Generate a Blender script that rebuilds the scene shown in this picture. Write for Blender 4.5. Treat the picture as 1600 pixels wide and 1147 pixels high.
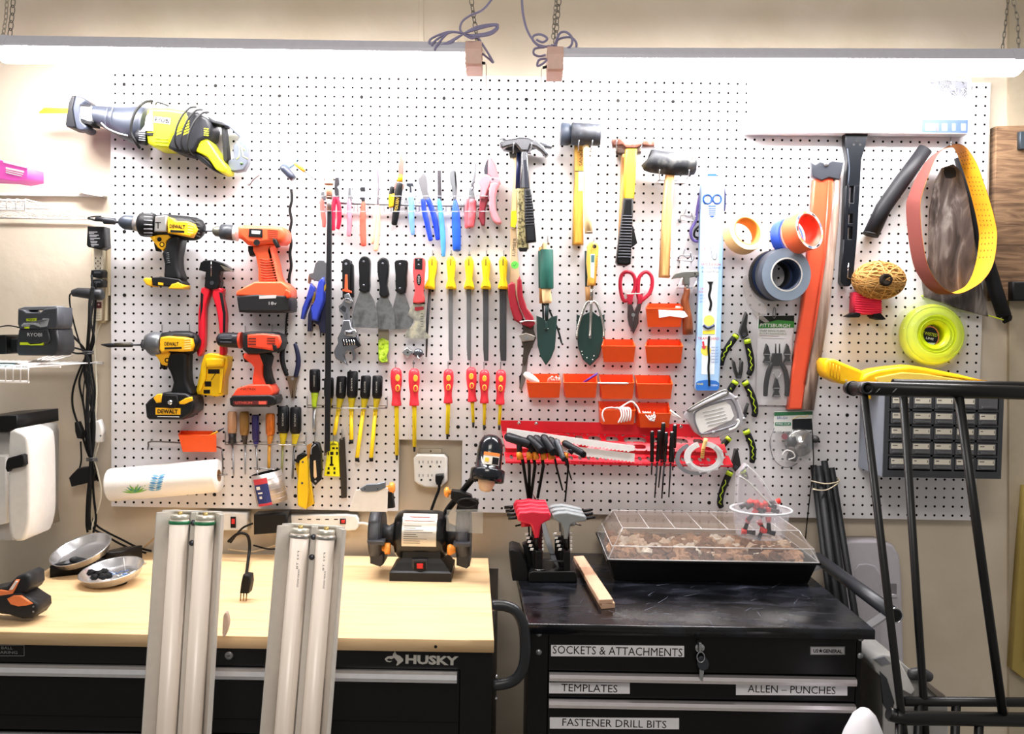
import bpy, math, random
from mathutils import Vector, Matrix

random.seed(7)
SC = bpy.context.scene
for _o in list(bpy.data.objects):
    bpy.data.objects.remove(_o)

# ------------------------------------------------------------------ camera
# camera pose solved from the pegboard's 25.4 mm hole grid; f in px for a 1600 x 1147 frame
F = 1400.0
TX, TY, TZ, AX, AY, AZ = 0.0950, -0.1956, 2.5063, 0.0391, 0.0040, 0.0155
ZC = 1.685          # height of the pegboard centre above the floor
BOARD = 0.030       # pegboard front face stands this far off the wall
_cx, _sx, _cy, _sy, _cz, _sz = math.cos(AX), math.sin(AX), math.cos(AY), math.sin(AY), math.cos(AZ), math.sin(AZ)
_RX = Matrix(((1, 0, 0), (0, _cx, -_sx), (0, _sx, _cx)))
_RY = Matrix(((_cy, 0, _sy), (0, 1, 0), (-_sy, 0, _cy)))
_RZ = Matrix(((_cz, -_sz, 0), (_sz, _cz, 0), (0, 0, 1)))
_R = _RZ @ _RX @ _RY
def _w(v):          # board frame (x right, y down, z into the wall) -> world
    return Vector((v[0], v[2] - BOARD, ZC - v[1]))
def _wd(v):
    return Vector((v[0], v[2], -v[1]))
CAM = _w(-(_R.transposed() @ Vector((TX, TY, TZ))))
_right, _down, _fwd = _wd(_R[0]), _wd(_R[1]), _wd(_R[2])
cd = bpy.data.cameras.new('camera')
cd.sensor_width = 36.0
cd.lens = 36.0 * F / 1600.0
cam = bpy.data.objects.new('camera', cd)
SC.collection.objects.link(cam)
_m = Matrix((( _right.x, -_down.x, -_fwd.x, CAM.x), (_right.y, -_down.y, -_fwd.y, CAM.y),
             (_right.z, -_down.z, -_fwd.z, CAM.z), (0, 0, 0, 1)))
cam.matrix_world = _m
SC.camera = cam

# ------------------------------------------------------------------ light and exposure
SC.view_settings.view_transform = 'Standard'
SC.view_settings.look = 'None'
SC.view_settings.gamma = 1.0
SC.view_settings.exposure = 0.16
LAMP = 74.0          # radiance of the shop lights' diffusers
w = bpy.data.worlds.new('room')
SC.world = w
w.use_nodes = True
w.node_tree.nodes['Background'].inputs[0].default_value = (1.0, 0.94, 0.87, 1)
w.node_tree.nodes['Background'].inputs[1].default_value = 0.31
_al = bpy.data.lights.new('fill_light', 'AREA')  # added fill light, unseen, above and behind the camera
_al.shape = 'RECTANGLE'; _al.size = 1.2; _al.size_y = 0.6; _al.energy = 26; _al.color = (1.0, 0.93, 0.85)
_ao = bpy.data.objects.new('fill_light', _al)
SC.collection.objects.link(_ao)
_ao.location = (-0.2, -2.6, 3.0)
_ao.rotation_euler = (math.radians(38), 0, 0)

# ------------------------------------------------------------------ pixel <-> world helpers
def ray(px, py):
    return ((px - 800) / F) * _right + ((py - 573.5) / F) * _down + _fwd
def V(px, py, d):
    """the point seen at a pixel that stands d metres out from the wall"""
    r = ray(px, py)
    return CAM + r * ((-d - CAM.y) / r.y)
def G(px, py, z):
    """the point seen at a pixel that lies at height z"""
    r = ray(px, py)
    return CAM + r * ((z - CAM.z) / r.z)
def S(d):
    """metres per pixel at distance d from the wall"""
    return (-d - CAM.y) / _fwd.y / F
def cr(pts, n=4, closed=False):
    """Catmull-Rom through tuples of any length"""
    P = [tuple(p) for p in pts]
    m = len(P)
    if m < 3: return P
    out = []
    for i in range(m if closed else m - 1):
        if closed: a, b, c, e = P[i - 1], P[i], P[(i + 1) % m], P[(i + 2) % m]
        else: a, b, c, e = P[max(i - 1, 0)], P[i], P[i + 1], P[min(i + 2, m - 1)]
        for k in range(n):
            t = k / n
            out.append(tuple(0.5 * (2 * q + (-p + r) * t + (2 * p - 5 * q + 4 * r - s) * t * t + (-p + 3 * q - 3 * r + s) * t ** 3)
                             for p, q, r, s in zip(a, b, c, e)))
    if not closed: out.append(P[-1])
    return out

# ------------------------------------------------------------------ materials
_MC = {}
def lin(h):
    h = h.lstrip('#')
    c = [int(h[i:i + 2], 16) / 255 for i in (0, 2, 4)]
    return [x / 12.92 if x <= 0.04045 else ((x + 0.055) / 1.055) ** 2.4 for x in c]
def M(h, rough=0.5, metal=0.0, var=0.08, scale=60.0, alpha=1.0, coat=0.0, bump=0.0, emit=0.0):
    key = (h, rough, metal, var, scale, alpha, coat, bump, emit)
    if key in _MC: return _MC[key]
    m = bpy.data.materials.new('surface_' + h.lstrip('#'))
    m.use_nodes = True
    nt = m.node_tree
    p = nt.nodes['Principled BSDF']
    c = lin(h)
    tc = nt.nodes.new('ShaderNodeTexCoord')
    nz = nt.nodes.new('ShaderNodeTexNoise')
    nz.inputs['Scale'].default_value = scale
    nz.inputs['Detail'].default_value = 3
    nt.links.new(tc.outputs['Object'], nz.inputs['Vector'])
    mx = nt.nodes.new('ShaderNodeMix'); mx.data_type = 'RGBA'
    mx.inputs[6].default_value = [max(0, x * (1 - var)) for x in c] + [1]
    mx.inputs[7].default_value = [min(1, x * (1 + var)) for x in c] + [1]
    nt.links.new(nz.outputs['Fac'], mx.inputs[0])
    nt.links.new(mx.outputs[2], p.inputs['Base Color'])
    p.inputs['Roughness'].default_value = rough
    p.inputs['Metallic'].default_value = metal
    p.inputs['Alpha'].default_value = alpha
    p.inputs['Coat Weight'].default_value = coat
    if max(c) < 0.02 and not metal: p.inputs['Specular IOR Level'].default_value = 0.28
    if emit:
        p.inputs['Emission Color'].default_value = c + [1]
        p.inputs['Emission Strength'].default_value = emit
    if bump:
        bp = nt.nodes.new('ShaderNodeBump')
        bp.inputs['Strength'].default_value = bump
        bp.inputs['Distance'].default_value = 0.004
        nt.links.new(nz.outputs['Fac'], bp.inputs['Height'])
        nt.links.new(bp.outputs['Normal'], p.inputs['Normal'])
    _MC[key] = m
    return m
def ramp_mat(name, stops, scale, stretch=(1, 1, 1), rough=0.6, detail=6, bump=0.0, metal=0.0, dist=0.0, bscale=None, rough2=None):
    """noise through a colour ramp, stretched along an axis: wood, paint, scuffed steel"""
    m = bpy.data.materials.new(name)
    m.use_nodes = True
    nt = m.node_tree
    p = nt.nodes['Principled BSDF']
    tc = nt.nodes.new('ShaderNodeTexCoord')
    mp = nt.nodes.new('ShaderNodeMapping')
    mp.inputs['Scale'].default_value = stretch
    nz = nt.nodes.new('ShaderNodeTexNoise')
    nz.inputs['Scale'].default_value = scale
    nz.inputs['Detail'].default_value = detail
    nz.inputs['Distortion'].default_value = dist
    cr_ = nt.nodes.new('ShaderNodeValToRGB')
    while len(cr_.color_ramp.elements) < len(stops): cr_.color_ramp.elements.new(0.5)
    for e, (pos, h) in zip(cr_.color_ramp.elements, stops):
        e.position = pos
        e.color = lin(h) + [1]
    nt.links.new(tc.outputs['Object'], mp.inputs['Vector'])
    nt.links.new(mp.outputs['Vector'], nz.inputs['Vector'])
    nt.links.new(nz.outputs['Fac'], cr_.inputs['Fac'])
    nt.links.new(cr_.outputs['Color'], p.inputs['Base Color'])
    p.inputs['Roughness'].default_value = rough
    p.inputs['Metallic'].default_value = metal
    if rough2 is not None:
        mr = nt.nodes.new('ShaderNodeMapRange')
        mr.inputs[1].default_value = 0.3; mr.inputs[2].default_value = 0.7
        mr.inputs[3].default_value = rough; mr.inputs[4].default_value = rough2
        nt.links.new(nz.outputs['Fac'], mr.inputs[0])
        nt.links.new(mr.outputs[0], p.inputs['Roughness'])
    if bump:
        src = nz
        if bscale:
            src = nt.nodes.new('ShaderNodeTexNoise')
            src.inputs['Scale'].default_value = bscale
            src.inputs['Detail'].default_value = 5
            nt.links.new(tc.outputs['Object'], src.inputs['Vector'])
        bp = nt.nodes.new('ShaderNodeBump')
        bp.inputs['Strength'].default_value = bump
        bp.inputs['Distance'].default_value = 0.006
        nt.links.new(src.outputs['Fac'], bp.inputs['Height'])
        nt.links.new(bp.outputs['Normal'], p.inputs['Normal'])
    return m

BLK = M('#0c0d10', 0.42); RUB = M('#0f1012', 0.7); GLOSSBLK = M('#08080a', 0.22, coat=0.3)
STL = M('#b9bcc2', 0.3, 1.0); DSTL = M('#5b5e66', 0.42, 0.9); CHR = M('#d9dbe0', 0.12, 1.0)
WIRE = M('#a9abb0', 0.3, 1.0); WHT = M('#e9e8e6', 0.5); INK = M('#08080a', 0.6); GRY = M('#6f737b', 0.5)
YEL = M('#f2b705', 0.42); DYEL = M('#e8a800', 0.42); ORG = M('#f0481e', 0.42); BINR = M('#ff5a1a', 0.38)
RED = M('#c8102a', 0.4); DRED = M('#7a1424', 0.4); LIME = M('#d8e80c', 0.4); BLU = M('#1846c8', 0.4)
CLEAR = M('#eef2f4', 0.08, alpha=0.14, var=0.02); CLEAR2 = M('#f2f4f6', 0.1, alpha=0.28, var=0.02)
WOOD = ramp_mat('handle_wood', [(0.3, '#c98b4e'), (0.55, '#deaa6c'), (0.75, '#c08246')], 14, (5, 5, 0.6), 0.5)
LWOOD = ramp_mat('pale_wood', [(0.3, '#e0bd86'), (0.55, '#edd3a2'), (0.75, '#d7ae72')], 14, (5, 5, 0.6), 0.5)
YWOOD = ramp_mat('lacquered_wood', [(0.3, '#d99a32'), (0.55, '#ecb750'), (0.75, '#cf8c28')], 14, (5, 5, 0.6), 0.35)

# ------------------------------------------------------------------ mesh builder
class B:
    def __init__(s, name, parent=None):
        s.name, s.parent = name, parent
        s.v, s.f, s.mi, s.sm, s.mats = [], [], [], [], []
        s.kids, s.props, s.kind = [], {}, None
    def sub(s, name, label=None):
        b = B(name, s); s.kids.append(b)
        if label: b.props['label'] = label
        return b
    def add(s, verts, faces, mat, smooth=False):
        if mat not in s.mats: s.mats.append(mat)
        i, o = s.mats.index(mat), len(s.v)
        s.v += [tuple(q) for q in verts]
        for f in faces:
            s.f.append([k + o for k in f]); s.mi.append(i); s.sm.append(smooth)
        return s
    # extruded outline (pixels at depth d1), rounded front edge
    def S(s, pts, d0, d1, mat, bev=0.0, sm=0, fmat=None, smooth=False):
        P = cr(pts, sm, True) if sm else list(pts)
        W = [V(x, y, d1) for x, y in P]
        return s.poly(W, (0, 1, 0), d1 - d0, mat, bev * S(d1), fmat, smooth)
    def poly(s, W, back, depth, mat, bev=0.0, fmat=None, smooth=False):
        """world polygon W extruded along 'back' by depth; W's outer rim is bevelled"""
        back = Vector(back).normalized()
        n = len(W)
        # orient so that the face looks against 'back'
        nrm = Vector((0, 0, 0))
        for i in range(n): nrm += (W[i] - W[0]).cross(W[(i + 1) % n] - W[0])
        if nrm.dot(back) > 0: W = W[::-1]
        rings = []
        if bev > 0:
            inset = []
            for i in range(n):
                a, b, c = W[i - 1], W[i], W[(i + 1) % n]
                e1, e2 = (b - a), (c - b)
                if e1.length < 1e-9: e1 = e2
                if e2.length < 1e-9: e2 = e1
                n1 = e1.normalized().cross(back); n2 = e2.normalized().cross(back)
                m = (n1 + n2)
                if m.length < 1e-6: m = n1
                m.normalize()
                k = min(1.0 / max(m.dot(n1), 0.35), 1.6)
                inset.append(m * k)
            b_ = min(bev, depth * 0.9)
            for t in ((0, 30, 60, 90) if bev > 0.0012 else (0, 90)):
                a = math.radians(t)
                rings.append([W[i] + inset[i] * b_ * (1 - math.sin(a)) + back * b_ * (1 - math.cos(a)) for i in range(n)])
            # rings go from inset front (a=0) to full outline
        else:
            rings.append(list(W))
        rings.append([q + back * depth for q in W])
        vs, fs = [], []
        for r in rings: vs += r
        top = [list(range(n))]
        for k in range(len(rings) - 1):
            for i in range(n):
                j = (i + 1) % n
                fs.append([k * n + i, (k + 1) * n + i, (k + 1) * n + j, k * n + j])
        s.add(vs, fs, mat, bev > 0.0012 or smooth)
        o = len(s.v) - len(vs)
        mt = fmat or mat
        if mt not in s.mats: s.mats.append(mt)
        s.f.append([o + i for i in range(n)]); s.mi.append(s.mats.index(mt)); s.sm.append(False)
        s.f.append([o + len(vs) - n + i for i in range(n)][::-1]); s.mi.append(s.mats.index(mat)); s.sm.append(False)
        return s
    def box(s, x0, y0, x1, y1, d0, d1, mat, bev=1.0, fmat=None):
        return s.S([(x0, y0), (x1, y0), (x1, y1), (x0, y1)], d0, d1, mat, bev, fmat=fmat)
    def wbox(s, a, b, mat):
        x0, y0, z0 = a; x1, y1, z1 = b
        vs = [(x0, y0, z0), (x1, y0, z0), (x1, y1, z0), (x0, y1, z0), (x0, y0, z1), (x1, y0, z1), (x1, y1, z1), (x0, y1, z1)]
        return s.add(vs, [[0, 3, 2, 1], [4, 5, 6, 7], [0, 1, 5, 4], [1, 2, 6, 5], [2, 3, 7, 6], [3, 0, 4, 7]], mat)
    # rings of given radius along world points
    def rings(s, W, R, mat, n=12, fl=1.0, cap=True, closed=False, flat_dir=None, rnd=False):
        k = len(W)
        if rnd and not closed:      # rounded ends
            W, R = list(W), list(R)
            for end in (0, -1):
                a = W[end]; bq = W[1] if end == 0 else W[-2]
                r0 = R[end]
                t = (a - bq).normalized()
                add = [(a + t * r0 * math.sin(q) * rnd, r0 * math.cos(q)) for q in (0.5, 0.95, 1.3, 1.53)]
                if end == 0: W = [q[0] for q in add[::-1]] + W; R = [q[1] for q in add[::-1]] + R
                else: W = W + [q[0] for q in add]; R = R + [q[1] for q in add]
            k = len(W)
        Y = Vector(flat_dir or (0, 1, 0))
        vs, prev = [], None
        for i in range(k):
            if closed: t = W[(i + 1) % k] - W[i - 1]
            else: t = W[min(i + 1, k - 1)] - W[max(i - 1, 0)]
            if t.length < 1e-9: t = Vector((0, 0, 1))
            t.normalize()
            if prev is None or fl != 1.0:
                u = t.cross(Y)
                if u.length < 0.05: u = t.cross(Vector((0, 0, 1)))
            else:
                u = prev - t * prev.dot(t)
            if u.length < 1e-6: u = t.orthogonal()
            u.normalize(); prev = u
            q = t.cross(u)
            r = R[i] if isinstance(R, (list, tuple)) else R
            for j in range(n):
                a = 2 * math.pi * j / n
                vs.append(W[i] + u * (r * math.cos(a)) + q * (r * fl * math.sin(a)))
        fs = []
        for i in range(k if closed else k - 1):
            i2 = (i + 1) % k
            for j in range(n):
                j2 = (j + 1) % n
                fs.append([i * n + j, i * n + j2, i2 * n + j2, i2 * n + j])
        s.add(vs, fs, mat, True)
        if cap and not closed:
            o = len(s.v) - len(vs)
            mi = s.mats.index(mat)
            s.f.append([o + j for j in range(n)][::-1]); s.mi.append(mi); s.sm.append(False)
            s.f.append([o + (k - 1) * n + j for j in range(n)]); s.mi.append(mi); s.sm.append(False)
        return s
    # limb: (px, py, radius_px[, d]) ; radius measured at that depth
    def L(s, pts, mat, d=0.05, n=12, fl=1.0, sm=0, rnd=False):
        P = [(p[0], p[1], p[2], p[3] if len(p) > 3 else d) for p in pts]
        if sm: P = cr(P, sm)
        return s.rings([V(p[0], p[1], p[3]) for p in P], [p[2] * S(p[3]) for p in P], mat, n, fl, rnd=rnd)
    # tube: (px, py[, d]) with one radius in px
    def U(s, pts, r, mat, d=0.05, n=8, sm=5, closed=False, fl=1.0, rnd=False):
        P = [(p[0], p[1], p[2] if len(p) > 2 else d) for p in pts]
        if sm: P = cr(P, sm, closed)
        return s.rings([V(*p) for p in P], [r * S(p[2]) for p in P], mat, n, fl, closed=closed, rnd=rnd)
    # revolve about an axis: profile of (radius, offset along axis) in metres
    def rev(s, c, axis, prof, mat, n=24, smooth=True, sx=1.0, up=None):
        a = Vector(axis).normalized()
        u = a.cross(Vector(up or (0, 0, 1)))
        if u.length < 0.05: u = a.orthogonal()
        u.normalize(); q = a.cross(u)
        vs, fs = [], []
        for r, h in prof:
            for j in range(n):
                t = 2 * math.pi * j / n
                vs.append(c + a * h + u * (r * sx * math.cos(t)) + q * (r * math.sin(t)))
        for i in range(len(prof) - 1):
            for j in range(n):
                j2 = (j + 1) % n
                fs.append([i * n + j, i * n + j2, (i + 1) * n + j2, (i + 1) * n + j])
        return s.add(vs, fs, mat, smooth)
    # revolve about the wall normal at a pixel: profile (radius_px, d)
    def R(s, px, py, prof, mat, n=24, sx=1.0):
        d1 = prof[-1][1]
        c = V(px, py, d1)
        return s.rev(c, (0, -1, 0), [(r * S(d1), d - d1) for r, d in prof], mat, n, True, sx)
    def disc(s, px, py, r, d, mat, n=20, d0=None):
        return s.S([(px + r * math.cos(2 * math.pi * k / n), py + r * math.sin(2 * math.pi * k / n)) for k in range(n)], d - 0.001 if d0 is None else d0, d, mat)
    def blob(s, c, r, mat, jit=0.0, n=10, m=7, rot=0.0, flat=False):
        rx, ry, rz = r
        vs, fs = [], []
        ca, sa = math.cos(rot), math.sin(rot)
        for i in range(m + 1):
            th = math.pi * i / m
            for j in range(n):
                a = 2 * math.pi * j / n
                k = 1 + random.uniform(-jit, jit) if 0 < i < m else 1
                x, y, z = rx * k * math.sin(th) * math.cos(a), ry * k * math.sin(th) * math.sin(a), rz * k * math.cos(th)
                vs.append(c + Vector((x * ca - z * sa, y, x * sa + z * ca)))
        for i in range(m):
            for j in range(n):
                j2 = (j + 1) % n
                fs.append([i * n + j, (i + 1) * n + j, (i + 1) * n + j2, i * n + j2])
        return s.add(vs, fs, mat, not flat)
    # lettering: cap height h px, centred on a pixel at depth d, or with explicit axes
    def X(s, txt, px, py, d, h, mat, w=None, ang=0.0, bold=0.0, sh=0.0):
        k = S(d)
        a = math.radians(ang)
        ex = Vector((math.cos(a), 0, -math.sin(a))); ey = Vector((math.sin(a), 0, math.cos(a)))
        return s.XT(txt, V(px, py, d), ex, ey, h * k, mat, w * k if w else None, bold, sh)
    def XT(s, txt, c, ex, ey, h, mat, w=None, bold=0.0, sh=0.0):
        vs, fs, W, H = text_mesh(txt, bold)
        if not vs: return s
        sy = h / H
        sx = w / W if w else sy
        s.add([c + ex * ((x - W / 2) * sx + sh * (y - H / 2) * sy) + ey * ((y - H / 2) * sy) for x, y in vs], fs, mat)
        return s

_TX = {}
def text_mesh(txt, bold=0.0):
    if (txt, bold) in _TX: return _TX[(txt, bold)]
    c = bpy.data.curves.new('t', 'FONT')
    c.body = txt; c.size = 1.0; c.resolution_u = 2; c.offset = bold
    o = bpy.data.objects.new('t', c)
    SC.collection.objects.link(o)
    bpy.context.view_layer.update()
    me = bpy.data.meshes.new_from_object(o.evaluated_get(bpy.context.evaluated_depsgraph_get()))
    vs = [(v.co.x, v.co.y) for v in me.vertices]
    fs = [list(p.vertices) for p in me.polygons]
    bpy.data.objects.remove(o); bpy.data.curves.remove(c); bpy.data.meshes.remove(me)
    if vs:
        x0 = min(v[0] for v in vs); y0 = min(v[1] for v in vs)
        vs = [(x - x0, y - y0) for x, y in vs]
        r = (vs, fs, max(v[0] for v in vs), max(v[1] for v in vs))
    else: r = ([], [], 1, 1)
    _TX[(txt, bold)] = r
    return r

# ------------------------------------------------------------------ things
ALL = []
class T:
    """one top-level thing; .me is its own mesh, .p() adds parts, part.sub() sub-parts"""
    def __init__(s, name, label=None, cat=None, group=None, kind=None):
        s.name, s.label, s.cat, s.group, s.kind = name, label, cat, group, kind
        s.me = B(name); s.parts = []
        ALL.append(s)
    def p(s, name, label=None):
        b = B(name); s.parts.append(b)
        if label: b.props['label'] = label
        return b
def _mesh(b, off):
    me = bpy.data.meshes.new(b.name)
    me.from_pydata([(x - off.x, y - off.y, z - off.z) for x, y, z in b.v], [], b.f)
    for m in b.mats: me.materials.append(m)
    me.polygons.foreach_set('material_index', b.mi)
    me.polygons.foreach_set('use_smooth', b.sm)
    me.update()
    return me
def _boxof(bs):
    lo = [1e9] * 3; hi = [-1e9] * 3
    for b in bs:
        for v in b.v:
            for k in range(3):
                if v[k] < lo[k]: lo[k] = v[k]
                if v[k] > hi[k]: hi[k] = v[k]
    return lo, hi
def finish():
    for t in ALL:
        allb = [t.me] + t.parts + [k for p in t.parts for k in p.kids]
        lo, hi = _boxof(allb)
        base = Vector(((lo[0] + hi[0]) / 2, (lo[1] + hi[1]) / 2, lo[2]))
        root = bpy.data.objects.new(t.name, _mesh(t.me, base) if t.me.v else None)
        SC.collection.objects.link(root)
        root.location = base
        if t.label: root['label'] = t.label
        if t.cat: root['category'] = t.cat
        if t.group: root['group'] = t.group
        if t.kind: root['kind'] = t.kind
        def put(b, par, org):
            lo, hi = _boxof([b] + b.kids)
            o_ = Vector(((lo[0] + hi[0]) / 2, (lo[1] + hi[1]) / 2, (lo[2] + hi[2]) / 2))
            o = bpy.data.objects.new(b.name, _mesh(b, o_))
            SC.collection.objects.link(o)
            o.parent = par
            o.location = o_ - org
            for k, v in b.props.items(): o[k] = v
            if b.kind: o['kind'] = b.kind
            for q in b.kids: put(q, o, o_)
        for b in t.parts: put(b, root, base)
# ================================================================== setting
PLASTER = ramp_mat('painted_wall', [(0.3, '#d3c5b0'), (0.5, '#dacdba'), (0.7, '#cfc1aa')], 3.0, rough=0.75, bump=0.22, bscale=30)
t = T('wall_back', kind='structure')
t.me.wbox((-3.2, 0, 0), (2.6, 0.12, 3.2), PLASTER)
t = T('floor', kind='structure')
t.me.wbox((-3.2, -4.2, -0.08), (2.6, 0.0, 0), ramp_mat('concrete_floor', [(0.3, '#7d7a74'), (0.7, '#95918a')], 4, rough=0.8, bump=0.1))
t = T('trim_1', kind='structure')          # return of the wall at the far right
t.me.S([(1577, -60), (1720, -60), (1720, 1500), (1577, 1500)], 0.0, 0.012, M('#b9ac95', 0.75, bump=0.1))
# faint vertical seam lines on the wall above the pegboard
t = T('trim_2', kind='structure')
t.me.box(654.5, -20, 662, 72, 0.0, 0.004, PLASTER, 0.5)

# pegboard: 96 x 48 blind holes on a 25.4 mm grid, cut out round the socket
def pegboard():
    t = T('pegboard', 'white perforated pegboard covering the wall, hung with tools', 'pegboard')
    I = 0.0254; r = 0.0035; TH = 0.0055
    wm = M('#e4e2e6', 0.42, var=0.02); core = M('#120c08', 0.95)  # core: brown hardboard darkened near black to stand for the shade in holes
    b = t.me
    x0, z0 = -48 * I, ZC + 24 * I
    hole_c = [i for i in range(96)]
    a, c = V(624, 686, BOARD), V(728, 790, BOARD)
    ci0 = round((a.x - x0) / I); ci1 = round((c.x - x0) / I); ri0 = round((z0 - a.z) / I)
    yf, yb = -BOARD, -BOARD + TH
    vs, fs, hs = [], [], []
    corner = {}
    def cv(i, j):
        if (i, j) not in corner:
            corner[(i, j)] = len(vs); vs.append((x0 + i * I, yf, z0 - j * I))
        return corner[(i, j)]
    cut = lambda i, j: ci0 <= i < ci1 and j >= ri0
    edges = []
    for j in range(48):
        for i in range(96):
            if cut(i, j): continue
            cx, cz = x0 + (i + .5) * I, z0 - (j + .5) * I
            o = len(vs)
            ring = [(cx + r * math.cos(k * math.pi / 4), cz + r * math.sin(k * math.pi / 4)) for k in range(8)]
            vs += [(x, yf, z) for x, z in ring]
            vs += [(x, yb, z) for x, z in ring]
            R0 = lambda k: o + k % 8
            C45, C135, C225, C315 = cv(i + 1, j), cv(i, j), cv(i, j + 1), cv(i + 1, j + 1)
            fs += [[C135, C45, R0(1), R0(2), R0(3)][::-1], [C225, C135, R0(3), R0(4), R0(5)][::-1],
                   [C315, C225, R0(5), R0(6), R0(7)][::-1], [C45, C315, R0(7), R0(8), R0(1)][::-1]]
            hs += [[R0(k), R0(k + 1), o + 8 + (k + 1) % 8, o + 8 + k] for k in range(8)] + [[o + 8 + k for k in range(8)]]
            for di, dj, p, q in ((1, 0, (i + 1, j), (i + 1, j + 1)), (-1, 0, (i, j + 1), (i, j)), (0, -1, (i, j), (i + 1, j)), (0, 1, (i + 1, j + 1), (i, j + 1))):
                ii, jj = i + di, j + dj
                if not (0 <= ii < 96 and 0 <= jj < 48) or cut(ii, jj): edges.append((p, q))
    es = []
    for p, q in edges:
        o = len(vs)
        P, Q = vs[cv(*p)], vs[cv(*q)]
        vs += [(P[0], yb, P[2]), (Q[0], yb, Q[2])]
        es.append([cv(*p), cv(*q), o + 1, o])
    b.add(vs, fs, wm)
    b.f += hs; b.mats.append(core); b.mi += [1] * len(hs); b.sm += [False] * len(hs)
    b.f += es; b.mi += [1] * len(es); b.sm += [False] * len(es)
    for px, py in ((194, 134), (338, 137), (439, 154), (567, 157), (693, 160), (821, 161), (962, 163), (1048, 163), (195, 364), (195, 463), (195, 561),
                   (714, 663), (741, 692), (949, 779), (1104, 784), (1320, 648), (1325, 464), (463, 771), (336, 772), (1275, 788)):
        s = t.p('screw')
        q = V(px, py, BOARD)         # driven through the nearest hole
        q.x = x0 + (math.floor((q.x - x0) / I) + .5) * I; q.z = z0 - (math.floor((z0 - q.z) / I) + .5) * I
        s.rev(q, (0, -1, 0), [(.0052, .0001), (.0048, .0015), (0, .002)], M('#141212', 0.6), 12)
    return t
pegboard()
# battens that hold the board off the wall
for n, (x0, y0, x1, y1) in enumerate(((186, 150, 560, 168), (700, 155, 1520, 173), (186, 740, 560, 756), (760, 760, 1500, 776))):
    t = T('trim_%d' % (n + 3), kind='structure')
    a, c = V(x0, y0, 0.01), V(x1, y1, 0.01)
    t.me.wbox((a.x, -0.0235, c.z), (c.x, -0.0005, a.z), LWOOD)

# weathered plank and its neighbours on the right-hand wall
t = T('trim_7', kind='structure')
t.me.S([(1557, 197), (1720, 193), (1720, 466), (1553, 470), (1551, 400), (1555, 300)], 0.001, 0.034,
       ramp_mat('weathered_plank', [(0.25, '#3f2f22'), (0.45, '#7a5d45'), (0.6, '#9a7a5c'), (0.8, '#5b4533')], 5, (1.2, 1, 11), 0.85, 8, 0.5, dist=1.4), 1.0)
t = T('wall_bracket', 'black steel bracket fixed on the brown weathered plank', 'bracket')
t.me.box(1583, 440, 1640, 470, 0.035, 0.06, M('#1a1b1d', 0.5), 3)
t = T('metal_latch', 'small grey metal latch at the edge of the weathered plank', 'latch')
t.me.box(1594, 205, 1640, 232, 0.035, 0.05, M('#55606a', 0.5, 0.6), 1.5)

# yellow cupboard on the far right
t = T('yellow_cupboard', 'yellow painted wooden cupboard at the far right edge', 'cupboard')
ym = M('#a8924c', 0.55, bump=0.05)
b = t.p('carcass')
b.S([(1603, 760), (1760, 760), (1760, 1085), (1601, 1062), (1581, 1046), (1594, 860)], 0.013, 0.04, ym, 1)
b = t.p('door')
b.S([(1606, 870), (1750, 870), (1750, 1060), (1603, 1035)], 0.0405, 0.05, M('#b5a462', 0.5), 2)

# ================================================================== shop lights
def shop_light(name_label, x0, y0, x1, y1, dd, cap_left, cord_side):
    """LED shop light seen a little from below: grey housing over a white diffuser"""
    t = T('shop_light', name_label, 'light', 'hanging shop lights')
    A, C = V(x0, y0, dd), V(x1, y1, dd)
    L = C - A; ex = L.normalized(); ez = Vector((0, 0, 1)); ey = Vector((0, -1, 0))
    ez = (ez - ex * ez.dot(ex)).normalized()
    def prof(b, pts, mat, e0, e1, smooth=False):
        n = len(pts)
        vs = [A + ex * e0 + ey * p + ez * q for p, q in pts] + [A + ex * e1 + ey * p + ez * q for p, q in pts]
        fs = [[i, (i + 1) % n, n + (i + 1) % n, n + i] for i in range(n)] + [list(range(n))[::-1], list(range(n, 2 * n))]
        b.add(vs, fs, mat, smooth)
    ln = L.length
    hm = M('#cfcfda', 0.45, 0.1)
    h = t.p('housing')
    prof(h, [(-.045, .0), (-.035, .0), (.035, .0), (.050, -.020), (.052, -.030), (-.052, -.030), (-.050, -.020)], hm, 0, ln)
    for e in (ln * .3, ln * .7):       # sheet-metal seams
        prof(h, [(-.036, .0), (.036, .0), (.0515, -.021), (.053, -.0305), (.049, -.0305), (.034, -.002), (-.034, -.002)], hm, e, e + .003)
    d = t.p('diffuser')
    n = 10
    arc = [(.046 * math.cos(math.pi * k / n), -.0305 - .026 * math.sin(math.pi * k / n)) for k in range(n + 1)]
    em = bpy.data.materials.new('lit_diffuser'); em.use_nodes = True
    pp = em.node_tree.nodes['Principled BSDF']
    pp.inputs['Base Color'].default_value = (.9, .9, .9, 1)
    pp.inputs['Emission Color'].default_value = (1.0, 0.97, 0.96, 1)
    pp.inputs['Emission Strength'].default_value = LAMP
    prof(d, arc, em, .036 if not cap_left else .004, ln - .036 if cap_left else ln - .004)
    cm = M('#d8b3a6', 0.5)
    for q, (e0, e1) in enumerate(((-.004, .036), (ln - .036, ln + .004))):
        c = t.p('end_cap')
        if bool(q) != cap_left: prof(c, [(-.046, .001), (.036, .001), (.0525, -.021), (.0525, -.031), (.047, -.031), (-.047, -.031), (-.0525, -.031)], hm, e0, e1)
        else: prof(c, [(-.053, .002), (.037, .002), (.054, -.022), (.054, -.058), (.044, -.062), (-.044, -.062), (-.054, -.058)], cm, e0, e1)
    return t, A, ex, ez, ln

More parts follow.
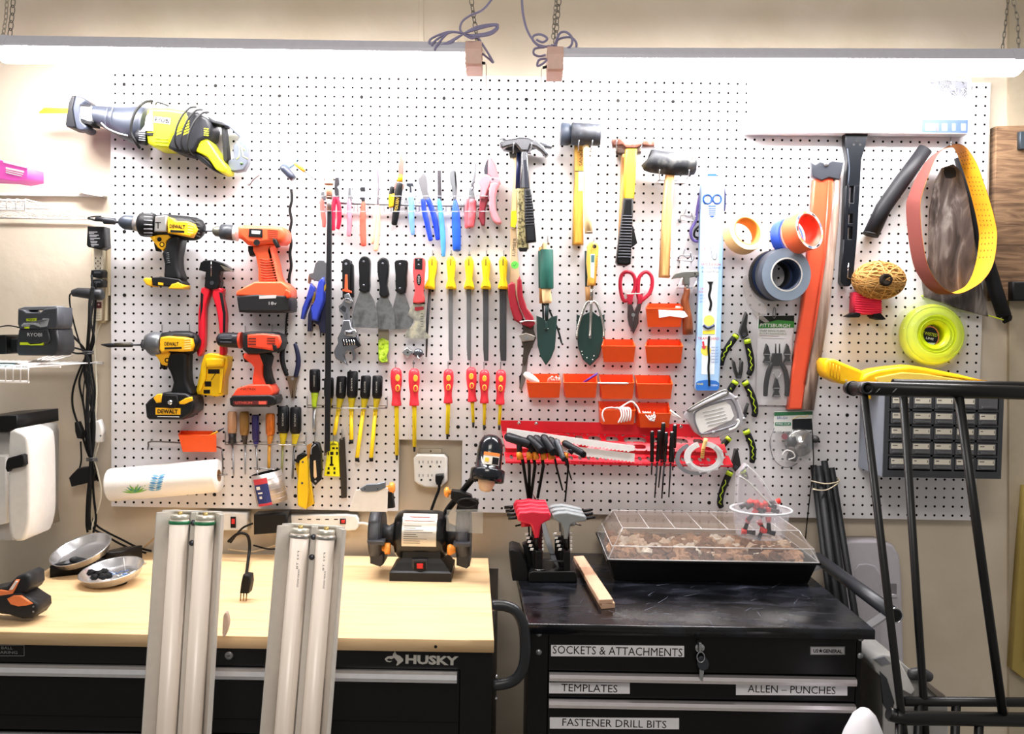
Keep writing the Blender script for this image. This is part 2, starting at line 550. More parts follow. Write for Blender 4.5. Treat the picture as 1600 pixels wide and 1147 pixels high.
t, *_ = shop_light('lit white shop light on chains at the upper left', 2, 62, 751, 73, .25, True, 'r')
b = t.p('pull_switch')
b.U([(752, 98), (758, 99)], 2.2, BLK, .25, sm=0)
b.U([(758, 99), (760, 104), (759.5, 130), (759, 162)], .5, M('#8b8577', 0.6), .25)
CORD = M('#8884a6', 0.45)
b = t.p('power_cord')
b.U([(776, -12, .25), (756, 14, .26), (735, 24, .27), (722, 34, .27), (719, 46, .27), (724, 54, .27)], 1.7, CORD, sm=6)
for k, (a1, a2, b1) in enumerate(((672, 62, 0), (676, 68, 3), (680, 76, 5))):
    b.U([(724, 52, .27 + k * .008), (700, 50 + k, .28), (a1, a2, .29 + k * .006), (678 + k * 4, 74 + k * 2, .29), (700, 66 + k * 2, .29), (724, 53, .285), (745, 42 + k * 2, .28),
         (770, 38 + k, .27), (778, 40 + k * 2, .27 + k * .006), (766, 50 + k * 2, .28), (740, 55 + k, .28), (724, 53, .27)], 1.7, CORD, sm=6)
b.U([(724, 53, .29), (736, 60, .30), (744, 58, .29), (749, 62, .28), (770, 96, .27), (764, 92, .26), (754, 84, .25)], 1.7, CORD, sm=6)
t, *_ = shop_light('lit white shop light on chains at the upper right', 857, 81, 1591, 83, .25, False, 'l')
b = t.p('pull_switch')
b.U([(855, 104), (848, 106)], 2.2, BLK, .25, sm=0)
b.U([(848, 106), (846, 112), (846, 140), (845, 164)], .5, M('#8b8577', 0.6), .25)
b = t.p('power_cord')
b.U([(815, -12, .25), (817, 20, .26), (824, 48, .27), (838, 68, .27), (856, 73, .27), (868, 70, .28)], 1.8, CORD, sm=6)
b.U([(866, 72, .27), (874, 53, .28), (884, 50, .29), (893, 58, .29), (893, 70, .29), (883, 77, .28), (870, 74, .27), (872, 62, .26), (890, 58, .25), (900, 66, .25), (899, 76, .26), (890, 80, .26)], 1.8, CORD, sm=6)
b.U([(858, 72, .28), (845, 73, .29), (833, 64, .29), (834, 56, .28), (845, 54, .28), (855, 60, .28), (848, 66, .29), (838, 62, .29)], 1.8, CORD, sm=6)
b.U([(862, 70, .28), (862, 84, .29), (850, 98, .29), (840, 103, .28), (842, 94, .28), (852, 92, .27), (856, 96, .26)], 1.8, CORD, sm=6)
b.U([(850, 74, .28), (836, 76, .29), (834, 84, .29), (842, 88, .28), (852, 86, .27)], 1.8, CORD, sm=6)

def chain(label, pts, d, step, wpx, mat=M('#6c685f', 0.45, 0.8), group='lamp chains'):
    t = T('chain', label, 'chain', group)
    P = [V(x, y, d) for x, y in pts]
    # resample
    seg = []
    for a, c in zip(P, P[1:]):
        n = max(1, round((c - a).length / (step * S(d))))
        seg += [a.lerp(c, k / n) for k in range(n)]
    seg.append(P[-1])
    for i in range(len(seg) - 1):
        a, c = seg[i], seg[i + 1]
        m = (a + c) / 2; ax = (c - a).normalized()
        u = ax.cross(Vector((0, 1, 0))).normalized()
        sd = u if i % 2 else (Vector((0, 1, 0)) * .75 + u * .65).normalized()
        hl, hw = (c - a).length * .66, wpx * S(d)
        t.me.rings([m + ax * (hl * math.sin(q)) + sd * (hw * math.cos(q)) for q in [2 * math.pi * k / 12 for k in range(12)]], .75 * S(d), mat, 5, closed=True)
chain('dark steel chain holding the left end of the left shop light', [(22, -14), (19, 22), (15, 58)], .25, 11, 3.2)
chain('thin pale chain hanging slack at the left end of the left shop light', [(12, -14), (9, 30), (4, 60)], .22, 8, 2.2, M('#a39b8c', 0.5, 0.6))
chain('steel chain holding the right end of the left shop light', [(735, -12), (739, 18), (743, 44), (746, 70)], .25, 10, 3.0)
chain('steel chain holding the left end of the right shop light', [(875, -12), (871, 28), (867, 80)], .25, 10, 3.0)
chain('thin slack chain beside the left hanger of the right shop light', [(870, -12), (866, 30), (864, 60)], .235, 7, 2.2, M('#8d887d', 0.5, 0.6))
chain('steel chain slanting to the right end of the right shop light', [(1580, -12), (1590, 30), (1592, 78)], .25, 10, 2.8, M('#9b958b', 0.45, 0.8))
chain('thin chain hanging straight near the right end of the right shop light', [(1576, -12), (1571, 40), (1566, 78)], .25, 9, 2.0, M('#8d887d', 0.5, 0.8))

# ================================================================== workbench
ZB = V(763, 872, .03).z
bFR, bBR, bFL, bBL = G(772, 1001, ZB), G(763, 872, ZB), G(-82, 985, ZB), G(108, 867, ZB)
bFL.y = bFR.y = -.704; bBR.y = bBL.y = -.03
def bench():
    t = T('workbench', 'black tool chest workbench with a pale wooden top', 'workbench')
    up = Vector((0, 0, 1))
    wood = ramp_mat('bench_wood', [(0.25, '#dcb07a'), (0.5, '#efcd9e'), (0.75, '#e2bb88')], 3, (1.2, 14, 14), 0.42, 5, dist=0.4)
    b = t.p('worktop')
    b.poly([bFL, bFR, bBR, bBL], (0, 0, -1), .027, wood, .002)
    b.rev(Vector((G(679, 1006, ZB).x, bFR.y - .0005, ZB - .016)), (0, -1, 0), [(.0035, 0), (0, .0006)], INK, 8)
    x0, x1 = bFL.x + .012, bFR.x - .004
    yf = bFR.y + .012
    body = t.p('body')
    pb = M('#0d0d0f', 0.38, bump=0.03)
    body.wbox((x0, yf + .012, .12), (x1, bBR.y - .01, ZB - .027), pb)
    body.wbox((x0, yf, .12), (x0 + .035, yf + .012, ZB - .027), pb)
    body.wbox((x1 - .066, yf, .12), (x1, yf + .012, ZB - .027), pb)
    xm = G(300, 1040, ZB - .1).x
    xl, xr = x0 + .037, x1 - .068
    def hz(py): return V(640, py, -yf).z
    body.wbox((x0 + .035, yf, hz(1045)), (x1 - .066, yf + .012, ZB - .027), pb)
    rows = [(1046, 1150), (1153, 1235), (1238, 1320)]
    silver = M('#e4e5ea', 0.34, 0.8)
    df = M('#0b0b0d', 0.35)
    for zt, zb_ in [(hz(a), hz(c)) for a, c in rows]:
        for xa, xb in ((xl, xm - .002), (xm + .002, xr)):
            dr = t.p('drawer')
            dr.poly([Vector((xa, yf - .002, zb_)), Vector((xb, yf - .002, zb_)), Vector((xb, yf - .002, zt)), Vector((xa, yf - .002, zt))], (0, 1, 0), .012, df, .002)
            dr.wbox((xa, yf - .0035, zb_ + .028), (xb, yf - .0019, zb_ + .0305), df) if zt == hz(1046) else None
            h = dr.sub('handle', 'bright silver rail handle')
            zz = zt - .013
            n = 7
            # rolled lip: quarter tube along the drawer's top edge
            pr = [(-.002, .012), (-.010, .013), (-.018, .009), (-.021, .0), (-.018, -.008), (-.002, -.011)]
            vs = [Vector((xa + .004, yf + p, zz + q)) for p, q in pr] + [Vector((xb - .004, yf + p, zz + q)) for p, q in pr]
            k = len(pr)
            h.add(vs, [[i, i + 1, k + i + 1, k + i] for i in range(k - 1)] + [list(range(k)), list(range(k, 2 * k))[::-1]], silver)
    # maker's badge, lettering and lock
    bd = -yf + .0006
    b = t.p('logo', 'silver dog head emblem and lettering')
    sm = M('#c8c6c0', 0.35, 0.6)
    b.X('HUSKY', 675, 1031.5, bd, 15, sm, 84, 1, bold=.045)
    k = S(bd)
    def fl(pts): b.S([(601 + x, 1018 + y) for x, y in pts], bd - .0004, bd, sm)
    fl([(13, 4), (16, 0), (19, 5), (24, 7), (29, 12), (29, 15), (20, 22), (18, 22), (20, 16), (16, 11), (12, 9)])
    fl([(0, 12), (4, 8), (11, 7), (15, 10), (11, 12), (6, 11), (3, 13), (6, 15), (12, 15), (8, 17), (3, 16)])
    b = t.p('badge', 'small framed ball bearing badge')
    gm = M('#8b8b8b', 0.5, 0.4)
    b.X('BALL', 11, 1012.5, bd, 4.4, gm, 18, 0)
    b.X('BEARING', 9, 1019.5, bd, 4.4, gm, 37, 0)
    for q in ((-22, 1008, 38, 1008.7), (-22, 1024.6, 38, 1025.3), (37.4, 1008, 38, 1025.3)): b.box(*q, bd - .0004, bd, gm, 0)
    b = t.p('lock')
    b.R(357, 1025, [(7, -yf), (7, -yf + .004), (5.5, -yf + .006), (0, -yf + .006)], M('#8f9094', 0.3, 0.9))
    b.box(355, 1024.4, 359, 1025.6, -yf + .006, -yf + .0063, INK, 0)
    # side push handle
    b = t.p('push_handle', 'black bent tube push handle')
    hx = bFR.x
    P = [V(769, 946, .69), V(790, 947, .69), V(808, 957, .692), V(819, 985, .694), V(820, 1030, .694), V(812, 1054, .692), V(797, 1066, .69), V(772, 1071, .69)]
    P = [Vector(q) for q in cr([tuple(q) for q in P], 5)]
    b.rings(P, .0115, M('#26282c', 0.35, 0.2), 14)
    for q in ((P[-1] + Vector((.004, -.012, .024))), (P[-1] + Vector((.004, -.012, -.022)))):
        b.rev(q, (1, 0, -.2), [(.004, 0), (.004, .003), (0, .004)], STL, 8)
    # casters
    for cx in (x0 + .08, x1 - .08):
        for cy in (yf + .09, bBR.y - .08):
            c = t.p('caster')
            c.rev(Vector((cx - .015, cy, .06)), (1, 0, 0), [(0, 0), (.058, .0), (.06, .004), (.06, .026), (.058, .03), (0, .03)], RUB)
            c.wbox((cx - .03, cy - .03, .1), (cx + .03, cy + .03, .121), DSTL)
bench()

# ================================================================== tool cart
ZK = V(797, 862, .06).z
kFL, kFR = G(824, 977, ZK), G(1367, 983, ZK)
kFL.y = kFR.y = -.676
kBL = Vector((kFL.x - .035, -.06, ZK)); kBR = Vector((kFR.x - .0, -.06, ZK))
def cart():
    t = T('tool_cart', 'black steel drawer cart with scuffed top and printed labels', 'tool cart')
    scuff = ramp_mat('scuffed_black_top', [(0.4, '#090a0d'), (0.56, '#12141a'), (0.68, '#20232d'), (0.8, '#4b5060')], 9, (1.0, 2.2, 1), 0.12, 12, dist=.6, rough2=0.36)
    b = t.p('top', 'scuffed glossy black lid')
    b.poly([kFL, kFR, kBR, kBL], (0, 0, -1), .022, scuff, .0035)
    for k in range(46):        # scratches worn into the lid
        cx = random.uniform(kFL.x + .06, kFR.x - .06); cy = random.uniform(kFL.y + .03, kFL.y + .36); a = random.gauss(.1, .6); L_ = random.uniform(.01, .07)
        e = Vector((math.cos(a), math.sin(a), 0)) * L_; w_ = Vector((-math.sin(a), math.cos(a), 0)) * random.uniform(.0002, .0007)
        o = Vector((cx, cy, ZK + .0003)); q = o + e * .6 + w_ * random.uniform(-8, 8)
        b.add([o - w_, q - w_ * .5, o + e, q + w_ * .5, o + w_], [[0, 1, 2, 3, 4]], M('#6d7284', .5))
    pb = M('#08080a', 0.35, bump=0.03)
    x0, x1 = kFL.x + .004, kFR.x - .022
    yf = kFL.y + .014
    body = t.p('body')
    body.wbox((x0, yf + .014, .13), (x1, -.07, ZK - .022), pb)
    xa, xb = V(857, 1030, -yf).x, V(1337, 1030, -yf).x
    body.wbox((x0, yf, .13), (xa - .002, yf + .014, ZK - .022), pb)
    body.wbox((xb + .002, yf, .13), (x1, yf + .014, ZK - .022), pb)
    body.wbox((xa - .002, yf, ZK - .031), (xb + .002, yf + .014, ZK - .022), pb)
    hz = lambda py: V(1000, py, -yf).z
    al = M('#e2dcdf', 0.34, 0.85)
    lab = M('#dcdbe0', 0.5)
    wide = lambda b, x0_, y0_, x1_, y1_, txt, h, w: (b.S([(x0_, y0_), (x1_, y0_ + (x1_ - x0_) * .006), (x1_, y1_ + (x1_ - x0_) * .006), (x0_, y1_)], -yf + .0025, -yf + .0031, lab),
                                                     b.X(txt, (x0_ + x1_) / 2, (y0_ + y1_) / 2 + (x1_ - x0_) * .003, -yf + .0034, h, INK, w, .35))
    rows = [(991, 1049.5, 0, [(861, 1008, 1069, 1025.5, 'SOCKETS & ATTACHMENTS', 13, 205)]),
            (1051.5, 1091, 1, [(858, 1066.5, 984, 1083.5, 'TEMPLATES', 12, 89), (1150, 1068, 1324, 1086, 'ALLEN \u2013 PUNCHES', 12, 139)]),
            (1093, 1150, 1, [(859, 1121, 1061, 1138.5, 'FASTENER DRILL BITS', 12, 165)]),
            (1152, 1235, 1, []), (1237, 1330, 1, [])]
    for y0, y1, hd, labs in rows:
        dr = t.p('drawer')
        za, zb_ = hz(y0), hz(y1)
        dr.poly([Vector((xa, yf - .002, zb_)), Vector((xb, yf - .002, zb_)), Vector((xb, yf - .002, za)), Vector((xa, yf - .002, za))], (0, 1, 0), .014, pb, .002)
        if hd:
            h = dr.sub('handle', 'bright aluminium rail handle')
            zz = za - .009
            pr = [(-.002, .009), (-.008, .010), (-.016, .008), (-.018, .001), (-.016, -.006), (-.008, -.008), (-.002, -.007)]
            k = len(pr)
            vs = [Vector((xa + .002, yf + p, zz + q)) for p, q in pr] + [Vector((xb - .002, yf + p, zz + q)) for p, q in pr]
            h.add(vs, [[i, i + 1, k + i + 1, k + i] for i in range(k - 1)] + [list(range(k)), list(range(k, 2 * k))[::-1]], al)
        for q in labs:
            l = dr.sub('label', 'white printed drawer label')
            wide(l, *q)
    b = t.p('nameplate', 'silver lettered nameplate')
    b.box(1266, 1010.5, 1320.5, 1023.5, -yf + .001, -yf + .003, M('#9a9a9c', 0.35, 0.8), 0.5)
    b.box(1268, 1012, 1318.5, 1022, -yf + .003, -yf + .0034, M('#c2c2c4', 0.35, 0.8), 0)
    b.X('US\u2605GENERAL', 1293.5, 1017, -yf + .0038, 8, INK, 46, .3, bold=.03)
    for q in ((842, 991), (842, 1020), (1346, 998), (1345, 1025.5)):
        b = t.p('screw'); b.R(*q, [(5, -yf), (4.4, -yf + .002), (0, -yf + .003)], M('#8d8f93', 0.35, 0.8), 14)
    b = t.p('lock')
    b.R(1094, 1013, [(8, -yf + .002), (8, -yf + .005), (6, -yf + .007), (0, -yf + .007)], M('#b9bbbf', 0.25, 1.0))
    key = b.sub('key', 'key with black bow left in the lock')
    key.box(1092.5, 1005, 1096, 1020, -yf + .007, -yf + .028, STL, .5)
    key.U([(1095 + 6 * math.cos(q), 1027 + 8 * math.sin(q), -yf + .026) for q in [k * math.pi / 6 for k in range(12)]], .9, STL, closed=True, sm=2)
    key.S([(1091, 1029), (1097, 1026), (1105, 1030), (1108, 1038), (1105, 1046), (1096, 1048), (1090, 1040)], -yf + .018, -yf + .023, M('#2a2f36', 0.4), 1.2, sm=3)
    key.S([(1093, 1046), (1100, 1047), (1098, 1066), (1093, 1060)], -yf + .019, -yf + .021, STL, .3)
    b = t.p('side_handle', 'black tube handle with chrome end ring on side brackets')
    A, C = V(1277, 872, .13), V(1399, 962, .66)
    b.rings([A, C], .0155, M('#2d2f35', 0.4, 0.2), 20)
    ax = (C - A).normalized()
    b.rev(C, ax, [(.0165, -.004), (.0165, .001), (.0145, .001), (.0145, -.0005), (0, -.0005)], CHR, 20)
    b.rev(C, ax, [(.0143, -.0002), (0, .001)], RUB, 20)
    for q in (C - ax * .03, A + ax * .06):
        e = Vector((kFR.x - .004, q.y, ZK - .012))
        b.poly([e + Vector((0, -.016, .0)), e + Vector((0, .016, .0)), q + Vector((-.008, .016, -.004)), q + Vector((-.008, -.016, -.004))], (0, 0, -1), .004, STL, 0)
    for cx in (x0 + .06, x1 - .06):
        for cy in (yf + .07, -.14):
            c = t.p('caster')
            c.rev(Vector((cx - .015, cy, .062)), (1, 0, 0), [(0, 0), (.058, 0), (.062, .004), (.062, .026), (.058, .03), (0, .03)], RUB)
            c.wbox((cx - .03, cy - .03, .1), (cx + .03, cy + .03, .131), DSTL)
cart()
# ================================================================== left of the pegboard
FB = BOARD + .0006
def txt(b, *a, **k): b.X(*a, **k)

# upper wire shelf, overexposed
SHW = M('#eeeceb', 0.4)
def wire_shelf(name_label, pts, d0, d1, lip, n, z):
    """pts: front edge pixels (left, right) at d1; white wires run from the wall to a front lip"""
    t = T('wire_shelf', name_label, 'shelf', 'white wire shelves on the left wall')
    A, C = V(pts[0], z, d1), V(pts[1], z, d1)
    b = t.p('wire_mesh')
    x0, x1 = A.x, C.x
    for y, zz in ((-.012, A.z), (-(d0 + d1) / 2, A.z), (-d1, A.z), (-d1, A.z - lip)):
        b.rings([Vector((x0, y, zz)), Vector((x1, y, zz))], .0032, SHW, 8)
    for k in range(n + 1):
        x = x0 + (x1 - x0) * k / n
        b.rings([Vector((x, -.012, A.z + .004)), Vector((x, -d1, A.z + .004)), Vector((x, -d1 - .003, A.z)), Vector((x, -d1 - .003, A.z - lip))], .0016, SHW, 6)
    return t, A.z + .0056
_t, ZUP = wire_shelf('upper white wire shelf in the glare at the left edge', (-160, 40), .1, .36, .022, 14, 311)
b = _t.p('bracket')
b.S([(118, 297), (144, 297), (146, 301), (160, 304), (160, 308), (146, 306), (130, 303)], .0005, .03, M('#cfcac6', 0.5), 1)
b.S([(-140, 300), (150, 303), (150, 307), (-140, 304)], .0005, .012, SHW, .5)
t = T('small_box', 'pink printed carton standing on the upper wire shelf', 'box')
PK = M('#ef5fc4', 0.5)
def iso_box(b, fr, d, depth, mat, bev=.8):  # front outline traced at depth d, extruded back
    b.S(fr, d - depth, d, mat, bev)
iso_box(t.me, [(-40, 240), (2, 250), (43, 261), (43, 279), (22, 283), (3, 280), (-40, 278)], .22, .08, PK)
for q in ((9, 263, 37, 266), (9, 267.5, 36, 269), (9, 270.5, 34, 272)):
    t.me.S([(q[0], q[1] - 2), (q[2], q[1] + 4), (q[2], q[3] + 4), (q[0], q[3] - 2)], .2205, .221, WHT)
t.me.S([(5, 251.5), (42, 261.5), (42, 263), (5, 254)], .2205, .221, WHT)

_t, ZLO = wire_shelf('lower white wire shelf carrying the black battery charger', (-190, 45), .1, .40, .031, 20, 573)
b = _t.parts[0]
for k in range(4):                                    # end wires slant back to the wall
    b.rings([V(26 + k * 5, 573, .40), V(86 + k * 9, 553 + k * .8, .02)], .0022, SHW, 6)
b = T('paper_sheet', 'pale blue and white paper lying on the lower wire shelf', 'paper').me
b.poly([Vector((V(-20, 560, .36).x, -.38, ZLO + .001)), Vector((V(26, 560, .36).x, -.38, ZLO + .001)), Vector((V(28, 560, .2).x, -.2, ZLO + .001)), Vector((V(-20, 560, .2).x, -.2, ZLO + .001))], (0, 0, -1), .001, M('#b9dce8', 0.6))

# battery charger with a battery pushed in on top
cd_ = .30
t = T('battery_charger', 'black battery charger with a dark grey battery pack, on the wire shelf', 'charger')
DG = M('#3a3d44', 0.45); DG2 = M('#202227', 0.5)
b = t.p('charger_base')
b.S([(29, 515), (88, 513), (92, 535), (92, 548), (85, 556), (28, 555.5), (25, 548), (25, 535)], .22, cd_, DG2, 3)
b.S([(29, 515), (75, 514), (78, 531), (75, 537), (30, 536), (27, 532)], cd_, cd_ + .006, DG2, 2)
l = b.sub('lettering')
l.X('RYOBI', 54, 523, cd_ + .0067, 5.5, M('#c7c9cc', 0.5), 23, 0)
l.S([(31, 535), (43, 535), (46, 539), (31, 539)], cd_ + .0005, cd_ + .007, M('#c2d40a', 0.5))
l.S([(46, 538.5), (64, 537), (68, 535), (66, 539.5), (46, 539.7)], cd_ + .0005, cd_ + .007, M('#c2d40a', 0.5))
b = t.p('battery_pack')
b.S([(27.5, 483), (36, 484), (41, 488), (63, 488), (68, 483), (90, 480), (90.5, 505), (88, 514), (30, 515), (27, 506)], .23, cd_ + .004, DG, 2.5)
b.S([(28, 483), (38, 479), (86, 478), (90, 480), (68, 484), (36, 485)], .235, .28, M('#83868c', 0.4), 1)
b.S([(33, 508), (37, 504.5), (60, 504.5), (64, 509), (73, 509.5), (76, 498), (67, 498), (66, 501), (74, 501), (70, 510.5), (62, 511.5), (57, 507), (38, 507), (34, 511)], cd_ + .004, cd_ + .007, M('#a9adb3', 0.4), .5)
l = b.sub('lettering')
l.S([(41, 498), (57, 497), (57, 502), (41, 502)], cd_ + .0045, cd_ + .005, M('#b9cc10', 0.5))
l.S([(38, 510), (46, 510), (46, 513.5), (38, 513.5)], cd_ + .0045, cd_ + .005, M('#c2d40a', 0.5))
l.X('40V', 49, 499.5, cd_ + .0055, 3, INK, 11, 0)
t = T('charger_box', 'black boxy charger cut off at the left edge of the lower shelf', 'charger')
t.me.S([(-22, 524), (8, 523), (10, 527), (10, 552), (4, 553.5), (-22, 553.5)], .2, .3, BLK, 1.5)
b = t.p('plug')
b.S([(11, 532), (16, 529), (26, 530), (27, 536), (26, 546), (15, 551), (11, 548)], .24, .28, RUB, 2)

# cream batten with a power strip screwed on it
t = T('wooden_batten', 'cream painted batten standing on the wall beside the pegboard', 'batten')
t.me.S([(160, 352), (172, 350), (173.5, 420), (168, 470), (168, 500), (158, 505), (146, 505), (143, 380)], .0005, .022, M('#e9dcc0', 0.6), 1)
t.me.S([(166, 350), (173, 349), (174, 405), (172, 462), (168, 462)], .022, .028, M('#e2d2b2', 0.6), .6)
t = T('power_strip', 'upright cream power strip on the batten, full of black plugs', 'power strip')
CRM = M('#e4dcc8', 0.45)
t.me.S([(146, 372), (160, 372), (158, 500), (143.5, 503)], .0225, .046, CRM, 2)
for y in (402, 410, 418):
    t.me.box(149, y, 150.2, y + 3, .0461, .0464, INK, 0); t.me.box(156, y, 157.2, y + 3, .0461, .0464, INK, 0); t.me.disc(153, y + 6, 1, .0464, INK, 8)
for y in (489, 493, 497): t.me.box(144.5, y, 157, y + .6, .0461, .0464, M('#a69c86', 0.6), 0)
b = t.p('switch', 'dark red rocker switch'); b.box(145, 472, 157.5, 481.5, .046, .051, M('#54141a', 0.35), 1)
b.disc(154, 476, 1.5, .0514, M('#e8c8c0', 0.4), 8)
t = T('power_adapter', 'black cube power adapter with white print, topmost on the power strip', 'adapter')
t.me.S([(136, 353), (162, 354), (163, 386), (156, 390), (137, 386), (134.5, 383)], .0465, .085, BLK, 2.5)
for k in range(5):
    t.me.box(139 + k * .8, 362 + k * 5, 152 + (k % 3) * 2, 363.1 + k * 5, .085, .0853, M('#9a9ca0', 0.6), 0)
    t.me.box(139 + k, 364.2 + k * 5, 147 + (k % 2) * 4, 365 + k * 5, .085, .0853, M('#9a9ca0', 0.6), 0)
for k, (y0, y1) in enumerate(((421, 434), (436, 449))):
    t = T('plug', ('upper' if k == 0 else 'lower') + ' of two square black plugs in the middle of the power strip', 'plug', 'black plugs on the power strip')
    t.me.S([(142, y0 + 1), (158, y0), (160, y0 + 3), (159, y1 - 1), (150, y1), (141, y1 - 2)], .0465, .078, BLK, 1.6)
    t.me.box(147, y0 + 3, 157, y0 + 6, .078, .0785, M('#3c3f44', 0.4), 0)
t = T('power_adapter', 'black barrel shaped adapter lying sideways on the power strip', 'adapter')
t.me.L([(114, 458, 5.5), (122, 457, 7.5), (138, 458.5, 8.5), (150, 460, 9), (159, 460, 9)], M('#25272b', 0.4), .075, 16, rnd=.35)

# cords running down the wall: each cord its own thing, tied twice
def cord(label, pts, r=1.7, mat=RUB, grp='black cords hanging down the wall'):
    t = T('power_cable', label, 'cable', grp)
    t.me.U(pts, r, mat, sm=6)
    return t
C0 = [
 ('black cord curving from the barrel adapter into the bundle', [(113, 458, .074), (109, 462, .06), (110, 480, .05), (118, 515, .045), (128, 545, .045), (134, 553, .045)], 1.3),
 ('thick black cord forming the front of the bundle', [(145, 448, .107), (141, 470, .107), (140, 500, .105), (138, 530, .09), (136, 552, .06), (132, 575, .05), (138, 610, .045), (146, 650, .045), (146, 690, .045), (142, 720, .045), (141, 760, .04), (139, 800, .04), (140, 828, .04)], 2.8),
 ('black cord bowing out furthest left below the shelf', [(138, 552, .045), (126, 574, .042), (115, 605, .04), (113, 630, .04), (118, 652, .04), (126, 672, .035), (136, 705, .035), (143, 720, .035), (148, 735, .03), (154, 752, .03)], 1.7),
 ('black cord second from the left in the bundle', [(139, 552, .05), (128, 580, .048), (124, 600, .045), (130, 630, .045), (134, 660, .045), (135, 690, .045), (143, 718, .04), (150, 730, .04), (155, 752, .04)], 1.7),
 ('black cord bulging right of the bundle', [(143, 430, .09), (146, 470, .09), (142, 500, .09), (147, 530, .08), (142, 552, .075), (144, 580, .05), (148, 610, .05), (146, 640, .05), (140, 680, .05), (143, 718, .05), (137, 770, .045), (135, 815, .045), (137, 832, .045)], 1.7),
 ('black cord running straight down the bundle', [(150, 440, .079), (149, 480, .07), (146, 520, .06), (140, 552, .07), (140, 600, .055), (143, 640, .055), (142, 690, .055), (144, 718, .055), (146, 770, .05), (150, 810, .05), (146, 832, .05)], 1.8),
 ('black cord from the charger top reaching the bundle', [(90, 512, .21), (103, 516, .16), (120, 530, .1), (132, 551, .06), (134, 580, .045), (130, 620, .05), (136, 670, .052)], 1.0),
 ('black cord from the charger side reaching the bundle', [(90, 520, .2), (106, 522, .15), (124, 536, .1), (134, 551, .075), (137, 585, .06), (135, 640, .06), (138, 690, .06), (144, 718, .06)], 1.4),
 ('black cord leaving the charger base above the wire shelf', [(91, 544, .24), (104, 542, .2), (122, 545, .13), (133, 551, .08), (139, 575, .065), (145, 620, .065), (138, 665, .065), (144, 719, .065)], 1.5),
 ('black cord sagging from the charger base over the shelf end', [(88, 546, .24), (100, 547, .2), (118, 552, .14), (136, 556, .09), (141, 590, .075), (138, 640, .07), (143, 719, .07)], 1.5),
 ('black cord crossing to the right along the wall foot', [(138, 800, .03), (150, 820, .03), (168, 832, .03), (190, 843, .03), (214, 855, .035), (236, 861, .05)], 1.7),
 ('black cord trailing below the other along the wall foot', [(137, 805, .045), (146, 826, .045), (164, 836, .045), (184, 848, .045), (206, 858, .05), (228, 864, .06)], 1.7),
 ('black cord from the left charger to the battery charger', [(-10, 513, .3), (10, 509, .3), (22, 510, .29), (30, 512, .27)], 1.0),
]
_lay = {1: .068, 2: .028, 3: .037, 4: .056, 5: .046, 6: .079, 7: .088, 8: .097, 9: .106}
for i, (l, p, r) in enumerate(C0):
    if i in _lay: p = [(x, y, _lay[i] if y >= 552 else max(dd, 0)) for x, y, dd in p]
    cord(l, p, r)
WC = M('#d9d4c2', 0.5)
cord('cream flat cord running down the middle of the bundle', [(150, 495, .03), (149, 520, .03), (141, 560, .035), (137, 600, .03), (141, 650, .03), (144, 718, .045), (143, 780, .035), (141, 830, .035)], 2.4, WC, 'pale cords hanging down the wall')
cord('white lamp cord with the inline switch on it', [(158, 505, .01), (153, 520, .012), (148, 545, .02), (151, 600, .03), (150, 640, .04), (150, 656, .045), (154, 690, .045), (148, 716, .05), (152, 735, .05), (158, 765, .045), (155, 790, .045), (146, 815, .045), (142, 834, .05)], 1.4, WC, 'pale cords hanging down the wall')
t = T('inline_switch', 'white rocker switch hanging on the white lamp cord', 'switch')
t.me.S([(144, 660), (155, 656), (160, 673), (158, 691), (148, 693), (145, 680)], .045, .065, WHT, 2.5); t.me.disc(157, 681, 1.5, .0655, GRY, 8)
t = T('inline_box', 'narrow black inline block on the left of the cord bundle', 'adapter')
t.me.S([(116, 660), (121, 659), (128, 676), (127, 686), (120, 685), (117, 675)], .045, .065, RUB, 1.5)
t = T('power_adapter', 'black plug adapter dangling low beside the cord bundle', 'adapter')
t.me.S([(121, 732), (139, 730), (144, 735), (144, 753), (128, 757), (111, 761), (107, 747), (112, 741)], .02, .055, BLK, 2)
t.me.U([(126, 690, .04), (127, 718, .04), (124, 733, .04)], 1.3, RUB)
for l, c in (('upper black tie wrapped round the cord bundle', (131, 549, 144, 553)), ('lower black tie wrapped round the cord bundle', (136, 716, 151, 720))):
    t = T('cable_tie', l, 'cable tie')
    cx, cy = (c[0] + c[2]) / 2, (c[1] + c[3]) / 2
    for k in (-1.5, 1.5): t.me.U([(cx + 8 * math.cos(q), cy + k, .068 + .05 * math.sin(q)) for q in [i * math.pi / 8 for i in range(16)]], 1.3, M('#3a3c40', 0.5), closed=True, sm=0)

# white plastic case hanging at the far left
t = T('plastic_case', 'white rounded plastic case with a black latch at the left edge', 'case')
wp = M('#e6e4e0', 0.4)
b = t.p('side_panel')
b.S([(14, 675), (30, 674), (40, 680), (44, 690), (46, 730), (46.5, 790), (45, 820), (38, 842), (30, 846), (20, 844), (15, 832), (12, 800), (12, 730)], .30, .42, wp, 5, sm=2)
b = t.p('shell')
b.S([(-40, 676), (14, 675), (18, 690), (17, 820), (20, 845), (-40, 845)], .06, .295, M('#b9b7b4', 0.5), 3)
b.S([(-40, 712), (9, 712), (10, 818), (-40, 830)], .295, .32, wp, 2)
b = t.p('latch', 'black latch')
b.S([(12, 716), (33, 710), (37, 712), (38, 726), (34, 730), (14, 734), (11, 738), (8, 732), (9, 722)], .42, .437, RUB, 2)
t = T('shelf_box', 'black box resting on top of the white plastic case', 'box')
t.me.S([(-40, 653), (0, 650), (26, 649), (27, 670), (8, 673), (-40, 674)], .15, .35, BLK, 1.5)
